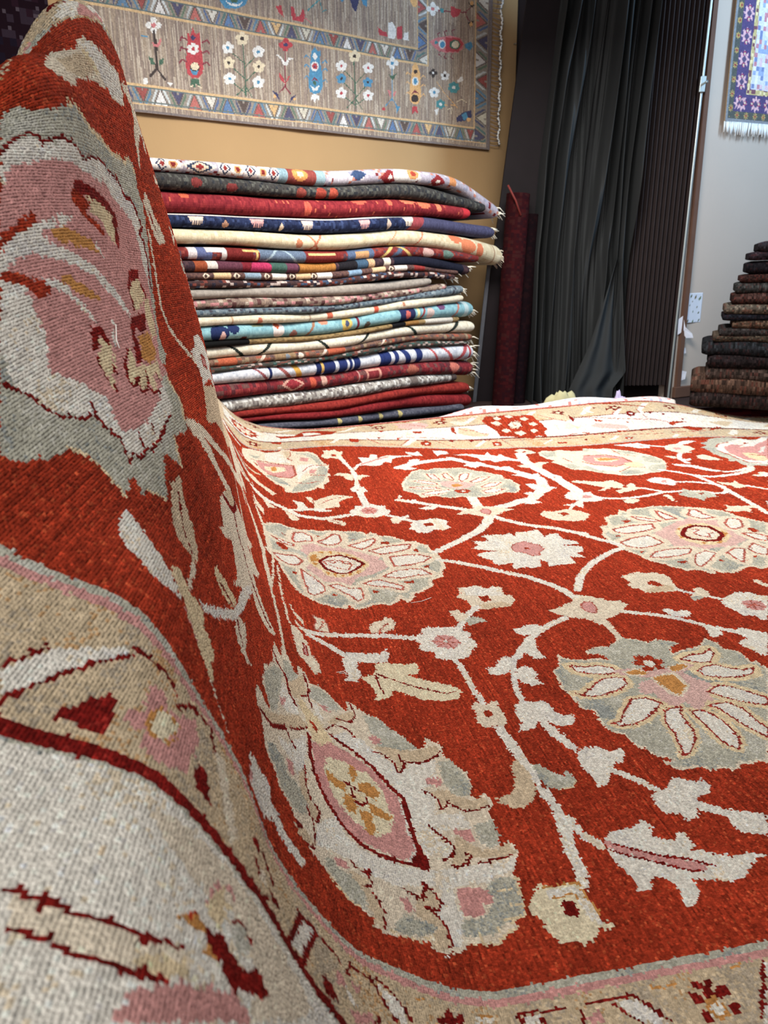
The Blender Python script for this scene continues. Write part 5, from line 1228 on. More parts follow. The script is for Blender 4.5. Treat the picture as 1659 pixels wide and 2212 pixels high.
med += [('d', 0.253, .55, .085, .5, (222, 206, 190)), ('d', 0.253, .5, .066, .36, (52, 64, 88)), ('d', 0.253, .5, .046, .26, (214, 188, 160)), ('d', 0.253, .5, .024, .16, (140, 40, 40)),
        ('r', 0.808, .55, .088, .45, (140, 62, 56)), ('e', 0.796, .6, .045, .3, (214, 140, 64)), ('e', 0.796, .6, .02, .14, (230, 200, 150)), ('r', 0.699, .5, .026, .5, (128, 156, 166)), ('r', 0.926, .5, .03, .5, (140, 168, 176)),
        ('r', 1.058, .5, .05, .4, (190, 182, 190)), ('d', 1.166, .62, .05, .3, (52, 72, 108)), ('d', 1.376, .42, .075, .42, (138, 36, 40)), ('d', 1.376, .42, .02, .12, (232, 220, 206)), ('e', 1.495, .55, .1, .45, (222, 214, 206)),
        ('e', 1.544, .62, .04, .28, (214, 150, 84)), ('e', 1.544, .62, .02, .14, (170, 60, 40)), ('d', 1.730, .35, .06, .4, (138, 36, 40)), ('d', 1.730, .35, .02, .12, (226, 214, 200)), ('r', 1.851, .6, .03, .3, (206, 134, 76))]
SPECS = [  # layer positions and heights from image pixels, projected onto the pile front plane
 ('medallions', [(0.301, 1.314, 0.057), (0.94, 1.308, 0.076), (1.571, 1.348, 0.072), (1.938, 1.319, 0.067), (2.258, 1.189, 0.092)], 'folded grey-lilac carpet with star medallions, topmost of the pile', (172, 164, 176), [([(206, 196, 196), (150, 150, 170), (190, 120, 100), (120, 40, 44)], .35, 4, 2)], 26, .1),
 ('charcoal', [(0.295, 1.25, 0.069), (0.936, 1.241, 0.058), (1.571, 1.271, 0.078), (2.14, 1.21, 0.062)], 'folded charcoal carpet with red flecks, second from the top of the pile', (62, 60, 58), [([(84, 84, 78), (46, 48, 52)], .4, 3, 2)], 0, .16),
 ('crimson', [(0.288, 1.167, 0.089), (0.933, 1.164, 0.087), (1.57, 1.19, 0.083), (2.008, 1.174, 0.063)], 'folded plain crimson carpet with orange flecks in the pile', (134, 32, 40), [([(150, 40, 44), (118, 26, 36)], .4, 3, 2), ([(206, 96, 60)], .02, 2, 2)], 0, .1),
 ('navy', [(0.279, 1.093, 0.059), (0.929, 1.084, 0.07), (1.57, 1.111, 0.075), (2.208, 1.07, 0.071)], 'folded navy carpet with a white cord edge and comb motifs', (36, 46, 78), [([(52, 66, 104), (30, 36, 62)], .35, 3, 2)], 10, .12),
 ('cream', [(0.273, 1.027, 0.065), (0.925, 1.005, 0.077), (1.569, 1.032, 0.085), (1.944, 0.998, 0.098), (2.303, 0.935, 0.123)], 'folded cream carpet with orange scrolls, its end drooping out of the pile', (214, 198, 160), [([(222, 208, 172), (204, 184, 146)], .4, 4, 2)], 40, .05),
 ('redblue', [(0.266, 0.953, 0.06), (0.921, 0.935, 0.058), (1.569, 0.959, 0.059), (2.088, 0.921, 0.05)], 'folded red, blue and white bordered carpet just under the cream one', (120, 40, 38), [([(140, 60, 50), (90, 60, 70)], .3, 4, 2)], 8, .12),
 ('patchwork', [(0.26, 0.898, 0.05), (0.918, 0.882, 0.05), (1.568, 0.908, 0.059), (2.008, 0.856, 0.064)], 'folded patchwork carpet with magenta, ochre and black blocks', (60, 44, 52), [([(80, 56, 60)], .3, 4, 3)], 8, .12),
 ('beads', [(0.255, 0.856, 0.032), (0.916, 0.843, 0.036), (1.568, 0.874, 0.032), (1.908, 0.844, 0.029)], 'thin folded brown carpet edged with cream and blue lozenges', (104, 74, 66), [([(84, 60, 60)], .4, 3, 2)], 6, .12),
 ('brown', [(0.252, 0.821, 0.039), (0.914, 0.808, 0.034), (1.568, 0.842, 0.042), (1.888, 0.819, 0.031)], 'thin folded dark brown and blue carpet directly above the plain grey one', (70, 50, 50), [([(60, 78, 104), (120, 60, 50), (190, 170, 160), (48, 44, 56)], .5, 5, 3)], 12, .15),
 ('grey', [(0.37, 0.776, 0.044), (0.912, 0.767, 0.053), (1.568, 0.789, 0.048), (1.689, 0.798, 0.041)], 'folded plain warm grey carpet in the middle of the pile', (156, 146, 134), [([(164, 154, 142), (146, 136, 126)], .4, 4, 2)], 0, .05),
 ('brownpink', [(0.366, 0.73, 0.048), (0.909, 0.718, 0.046), (1.567, 0.746, 0.038), (1.811, 0.766, 0.037)], 'folded mottled brown carpet with pink patches under the plain grey one', (132, 110, 98), [([(92, 60, 58), (180, 164, 146), (150, 126, 108), (196, 130, 130)], .6, 6, 3)], 0, .14),
 ('bluegrey', [(0.361, 0.69, 0.032), (0.907, 0.68, 0.035), (1.567, 0.716, 0.033), (1.949, 0.746, 0.053)], 'thin folded blue-grey carpet with a lime green stretch', (104, 118, 126), [([(80, 96, 108), (130, 142, 146), (70, 70, 80)], .5, 4, 3)], 10, .14),
 ('ivory', [(0.359, 0.653, 0.042), (0.905, 0.641, 0.042), (1.567, 0.679, 0.046), (1.951, 0.695, 0.043)], 'folded ivory carpet with few red flecks, lying on the turquoise one', (218, 206, 178), [([(226, 216, 190), (206, 192, 162)], .4, 4, 2)], 0, .05),
 ('turquoise', [(0.355, 0.596, 0.071), (0.903, 0.584, 0.077), (1.567, 0.624, 0.075), (2.054, 0.627, 0.096)], 'folded turquoise carpet with scattered flowers', (126, 176, 184), [([(138, 186, 192), (114, 164, 174)], .4, 4, 2)], 24, .06),
 ('ochre', [(0.349, 0.548, 0.026), (0.9, 0.536, 0.024), (1.566, 0.573, 0.026), (1.933, 0.572, 0.038)], 'very thin folded ochre, black and grey kilim under the turquoise carpet', (150, 122, 76), [([(120, 98, 62)], .3, 4, 3)], 0, .1),
 ('diamond', [(0.346, 0.507, 0.056), (0.899, 0.499, 0.055), (1.566, 0.532, 0.057), (2.053, 0.521, 0.073)], 'folded cream carpet crossed by black zigzag lines', (220, 210, 186), [([(228, 220, 198), (208, 196, 170)], .4, 3, 2)], 0, .05),
 ('rust', [(0.341, 0.459, 0.039), (0.896, 0.457, 0.036), (1.566, 0.485, 0.037), (2.038, 0.459, 0.048)], 'thin folded rust and brown carpet under the black-lined cream one', (120, 88, 72), [([(160, 84, 60), (96, 76, 76), (150, 128, 100)], .5, 5, 3)], 14, .14),
 ('green', [(0.338, 0.428, 0.024), (0.894, 0.426, 0.026), (1.566, 0.448, 0.037), (1.998, 0.428, 0.02)], 'very thin folded dark green and brown carpet above the white and blue one', (72, 70, 64), [([(60, 90, 84), (120, 70, 60), (170, 150, 140)], .45, 5, 3)], 6, .14),
 ('whiteblue', [(0.336, 0.387, 0.062), (0.893, 0.377, 0.075), (1.565, 0.386, 0.088), (2.049, 0.368, 0.1)], 'folded white carpet with bold navy stripes and pink lines', (206, 208, 214), [([(216, 218, 222), (186, 190, 200)], .45, 3, 2)], 20, .08),
 ('redkilim', [(0.331, 0.32, 0.073), (0.889, 0.304, 0.073), (1.565, 0.307, 0.075), (2.064, 0.265, 0.098)], 'folded deep red tribal carpet with white fringe, under the white one', (128, 36, 44), [([(96, 44, 50), (150, 50, 50), (110, 70, 66)], .5, 5, 3)], 34, .14),
 ('mottled', [(0.375, 0.244, 0.066), (0.885, 0.231, 0.071), (1.564, 0.236, 0.062), (1.918, 0.224, 0.06)], 'folded mottled white and grey carpet low in the pile', (176, 170, 160), [([(214, 210, 202), (120, 110, 106), (146, 138, 130)], .65, 3, 2)], 0, .12),
 ('vermilion', [(0.477, 0.195, 0.037), (0.882, 0.171, 0.05), (1.564, 0.176, 0.057), (2.025, 0.148, 0.07)], 'folded bright vermilion rug near the bottom of the pile', (150, 38, 28), [([(164, 44, 32), (132, 32, 28)], .4, 3, 2)], 6, .08),
 ('scarlet', [(0.474, 0.162, 0.028), (0.879, 0.128, 0.042), (1.564, 0.114, 0.072), (2.039, 0.067, 0.089)], 'folded dark scarlet rug with a pointed corner, second from the bottom', (140, 28, 32), [([(152, 34, 36), (124, 26, 30)], .4, 3, 2)], 0, .08),
 ('slate', [(0.472, 0.118, 0.03), (0.877, 0.084, 0.04), (1.563, 0.05, 0.05), (1.964, 0.032, 0.05)], 'folded slate grey carpet with small yellow wedges at the bottom of the pile', (86, 86, 98), [([(98, 98, 110), (74, 74, 88)], .4, 3, 2)], 0, .08),
]
def teeth(xs, base=(222, 196, 176)):
    return [('v', x, .52, .036, .2, base) for x in xs]
PATCH = {  # patch positions along each carpet converted from image pixel columns
 'medallions': med,
 'charcoal': [('e', 0.230, .5, .03, .2, (120, 46, 44)), ('e', 0.415, .4, .03, .2, (120, 46, 44)), ('e', 0.926, .4, .03, .4, (150, 56, 40)), ('e', 0.999, .4, .025, .4, (166, 66, 44)), ('e', 0.808, .4, .03, .3, (130, 56, 46))],
 'crimson': [('r', 1.986, .5, .035, .6, (196, 30, 44)), ('e', 0.174, .75, .025, .12, (206, 88, 50)), ('e', 1.518, .8, .06, .16, (226, 110, 70)), ('e', 1.643, .7, .05, .2, (222, 108, 66)), ('e', 1.756, .7, .02, .3, (226, 120, 76)), ('e', 1.173, .8, .05, .14, (206, 84, 58)), ('e', 1.370, .75, .02, .2, (216, 96, 60)), ('e', 0.834, .5, .02, .3, (200, 80, 56))],
 'navy': [('r', 0.783, .86, 1.1, .055, (226, 214, 204)), ('r', 0.783, .95, 1.1, .04, (150, 70, 90))] + teeth((0.219, 0.821)) + teeth((0.542, 1.189), (206, 150, 146)) + [('v', 1.541, .6, .05, .22, (226, 206, 180)), ('r', 1.650, .55, .02, .25, (214, 190, 170)), ('d', 1.760, .6, .03, .4, (180, 50, 56)), ('d', 1.903, .5, .03, .4, (180, 50, 56)), ('d', 0.369, .35, .02, .25, (190, 140, 110)), ('d', 0.671, .35, .014, .25, (214, 190, 160)), ('d', 1.370, .45, .02, .3, (206, 180, 160)), ('r', 2.107, .5, .09, .45, (206, 190, 178)), ('s', 2.046, .01, .5, .06, (150, 60, 66)), ('s', 2.127, .01, .5, .06, (70, 70, 100))],
 'cream': [('e', 0.770, .4, .02, .22, (196, 120, 80)), ('s', 0.880, .5, .007, .1, (190, 110, 76)), ('s', 0.864, .5, .007, -.08, (190, 110, 76)), ('s', 1.403, .5, .004, .12, (200, 130, 90)), ('s', 1.605, .5, .006, .1, (206, 120, 84)), ('e', 1.888, .72, .05, .2, (214, 112, 68)), ('e', 1.986, .5, .06, .3, (218, 122, 76)), ('e', 2.087, .45, .03, .3, (214, 116, 72)), ('r', 2.229, .5, .004, .6, (160, 120, 90))],
 'redblue': [('r', 0.208, .6, .04, .4, (206, 196, 196)), ('r', 0.248, .5, .035, .6, (88, 98, 140)), ('r', 0.305, .75, .05, .16, (210, 200, 196)), ('r', 0.344, .5, .012, .4, (206, 196, 190)), ('r', 0.427, .5, .07, .6, (112, 32, 30)), ('r', 0.491, .72, .05, .05, (206, 168, 96)), ('r', 0.519, .5, .006, .3, (206, 168, 96)), ('r', 0.669, .5, .135, .6, (94, 110, 132)), ('s', 0.605, .5, .008, .1, (150, 170, 180)), ('s', 0.720, .5, .008, -.1, (150, 170, 180)), ('r', 0.926, .5, .11, .6, (126, 40, 36)), ('r', 0.910, .66, .09, .06, (210, 176, 110)), ('r', 1.173, .5, .09, .6, (82, 100, 130)), ('r', 1.183, .5, .045, .2, (190, 140, 90)), ('s', 1.353, .5, .012, .12, (206, 176, 96)), ('s', 1.436, .5, .02, .12, (80, 96, 120)), ('s', 1.501, .5, .014, -.12, (206, 170, 90)), ('e', 1.661, .5, .04, .35, (190, 150, 140)), ('e', 1.813, .5, .04, .35, (96, 120, 110))],
 'patchwork': [('r', 0.219, .5, .03, .6, (150, 70, 34)), ('r', 0.280, .7, .03, .35, (206, 196, 184)), ('r', 0.377, .5, .075, .6, (96, 52, 66)), ('r', 0.466, .5, .03, .6, (120, 28, 40)), ('e', 0.544, .35, .06, .7, (176, 34, 84)), ('r', 0.643, .5, .045, .6, (62, 92, 82)), ('r', 0.722, .5, .035, .6, (102, 56, 74)), ('r', 0.885, .5, .12, .6, (170, 110, 36)), ('r', 1.091, .5, .065, .6, (36, 34, 38)), ('r', 1.179, .5, .035, .6, (60, 88, 112)), ('r', 1.238, .5, .022, .6, (200, 160, 116)), ('r', 1.353, .5, .025, .6, (222, 210, 186)), ('r', 1.680, .5, .28, .7, (30, 32, 46))],
 'beads': [p for x, c in ((0.326, (214, 180, 130)), (0.491, (128, 150, 166)), (0.648, (226, 218, 204)), (0.796, (212, 176, 130)), (0.926, (226, 216, 204)), (1.124, (120, 150, 176)), (1.288, (214, 178, 132)), (1.442, (226, 214, 200)), (1.586, (146, 44, 40))) for p in [('r', x, .5, .045, .34, c)]] + [p for x in (0.241, 0.402, 0.570, 0.725, 0.859, 1.370) for p in (('d', x, .5, .02, .38, (214, 196, 170)), ('d', x, .5, .009, .2, (70, 50, 46)))],
 'turquoise': [('e', 0.288, .5, .05, .4, (34, 48, 92)), ('e', 0.364, .7, .03, .25, (34, 48, 92)), ('e', 0.305, .3, .015, .25, (226, 180, 170)), ('e', 0.504, .8, .04, .1, (120, 130, 100)), ('e', 0.626, .55, .035, .42, (232, 222, 214)), ('e', 0.620, .75, .018, .15, (196, 90, 50)), ('e', 0.422, .15, .02, .14, (90, 50, 44)), ('e', 0.720, .3, .022, .18, (150, 100, 90)), ('s', 0.829, .5, .008, .08, (160, 110, 80)), ('e', 0.910, .8, .03, .16, (206, 130, 100)), ('e', 1.064, .55, .035, .36, (216, 186, 90)), ('e', 1.064, .55, .014, .16, (70, 80, 110)), ('r', 1.140, .5, .008, .4, (120, 40, 56)), ('e', 1.206, .3, .02, .2, (90, 80, 70)), ('r', 1.495, .5, .06, .42, (40, 46, 86)), ('e', 1.495, .5, .02, .2, (200, 90, 80)), ('r', 1.582, .6, .01, .3, (226, 216, 150)), ('s', 1.624, .5, .008, .05, (160, 60, 60)), ('e', 1.680, .45, .03, .3, (206, 180, 170)), ('e', 1.775, .75, .03, .2, (110, 70, 110)), ('s', 1.907, .5, .008, .08, (190, 110, 90)), ('r', 1.994, .5, .02, .6, (176, 196, 196))],
 'ivory': [('r', 0.364, .5, .004, .6, (190, 150, 110)), ('e', 0.511, .3, .014, .35, (196, 110, 80)), ('r', 0.821, .5, .004, .6, (180, 150, 120)), ('r', 0.953, .6, .018, .35, (190, 90, 60)), ('r', 1.271, .5, .016, .3, (206, 80, 50)), ('e', 1.468, .6, .01, .2, (180, 120, 90))],
 'ochre': [('r', 0.253, .5, .2, .7, (24, 24, 24)), ('r', 1.436, .5, .06, .7, (26, 26, 28)), ('r', 1.534, .5, .05, .7, (150, 104, 46)), ('r', 1.756, .5, .12, .7, (200, 192, 178))],
 'diamond': [('s', 0.384, .5, .012, -.10, (40, 48, 44)), ('s', 0.542, .5, .012, .10, (40, 48, 44)), ('s', 0.902, .5, .012, -.09, (40, 48, 44)), ('s', 1.173, .5, .012, .12, (40, 48, 44)), ('s', 1.544, .5, .014, -.1, (40, 52, 48)), ('s', 1.888, .5, .014, .12, (40, 48, 44))],
 'whiteblue': [('s', 0.504, .5, .010, -.10, (150, 80, 84)), ('r', 0.554, .5, .009, .7, (34, 46, 92)), ('s', 0.643, .5, .014, -.12, (160, 84, 80)), ('s', 0.725, .5, .018, -.06, (214, 160, 50)), ('r', 0.867, .5, .02, .7, (34, 46, 92)), ('r', 0.890, .6, .01, .3, (214, 170, 80)), ('r', 0.933, .5, .036, .7, (36, 48, 100)), ('r', 1.025, .5, .03, .7, (36, 50, 104)), ('r', 1.081, .5, .012, .7, (36, 50, 104)), ('r', 1.127, .5, .024, .5, (36, 50, 104)), ('r', 1.334, .5, .036, .7, (36, 52, 108)), ('r', 1.413, .5, .014, .7, (36, 52, 108)), ('s', 1.491, .5, .02, -.06, (36, 52, 108)), ('r', 1.586, .5, .026, .7, (36, 52, 108)), ('s', 1.718, .5, .01, -.12, (196, 84, 84)), ('s', 1.832, .5, .014, -.14, (196, 84, 84)), ('s', 1.957, .5, .016, .12, (190, 76, 80)), ('r', 2.018, .5, .012, .7, (190, 76, 80))],
 'redkilim': [('d', 0.694, .55, .07, .4, (206, 150, 130)), ('d', 0.694, .55, .05, .28, (150, 40, 50)), ('e', 0.821, .55, .02, .3, (200, 80, 50)), ('e', 0.897, .6, .02, .3, (206, 160, 140)), ('r', 1.238, .5, .05, .35, (206, 140, 120)), ('r', 1.238, .5, .035, .25, (130, 40, 46)), ('d', 1.534, .5, .05, .4, (170, 90, 70)), ('d', 1.888, .6, .05, .4, (206, 110, 90)), ('r', 1.140, .5, .004, .6, (206, 150, 140))],
 'mottled': [('r', 1.907, .5, .035, .7, (86, 72, 68)), ('r', 1.544, .5, .03, .7, (110, 98, 92))],
 'slate': [('d', x, .55, .016, .6, (196, 178, 110)) for x in (0.982, 1.130, 1.294, 1.442)],
 'rust': [('s', x, .5, .010, .06, (214, 190, 170)) for x in (0.516, 0.885, 1.304)] + [('r', 0.656, .5, .06, .5, (150, 120, 86)), ('e', 0.669, .5, .012, .3, (120, 130, 140)), ('d', 0.745, .5, .02, .4, (222, 206, 186)), ('r', 0.326, .5, .05, .6, (190, 92, 56)), ('r', 0.976, .5, .06, .6, (180, 84, 52))],
}
for k, (nm, pts, lab, base, spk, fr, sig) in enumerate(SPECS):
    folded('folded_carpet', lab, 'carpet', G1, pts, base, spk, PATCH.get(nm, ()), fringe=fr, sig=sig, seed=k + 3)

# ------------------------------------------------------------------ pile of dark carpets on the right
G2 = 'dark carpets in the pile at the right wall'
QO = np.array([2.07, 5.31]) * H; QD = np.array([0.92915, -0.36966])  # fold ends and heights in the table below come from image pixels
DARKS = [(0.296, 0.947, 0.054, (37, 34, 39), [(51, 47, 54), (25, 23, 26), (50, 34, 38)], 'blackish folded carpet, topmost of the dark pile at right'), (0.259, 0.902, 0.047, (40, 33, 39), [(56, 45, 54), (27, 22, 26), (54, 33, 38)], 'plum grey folded carpet, second from the top of the dark pile'), (0.254, 0.844, 0.068, (24, 23, 28), [(34, 32, 39), (16, 15, 19), (36, 23, 27)], 'thick navy-black folded carpet with a pale tuft at its end'), (0.233, 0.79, 0.041, (49, 31, 28), [(68, 42, 39), (33, 21, 19), (64, 31, 27)], 'thin maroon brown folded carpet in the upper dark pile'), (0.215, 0.743, 0.058, (48, 49, 49), [(66, 68, 68), (32, 33, 33), (62, 49, 48)], 'grey-green folded carpet with a navy end in the dark pile'), (0.204, 0.688, 0.061, (57, 38, 34), [(78, 52, 47), (38, 26, 23), (72, 38, 33)], 'rusty brown folded carpet in the upper half of the dark pile'), (0.172, 0.635, 0.05, (79, 71, 62), [(108, 98, 85), (53, 48, 42), (97, 71, 60)], 'lightest beige patterned fold of the dark pile'), (0.168, 0.595, 0.036, (24, 26, 33), [(34, 35, 45), (16, 17, 22), (36, 26, 32)], 'plain navy folded carpet under the beige fold'), (0.219, 0.558, 0.048, (69, 54, 43), [(95, 74, 59), (47, 36, 29), (86, 54, 42)], 'tan and brown folded carpet set back in the dark pile'), (0.16, 0.517, 0.048, (43, 40, 40), [(59, 56, 56), (29, 27, 27), (57, 40, 39)], 'grey mottled folded carpet in the middle of the dark pile'), (0.132, 0.485, 0.039, (60, 52, 43), [(83, 71, 59), (41, 35, 29), (76, 52, 42)], 'thin brown folded carpet with a cream edge in the dark pile'), (0.082, 0.432, 0.083, (33, 35, 39), [(45, 49, 54), (22, 24, 26), (45, 35, 38)], 'bulky blue-black folded carpet with a round end'), (0.118, 0.362, 0.069, (32, 26, 27), [(44, 35, 37), (21, 17, 18), (44, 26, 26)], 'dark chocolate folded carpet in the lower dark pile'), (0.115, 0.293, 0.082, (57, 45, 40), [(78, 62, 56), (38, 31, 27), (72, 45, 39)], 'brown striped folded carpet in the lower dark pile'), (0.043, 0.239, 0.116, (74, 55, 45), [(102, 76, 62), (50, 37, 31), (92, 55, 44)], 'broad tan folded carpet sticking out at left low in the dark pile'), (0.046, 0.154, 0.095, (43, 34, 33), [(59, 47, 45), (29, 23, 22), (57, 34, 32)], 'broad sagging brown carpet at the bottom of the dark pile')]
for k, (t0, zc, h, base, alt, lab) in enumerate(DARKS):
    folded('folded_carpet', lab, 'carpet', G2, [(t0, zc, h), (t0 + .12, zc + .003, h * 1.02), (t0 + .4, zc - .004, h), (1.5, zc, h)], base, [(alt, .5, 3, 2)], depth=0.36, sig=0.2, origin=QO, direc=QD, n=420, seed=60 + k, start=t0)

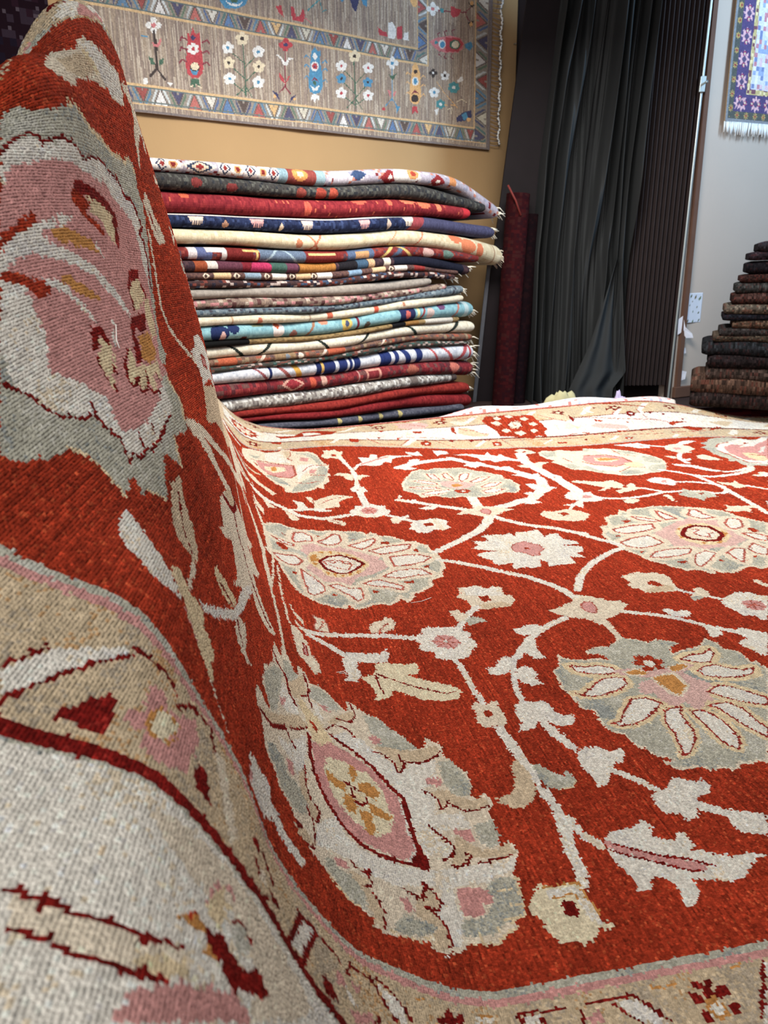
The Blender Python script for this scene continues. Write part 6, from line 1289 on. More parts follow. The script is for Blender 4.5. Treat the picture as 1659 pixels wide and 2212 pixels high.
# ------------------------------------------------------------------ grey-brown rug hanging on the back wall
def wall_grid(T, Z, off):
    lat = (W0[0] + T * WD[0]) * H + WD[1] * off; fw = (W0[1] + T * WD[1]) * H - WD[0] * off
    return np.stack([lat * RH[0] + fw * FH[0], CAM[1] * H + lat * RH[1] + fw * FH[1], (Z + 0.1) * H], -1)
RUGTXT = """W:-2073,2458 -2083,2442 -2103,2436 -2117,2443 -2115,2460 -2099,2472 -2080,2472
W:-2044,2436 -2054,2420 -2073,2413 -2088,2421 -2086,2437 -2069,2450 -2050,2449
W:-2079,2404 -2089,2387 -2109,2381 -2123,2389 -2121,2406 -2105,2418 -2086,2417
W:-2109,2426 -2119,2410 -2138,2404 -2152,2412 -2150,2428 -2134,2440 -2115,2440
P:-2083,2430 -2090,2418 -2104,2414 -2114,2419 -2113,2431 -2101,2440 -2087,2440
Kw176:-2100,2393 -2099,2298 -2105,2190
Kw132:-2105,2190 -2155,2144
Kw132:-2105,2190 -2059,2139
P:-2141,2367 -2121,2332 -2089,2326 -2058,2369 -2061,2338 -2088,2309 -2112,2313
G:-2157,2255 -2126,2244 -2115,2207 -2141,2209
G:-2090,2240 -2049,2258 -2065,2221 -2088,2208
W:-2170,2116 -2175,2104 -2187,2097 -2198,2098 -2205,2106 -2204,2119 -2195,2129 -2183,2132 -2173,2127
W:-2051,2124 -2005,2124 -2026,2101
Lw88:-2183,2356 -2147,2361
R:-1874,2430 -1861,2406 -1837,2456 -1819,2418 -1789,2437 -1793,2364 -1785,2313 -1785,2247 -1793,2202 -1824,2177 -1866,2169 -1896,2189 -1907,2232 -1893,2312 -1881,2365
Mw99:-1885,2383 -1916,2391 -1933,2371
Mw99:-1891,2325 -1922,2334 -1939,2314
Mw99:-1898,2257 -1929,2266 -1946,2246
Mw99:-1778,2382 -1744,2400 -1730,2383
Mw99:-1784,2321 -1750,2339 -1736,2322
Mw99:-1791,2255 -1757,2272 -1742,2255
N:-1862,2396 -1842,2414 -1821,2402 -1842,2378
W:-1827,2360 -1834,2347 -1850,2343 -1861,2349 -1859,2361 -1847,2371 -1832,2370
W:-1806,2352 -1813,2340 -1829,2335 -1840,2341 -1839,2354 -1826,2363 -1811,2362
W:-1808,2331 -1815,2319 -1831,2314 -1842,2320 -1841,2333 -1828,2342 -1813,2342
W:-1831,2318 -1838,2306 -1854,2301 -1865,2307 -1864,2320 -1851,2329 -1836,2328
W:-1852,2325 -1859,2313 -1875,2308 -1886,2315 -1884,2327 -1872,2337 -1857,2336
W:-1850,2346 -1857,2334 -1872,2329 -1883,2335 -1882,2348 -1870,2357 -1855,2357
R:-1834,2338 -1839,2329 -1850,2326 -1858,2330 -1857,2339 -1848,2346 -1838,2346
K:-1808,2237 -1819,2215 -1841,2202 -1864,2203 -1878,2217 -1876,2239 -1859,2258 -1835,2264 -1815,2256
Y:-1814,2241 -1823,2225 -1841,2215 -1860,2215 -1871,2226 -1870,2242 -1856,2256 -1836,2262 -1820,2256
L:-1877,2218 -1843,2206 -1812,2231 -1836,2189 -1864,2190
G:-1873,2166 -1824,2171 -1815,2132 -1847,2137 -1857,2104 -1866,2135 -1887,2122
Yw66:-1884,2117 -1864,2130 -1864,2092
Yw66:-1807,2120 -1829,2128
Gw99:-1484,2420 -1489,2110
Gw66:-1600,2367 -1480,2298
Gw66:-1373,2375 -1482,2276
Gw66:-1601,2281 -1488,2210
Gw66:-1377,2287 -1489,2188
Gw66:-1602,2189 -1494,2126
Gw66:-1387,2194 -1494,2126
Gw66:-1488,2166 -1558,2103
Gw66:-1488,2166 -1440,2104
W:-1577,2399 -1586,2385 -1603,2379 -1616,2386 -1615,2400 -1601,2411 -1584,2410
W:-1553,2387 -1562,2374 -1579,2368 -1592,2375 -1591,2389 -1576,2400 -1559,2399
W:-1565,2362 -1573,2348 -1591,2343 -1604,2350 -1603,2364 -1588,2375 -1571,2374
W:-1596,2358 -1605,2344 -1622,2339 -1635,2346 -1634,2360 -1620,2371 -1603,2370
W:-1604,2381 -1613,2367 -1630,2361 -1643,2368 -1642,2382 -1627,2393 -1610,2392
L:-1586,2376 -1592,2367 -1603,2364 -1612,2368 -1611,2378 -1601,2385 -1590,2384
W:-1349,2408 -1359,2394 -1377,2388 -1391,2395 -1390,2410 -1375,2421 -1357,2420
W:-1324,2396 -1333,2382 -1351,2377 -1365,2384 -1364,2398 -1349,2409 -1331,2408
W:-1336,2370 -1345,2356 -1363,2351 -1377,2358 -1376,2372 -1361,2383 -1343,2383
W:-1369,2366 -1378,2352 -1397,2346 -1410,2354 -1409,2368 -1394,2379 -1376,2378
W:-1377,2389 -1386,2375 -1405,2370 -1419,2377 -1417,2391 -1402,2402 -1384,2401
L:-1359,2385 -1365,2376 -1377,2372 -1386,2377 -1385,2386 -1375,2393 -1363,2393
Y:-1578,2313 -1587,2299 -1604,2294 -1617,2301 -1616,2315 -1601,2326 -1584,2325
Y:-1553,2301 -1562,2288 -1580,2282 -1593,2289 -1592,2304 -1577,2314 -1560,2313
Y:-1565,2276 -1574,2262 -1592,2257 -1605,2264 -1604,2278 -1589,2289 -1572,2288
Y:-1597,2272 -1606,2258 -1623,2253 -1636,2260 -1635,2274 -1621,2285 -1604,2284
Y:-1605,2295 -1613,2281 -1631,2276 -1644,2283 -1643,2297 -1628,2308 -1611,2307
K:-1587,2291 -1592,2282 -1604,2278 -1613,2283 -1612,2292 -1602,2299 -1591,2298
Y:-1353,2320 -1362,2305 -1380,2300 -1394,2307 -1393,2322 -1378,2333 -1360,2332
Y:-1327,2308 -1336,2293 -1355,2288 -1368,2295 -1367,2310 -1352,2321 -1334,2320
Y:-1339,2282 -1348,2267 -1367,2262 -1381,2269 -1380,2284 -1364,2295 -1346,2294
Y:-1372,2278 -1381,2263 -1400,2258 -1414,2265 -1413,2280 -1397,2291 -1379,2290
Y:-1381,2301 -1390,2287 -1408,2281 -1422,2289 -1421,2303 -1406,2314 -1388,2313
K:-1362,2297 -1368,2287 -1380,2284 -1389,2289 -1388,2298 -1378,2305 -1366,2305
W:-1579,2221 -1588,2207 -1606,2202 -1619,2209 -1617,2224 -1603,2234 -1586,2233
W:-1554,2209 -1563,2195 -1581,2190 -1594,2197 -1593,2212 -1578,2222 -1561,2221
W:-1566,2183 -1575,2169 -1593,2164 -1606,2172 -1605,2186 -1590,2197 -1573,2196
W:-1598,2180 -1607,2166 -1625,2161 -1638,2168 -1637,2183 -1622,2193 -1605,2192
W:-1606,2203 -1615,2189 -1632,2184 -1646,2191 -1644,2206 -1630,2216 -1613,2215
L:-1588,2198 -1594,2189 -1605,2186 -1614,2191 -1613,2200 -1604,2207 -1592,2206
W:-1363,2227 -1372,2213 -1391,2207 -1405,2215 -1404,2229 -1388,2240 -1370,2239
W:-1337,2215 -1346,2200 -1365,2195 -1379,2202 -1378,2217 -1363,2228 -1344,2227
W:-1349,2188 -1359,2174 -1377,2169 -1391,2176 -1390,2191 -1375,2202 -1357,2201
W:-1383,2185 -1392,2170 -1411,2165 -1425,2173 -1423,2187 -1408,2198 -1390,2197
W:-1391,2208 -1400,2194 -1419,2189 -1433,2196 -1432,2211 -1416,2222 -1398,2221
L:-1372,2204 -1378,2194 -1391,2191 -1400,2196 -1399,2205 -1389,2213 -1377,2212
Y:-1464,2470 -1474,2455 -1494,2448 -1508,2456 -1507,2471 -1491,2483 -1472,2482
Y:-1437,2458 -1447,2442 -1466,2436 -1481,2444 -1480,2459 -1464,2471 -1445,2470
Y:-1450,2430 -1460,2415 -1480,2408 -1494,2416 -1493,2432 -1477,2443 -1458,2443
Y:-1485,2425 -1495,2410 -1515,2404 -1529,2411 -1528,2427 -1512,2439 -1493,2438
Y:-1494,2450 -1504,2434 -1523,2428 -1538,2436 -1536,2451 -1520,2463 -1501,2462
K:-1474,2445 -1480,2435 -1493,2431 -1503,2436 -1502,2446 -1491,2454 -1479,2454
Gw99:-590,2439 -577,2122
Gw66:-700,2372 -579,2293
Gw66:-457,2389 -579,2281
Gw66:-703,2291 -582,2211
Gw66:-464,2294 -583,2186
Gw66:-707,2198 -584,2140
Gw66:-462,2208 -584,2140
Gw66:-579,2184 -661,2114
Gw66:-579,2184 -517,2116
W:-676,2405 -685,2391 -704,2386 -719,2393 -718,2407 -703,2417 -684,2417
W:-648,2394 -657,2380 -677,2374 -692,2381 -691,2395 -675,2406 -656,2405
W:-660,2368 -669,2354 -689,2349 -703,2356 -703,2370 -687,2381 -668,2380
W:-695,2364 -704,2350 -723,2345 -738,2352 -737,2366 -722,2377 -703,2376
W:-705,2387 -714,2373 -733,2367 -748,2374 -747,2389 -731,2399 -713,2398
R:-685,2383 -691,2374 -703,2370 -713,2375 -712,2384 -702,2391 -690,2390
W:-432,2423 -442,2409 -462,2403 -477,2411 -477,2425 -461,2436 -441,2435
W:-403,2412 -412,2398 -433,2392 -448,2399 -448,2414 -432,2425 -412,2424
W:-415,2386 -424,2372 -445,2366 -460,2373 -460,2388 -444,2399 -424,2398
W:-452,2381 -461,2367 -481,2362 -497,2369 -496,2383 -480,2394 -460,2393
W:-462,2405 -471,2390 -491,2385 -507,2392 -507,2406 -490,2417 -471,2417
R:-441,2400 -447,2391 -460,2387 -471,2392 -470,2402 -460,2409 -447,2408
L:-682,2322 -690,2309 -707,2305 -721,2311 -720,2324 -706,2333 -689,2333
L:-657,2311 -665,2299 -682,2294 -696,2301 -695,2313 -681,2323 -664,2322
L:-667,2289 -676,2276 -693,2271 -707,2278 -706,2291 -692,2300 -675,2299
L:-699,2285 -707,2272 -724,2268 -738,2274 -737,2287 -723,2297 -706,2296
L:-708,2306 -716,2293 -733,2288 -746,2295 -746,2308 -732,2317 -715,2316
K:-690,2302 -695,2293 -706,2290 -715,2295 -715,2303 -705,2309 -694,2309
L:-442,2325 -450,2313 -468,2308 -483,2314 -482,2327 -467,2337 -450,2336
L:-415,2315 -424,2302 -442,2297 -456,2304 -456,2317 -441,2327 -423,2326
L:-426,2291 -435,2278 -453,2273 -467,2280 -467,2293 -452,2303 -434,2302
L:-459,2288 -468,2275 -486,2270 -500,2276 -500,2290 -485,2299 -467,2299
L:-469,2309 -477,2296 -495,2291 -509,2298 -509,2311 -494,2321 -476,2320
K:-450,2305 -455,2296 -467,2293 -477,2297 -476,2306 -467,2313 -455,2312
W:-683,2231 -692,2217 -712,2212 -727,2219 -726,2234 -710,2244 -691,2243
W:-655,2219 -665,2205 -684,2200 -699,2207 -698,2222 -683,2232 -663,2231
W:-667,2193 -676,2179 -696,2174 -711,2182 -710,2196 -695,2207 -675,2205
W:-702,2190 -712,2176 -731,2171 -746,2178 -745,2192 -729,2203 -710,2202
W:-712,2213 -721,2199 -741,2194 -755,2201 -755,2216 -739,2226 -720,2225
R:-692,2208 -698,2199 -711,2196 -720,2201 -720,2210 -710,2217 -697,2216
W:-438,2242 -447,2228 -467,2222 -483,2230 -483,2245 -466,2255 -446,2254
W:-408,2230 -418,2215 -438,2210 -454,2218 -453,2232 -437,2243 -417,2242
W:-420,2203 -430,2189 -450,2184 -466,2191 -466,2206 -449,2217 -429,2216
W:-457,2200 -467,2185 -487,2180 -503,2188 -502,2202 -486,2213 -466,2212
W:-468,2223 -477,2209 -497,2204 -513,2211 -513,2226 -496,2237 -476,2236
R:-447,2219 -453,2209 -466,2206 -476,2211 -476,2221 -465,2228 -452,2227
Y:-555,2485 -565,2470 -587,2463 -603,2471 -603,2486 -585,2498 -564,2498
Y:-524,2473 -534,2457 -556,2451 -572,2459 -572,2474 -554,2486 -533,2486
Y:-537,2445 -547,2429 -569,2423 -585,2431 -585,2446 -567,2458 -546,2457
Y:-576,2440 -586,2424 -608,2418 -624,2426 -624,2441 -606,2453 -585,2452
Y:-587,2464 -597,2449 -618,2443 -635,2450 -634,2466 -617,2478 -596,2477
K:-565,2460 -571,2450 -585,2446 -596,2451 -596,2461 -584,2469 -570,2469
R:-1137,2477 -1147,2462 -1168,2455 -1184,2463 -1183,2479 -1166,2491 -1146,2491
R:-1107,2458 -1117,2442 -1138,2435 -1154,2443 -1153,2459 -1136,2472 -1115,2471
R:-1140,2429 -1151,2413 -1172,2407 -1187,2415 -1186,2431 -1169,2443 -1149,2442
R:-1171,2449 -1181,2433 -1202,2427 -1218,2435 -1216,2451 -1199,2463 -1179,2462
N:-1147,2452 -1154,2442 -1168,2438 -1178,2443 -1177,2453 -1166,2461 -1153,2461
Mw88:-1169,2416 -1180,2194
W:-1241,2384 -1205,2378 -1174,2342 -1142,2380 -1102,2374 -1139,2363 -1161,2324 -1186,2324 -1206,2361
R:-1226,2277 -1191,2250 -1182,2217 -1215,2230
R:-1130,2277 -1163,2230 -1179,2211 -1154,2260
Mw77:-1184,2194 -1231,2154
Mw77:-1184,2194 -1138,2153
N:-1282,2160 -1239,2148 -1230,2108 -1258,2134
N:-1093,2157 -1139,2135 -1149,2105 -1117,2132
O:-1255,2129 -1258,2121 -1265,2117 -1272,2117 -1277,2123 -1276,2131 -1271,2137 -1263,2139 -1257,2136
O:-1102,2127 -1105,2121 -1112,2118 -1120,2118 -1124,2122 -1124,2128 -1119,2133 -1111,2135 -1104,2133
L:-958,2432 -925,2474 -903,2445 -879,2454 -884,2373 -868,2302 -871,2228 -897,2190 -945,2173 -987,2186 -996,2243 -975,2333
Lw77:-975,2396 -1001,2409 -1018,2393
Lw77:-979,2338 -1005,2352 -1021,2336
Lw77:-983,2268 -1009,2282 -1025,2266
Lw77:-868,2378 -839,2399 -824,2386
Lw77:-870,2328 -841,2349 -826,2336
Lw77:-874,2257 -845,2278 -830,2265
W:-951,2410 -927,2436 -901,2411 -929,2390
W:-896,2354 -906,2332 -927,2319 -951,2319 -965,2334 -964,2356 -948,2375 -924,2382 -904,2373
R:-908,2352 -914,2338 -929,2330 -944,2330 -954,2340 -953,2354 -942,2366 -926,2370 -913,2365
N:-924,2347 -926,2342 -931,2338 -936,2338 -939,2343 -939,2349 -935,2354 -930,2355 -925,2353
M:-980,2245 -939,2285 -902,2254 -940,2267
G:-957,2248 -936,2262 -922,2246 -942,2223
W:-981,2227 -943,2211 -894,2240 -920,2199 -956,2192
W:-973,2164 -941,2176 -910,2165 -908,2138 -931,2145 -948,2113 -959,2142 -979,2131
W:-195,2489 -206,2473 -229,2466 -247,2474 -247,2490 -228,2503 -205,2502
W:-160,2469 -171,2453 -194,2446 -212,2454 -212,2470 -193,2483 -170,2482
W:-196,2440 -207,2424 -230,2417 -248,2425 -248,2442 -229,2454 -206,2453
W:-231,2460 -242,2444 -265,2438 -283,2445 -283,2462 -264,2474 -241,2473
L:-205,2463 -212,2453 -227,2449 -239,2454 -239,2464 -227,2472 -212,2472
Lw88:-224,2424 -228,2210
G:-269,2387 -229,2373 -179,2398 -221,2343
P:-276,2281 -240,2266 -246,2227
P:-181,2285 -218,2255 -209,2231
Lw77:-228,2223 -292,2166
Lw77:-228,2223 -183,2176
R:-297,2143 -301,2134 -312,2129 -324,2129 -332,2135 -331,2144 -323,2151 -311,2154 -301,2151
L:-192,2175 -151,2173 -184,2125
O:-31,2463 1,2492 29,2454 43,2418 47,2329 52,2258 23,2209 -15,2199 -53,2221 -61,2285 -46,2376
Ow66:-51,2400 -78,2416 -92,2402
Ow66:-51,2337 -79,2353 -93,2339
Ow66:-52,2266 -80,2283 -94,2268
Ow66:48,2390 76,2412 91,2401
Ow66:47,2329 76,2351 91,2340
Ow66:47,2261 76,2283 90,2272
K:15,2430 11,2420 -1,2413 -13,2413 -21,2421 -21,2432 -13,2441 0,2444 11,2440
W:29,2365 21,2343 1,2330 -21,2332 -35,2347 -35,2369 -20,2387 2,2393 21,2385
L:15,2363 10,2348 -1,2340 -14,2341 -22,2352 -22,2367 -14,2380 -1,2384 10,2377
M:-47,2267 -9,2303 38,2276 -5,2284
K:28,2246 19,2226 -4,2214 -29,2215 -45,2228 -45,2248 -29,2265 -3,2271 19,2263
R:-39,2184 13,2189 23,2137 -6,2154 -35,2132
K:199,2461 191,2449 173,2444 158,2450 158,2463 173,2472 191,2471
K:227,2446 219,2434 201,2429 186,2435 186,2447 201,2457 219,2456
K:199,2424 191,2412 173,2407 158,2413 158,2425 173,2435 191,2434
K:171,2439 163,2427 145,2422 130,2428 130,2441 145,2450 163,2450
W:191,2442 186,2434 174,2431 165,2435 165,2443 174,2449 186,2448
W:325,2459 318,2448 301,2443 287,2449 287,2460 300,2469 317,2469
W:356,2448 348,2437 331,2432 318,2438 317,2449 331,2458 348,2458
W:344,2423 337,2412 320,2407 306,2413 306,2424 320,2433 337,2433
W:306,2419 299,2407 282,2403 268,2408 268,2420 282,2429 299,2428
W:295,2441 287,2430 270,2425 257,2431 256,2442 270,2451 287,2450
K:321,2438 315,2429 302,2425 291,2429 291,2439 301,2446 315,2445
E:426,2393 417,2379 396,2374 378,2381 378,2395 395,2406 416,2405
E:458,2387 449,2373 427,2367 410,2374 410,2388 427,2399 448,2398
E:466,2365 457,2351 435,2346 418,2353 418,2367 435,2378 456,2377
E:444,2345 435,2331 414,2325 396,2332 396,2347 413,2358 435,2357
E:409,2341 400,2327 379,2322 362,2329 362,2343 378,2354 400,2353
E:387,2357 378,2343 357,2337 340,2344 340,2358 357,2369 378,2368
E:395,2380 386,2366 364,2360 347,2367 347,2381 364,2392 385,2391
W:421,2366 414,2355 397,2351 383,2356 383,2368 397,2376 414,2376
W:212,2331 203,2317 182,2312 165,2319 165,2333 182,2343 202,2343
W:246,2318 236,2304 215,2299 199,2306 199,2320 215,2331 236,2330
W:233,2290 223,2276 203,2271 186,2278 186,2292 203,2303 223,2302
W:191,2286 182,2272 161,2267 145,2274 145,2288 161,2299 182,2298
W:178,2311 169,2297 149,2292 132,2299 132,2313 149,2324 169,2323
L:205,2306 198,2296 183,2293 171,2298 171,2308 183,2316 198,2315
E:279,2253 271,2240 252,2236 236,2242 236,2255 251,2265 270,2264
E:307,2245 299,2232 280,2228 264,2234 264,2247 279,2257 299,2256
E:307,2223 299,2211 280,2206 264,2213 264,2226 280,2235 299,2234
E:279,2210 271,2197 252,2192 237,2199 237,2212 252,2222 271,2221
E:251,2218 243,2205 224,2201 209,2207 209,2220 224,2230 243,2229
E:251,2239 243,2227 224,2222 209,2229 209,2242 224,2251 243,2250
W:273,2231 267,2222 253,2218 242,2223 242,2232 253,2239 267,2239
Ow55:221,2380 286,2322 387,2259 449,2218
Ow55:297,2230 418,2235
W:426,2410 487,2457 508,2426 457,2407
W:188,2179 237,2197 217,2142
N:430,2148 512,2196 596,2218 608,2167 545,2137 440,2118
L:492,2174 543,2199 565,2153 513,2135
O:597,2149 591,2139 576,2133 558,2133 546,2140 546,2149 557,2157 575,2161 591,2157
Yw55:438,2264 490,2289 553,2268
Yw55:337,2200 388,2218 378,2170
W:208,2908 196,2890 170,2882 149,2890 149,2907 170,2922 196,2922
W:250,2888 238,2870 211,2862 190,2869 190,2887 211,2902 238,2902
W:208,2854 197,2836 170,2828 149,2836 149,2854 170,2868 196,2869
W:167,2875 155,2857 129,2849 108,2857 108,2874 129,2888 155,2889
P:197,2879 190,2868 172,2862 158,2868 158,2879 172,2889 190,2889
Mw77:234,2873 530,2906
E:253,2895 292,2894 292,2869 258,2864
R:360,2924 409,2919 469,2916 450,2875 390,2847 361,2867
Mw66:510,2903 560,2937 600,2969
Mw66:510,2903 546,2864 582,2844
K:544,2979 620,2972 590,2948
K:541,2838 618,2868 583,2811
O:610,2983 605,2972 593,2965 580,2964 570,2971 570,2982 579,2992 593,2996 605,2993
O:603,2837 598,2826 586,2819 572,2819 563,2826 563,2837 572,2846 586,2850 598,2847
P:139,2652 211,2687 283,2704 342,2719 457,2722 503,2690 494,2649 444,2616 333,2602 235,2602 177,2626
R:308,2707 457,2716 498,2682 443,2623 309,2605
G:468,2675 454,2650 418,2633 378,2632 352,2647 351,2671 377,2693 418,2703 453,2696
Y:453,2673 444,2655 420,2643 393,2642 375,2653 375,2671 392,2687 419,2694 443,2688
W:313,2657 304,2635 281,2621 255,2621 237,2636 237,2658 254,2677 281,2684 304,2676
L:303,2652 298,2637 283,2628 267,2628 256,2638 256,2654 267,2667 283,2672 298,2666
E:230,2658 226,2650 214,2644 201,2643 193,2649 193,2658 201,2665 214,2669 226,2666
L:514,2684 585,2714 607,2681 566,2646 519,2659
Mw66:245,2692 225,2715 254,2728
Mw66:313,2715 293,2737 322,2751
Mw66:392,2732 372,2755 401,2769
Mw66:255,2604 235,2576 265,2570
Mw66:314,2593 294,2564 324,2559
Mw66:383,2602 364,2573 394,2567
L:-1638,2646 -1429,2680 -1446,2641 -1495,2617 -1536,2605 -1603,2600 -1627,2622
W:-1599,2642 -1554,2631 -1500,2637 -1457,2665 -1494,2628 -1555,2618
G:-1565,2658 -1497,2669 -1513,2645 -1547,2637
R:-1228,2665 -1184,2683 -1167,2615 -1195,2627
R:-1111,2689 -1082,2682 -1071,2629 -1040,2640 -1007,2694 -995,2652 -1013,2605 -1102,2608
Pw66:-996,2635 -944,2610
Ew77:-970,2684 -867,2767
Ew66:-867,2767 -847,2697 -819,2713
N:-613,2814 -522,2829 -540,2786 -559,2737 -590,2761
L:-701,2800 -645,2809 -678,2781
L:-506,2832 -447,2841 -457,2788 -490,2794
R:-359,2679 -316,2661 -272,2656 -264,2627 -343,2628
W:-262,2717 -218,2730 -183,2687 -193,2625 -255,2622
R:-183,2699 -129,2719 -130,2633 -175,2621
W:-112,2673 -75,2684 -67,2630 -121,2628
O:-64,2904 18,2918 9,2856 -28,2862"""
def hang(name, t, z, idxcol, label, gridf, thick=0.008, off=0.03, wave=0.004):
    T, Z = np.meshgrid(t, z, indexing='ij')
    o_ = off + wave * np.sin(T * 5.0) * (z[-1] - Z) + 0.003 * np.sin(T * 11 + Z * 3)
    P = gridf(T, Z, o_); kn = np.stack(np.broadcast_arrays(np.arange(len(t))[:, None] * 1., np.arange(len(z))[None] * 1., np.zeros((len(t), len(z)))), -1)
    rt = empty(name, P[len(t) // 2, 0].tolist())
    link('pile', grid_mesh('pile', P, idxcol, kn), M_RUG, rt)
    B = gridf(T, Z, o_ - thick)[::8, ::8]; B2 = gridf(T, Z, o_ - thick)
    link('backing', grid_mesh('backing', B2[np.ix_(np.unique(np.r_[np.arange(0, len(t), 12), len(t) - 1]), np.unique(np.r_[np.arange(0, len(z), 12), len(z) - 1]))]), M_BACK, rt)
    for a, b in ((P[0], B2[0]), (P[-1], B2[-1]), (P[:, 0], B2[:, 0]), (P[:, -1], B2[:, -1])):
        link('selvedge', grid_mesh('selvedge', np.stack([a, b], 1)), M_BACK, rt)
    rt['label'] = label; rt['category'] = 'rug'
    return rt, P
t = np.arange(-2.62, 0.835, 0.0072); z = np.arange(1.937, 3.42, 0.0072)
tc_ = (t[1:] + t[:-1]) / 2; zc_ = (z[1:] + z[:-1]) / 2; TT, ZZ = np.meshgrid(tc_, zc_, indexing='ij')
browns = np.array([lin(*c) for c in ((160, 142, 124), (176, 160, 142), (140, 124, 112), (194, 180, 162), (152, 134, 122), (166, 148, 128), (128, 112, 104))])
sk = rng.integers(0, 7, (len(tc_), len(zc_) // 22 + 2)); sk = np.repeat(sk, 22, 1)
shift = rng.integers(0, 22, len(tc_)); sk = np.stack([sk[i, s:s + len(zc_)] for i, s in enumerate(shift)])
rc = browns[sk]
TRI = [lin(*c) for c in ((176, 74, 78), (222, 182, 126), (44, 58, 104), (214, 208, 188), (66, 122, 160), (150, 52, 56), (232, 230, 226), (40, 52, 100), (186, 96, 92), (226, 222, 210), (70, 120, 170), (60, 46, 50))]
STR = [lin(*c) for c in ((58, 112, 112), (44, 66, 110), (70, 128, 160), (206, 214, 214), (84, 116, 96), (190, 196, 196), (60, 100, 150))]
def guard(along_, acr, msk, per=0.117):
    s = along_ / per; k = np.floor(s).astype(int); x = (s - k) * 2 - 1; w = np.where(k % 2 == 0, acr, 1 - acr)
    rc[msk] = lin(146, 138, 128)
    d = np.abs(x) - (1 - w) * 0.85
    for q in range(len(TRI)):
        rc[msk & (k % len(TRI) == q) & (d < -0.12) & ~((np.abs(x) < .1) & (w < .25))] = TRI[q]
    rc[msk & (np.abs(d + 0.06) < 0.06)] = lin(70, 60, 66)
    for q in range(len(STR)):
        rc[msk & (k % len(STR) == q) & (d > 0.16) & (d < 0.42)] = STR[q]
PE = lin(222, 186, 136); TE = lin(74, 104, 108)
m_low = (ZZ > 1.988) & (ZZ < 2.085) & (TT < .78); m_in = (ZZ > 2.487) & (ZZ < 2.583) & (TT < .118)
m_vi = (TT > .022) & (TT < .118) & (ZZ > 2.487); m_vo = (TT > .645) & (TT < .78) & (ZZ > 1.99)
guard(TT + 0.05, (ZZ - 1.988) / .097, m_low); guard(TT, (ZZ - 2.487) / .096, m_in); guard(ZZ, (TT - .022) / .096, m_vi); guard(ZZ, (TT - .645) / .135, m_vo, .14)
for msk in ((np.abs(ZZ - 1.985) < .006) & (TT < .78), (np.abs(ZZ - 2.088) < .006) & (TT < .64), (np.abs(ZZ - 2.484) < .006) & (TT < .12), (np.abs(ZZ - 2.587) < .006) & (TT < .02), (np.abs(TT - .018) < .005) & (ZZ > 2.58), (np.abs(TT - .122) < .005) & (ZZ > 2.48), (np.abs(TT - .636) < .006) & (ZZ > 2.085)):
    rc[msk] = PE
for msk in ((np.abs(ZZ - 2.0) < .004) & (TT < .78), (np.abs(ZZ - 2.075) < .004) & (TT < .64), (np.abs(ZZ - 2.497) < .004) & (TT < .1), (np.abs(ZZ - 2.573) < .004) & (TT < .02)): rc[msk] = TE
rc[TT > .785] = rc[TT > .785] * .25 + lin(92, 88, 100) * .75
rc[ZZ < 1.95] = lin(110, 102, 104)
RP = {'W': (232, 230, 224), 'K': (44, 38, 42), 'N': (42, 52, 96), 'L': (70, 140, 176), 'E': (62, 140, 146), 'R': (184, 62, 74), 'P': (206, 122, 124), 'O': (228, 178, 118), 'G': (58, 98, 80), 'M': (124, 40, 62), 'Y': (228, 212, 180)}
RK = {k: i for i, k in enumerate(RP)}
ri = np.full(TT.shape, -1, np.int8); raster(ri, tc_, zc_, RUGTXT, RK)
rc = rc * .72 + lin(150, 136, 122) * .28
rc[ri >= 0] = np.array([lin(*RP[k]) * .85 + lin(150, 136, 122) * .15 for k in RP])[ri[ri >= 0]]
rc = np.clip(rc * np.exp(rng.normal(0, .10, TT.shape))[..., None], 0, .9)
rt, P = hang('hanging_rug', t, z, rc, 'grey-brown rug with flower rows and triangle borders hung on the tan wall', wall_grid)
b = MB()
ss = np.linspace(0.02, 0.98, 44)
cord = []
for q in ss:
    zz = 1.945 + (3.41 - 1.945) * q; a0 = wallp(.83, zz, .03); a1 = wallp(.925 + .012 * math.sin(q * 60), zz - .006 + .012 * math.sin(q * 37), .034)
    b.tube([a0, (a0 + a1) / 2 + Vector((0, 0, -.003)), a1], [.0022, .0026, .003], 5); cord.append(a1)
b.build('warp_threads', plain('grey_cotton', (128, 124, 130), .95), rt, smooth=True)
b = MB(); cc_ = []
for k in range(len(cord) * 3 - 2):
    i0 = k // 3; f_ = (k % 3) / 3; p = cord[i0] + (cord[min(i0 + 1, len(cord) - 1)] - cord[i0]) * f_
    cc_.append(p + Vector((0.004 * math.sin(k * 2.1), 0, 0.002 * math.sin(k * 1.3))))
b.tube(cc_, [.0065 + .002 * math.sin(k * 2.6) for k in range(len(cc_))], 7); b.build('knotted_cord', M_FRINGE2, rt, smooth=True)
# dark rug at the far left of the wall
t = np.linspace(-4.3, -2.72, 90); z = np.linspace(1.5, 3.42, 100); c = np.broadcast_to(lin(26, 14, 20), (89, 99, 3)).copy()
for cols, p_, a, b_ in (([(36, 20, 28), (24, 18, 28), (44, 34, 42)], .3, 2, 2), ([(70, 60, 66)], .04, 1, 1)):
    msk, cc = speckle(c.shape[:2], cols, p_, a, b_); c[msk] = cc[msk]
hang('hanging_rug', t, z, c, 'dark maroon rug at the upper left corner', wall_grid, off=0.05)
nb = MB(); p = wallp(1.12, 2.775, 0.0); q = wallp(1.12, 2.775, 0.02); nb.tube([p, q, q + (q - p) * .1], [.0025, .0025, .005], 8)
tag(nb.build('wall_nail', M_STEEL, smooth=True), 'single nail in the tan wall right of the hanging rug', 'nail')

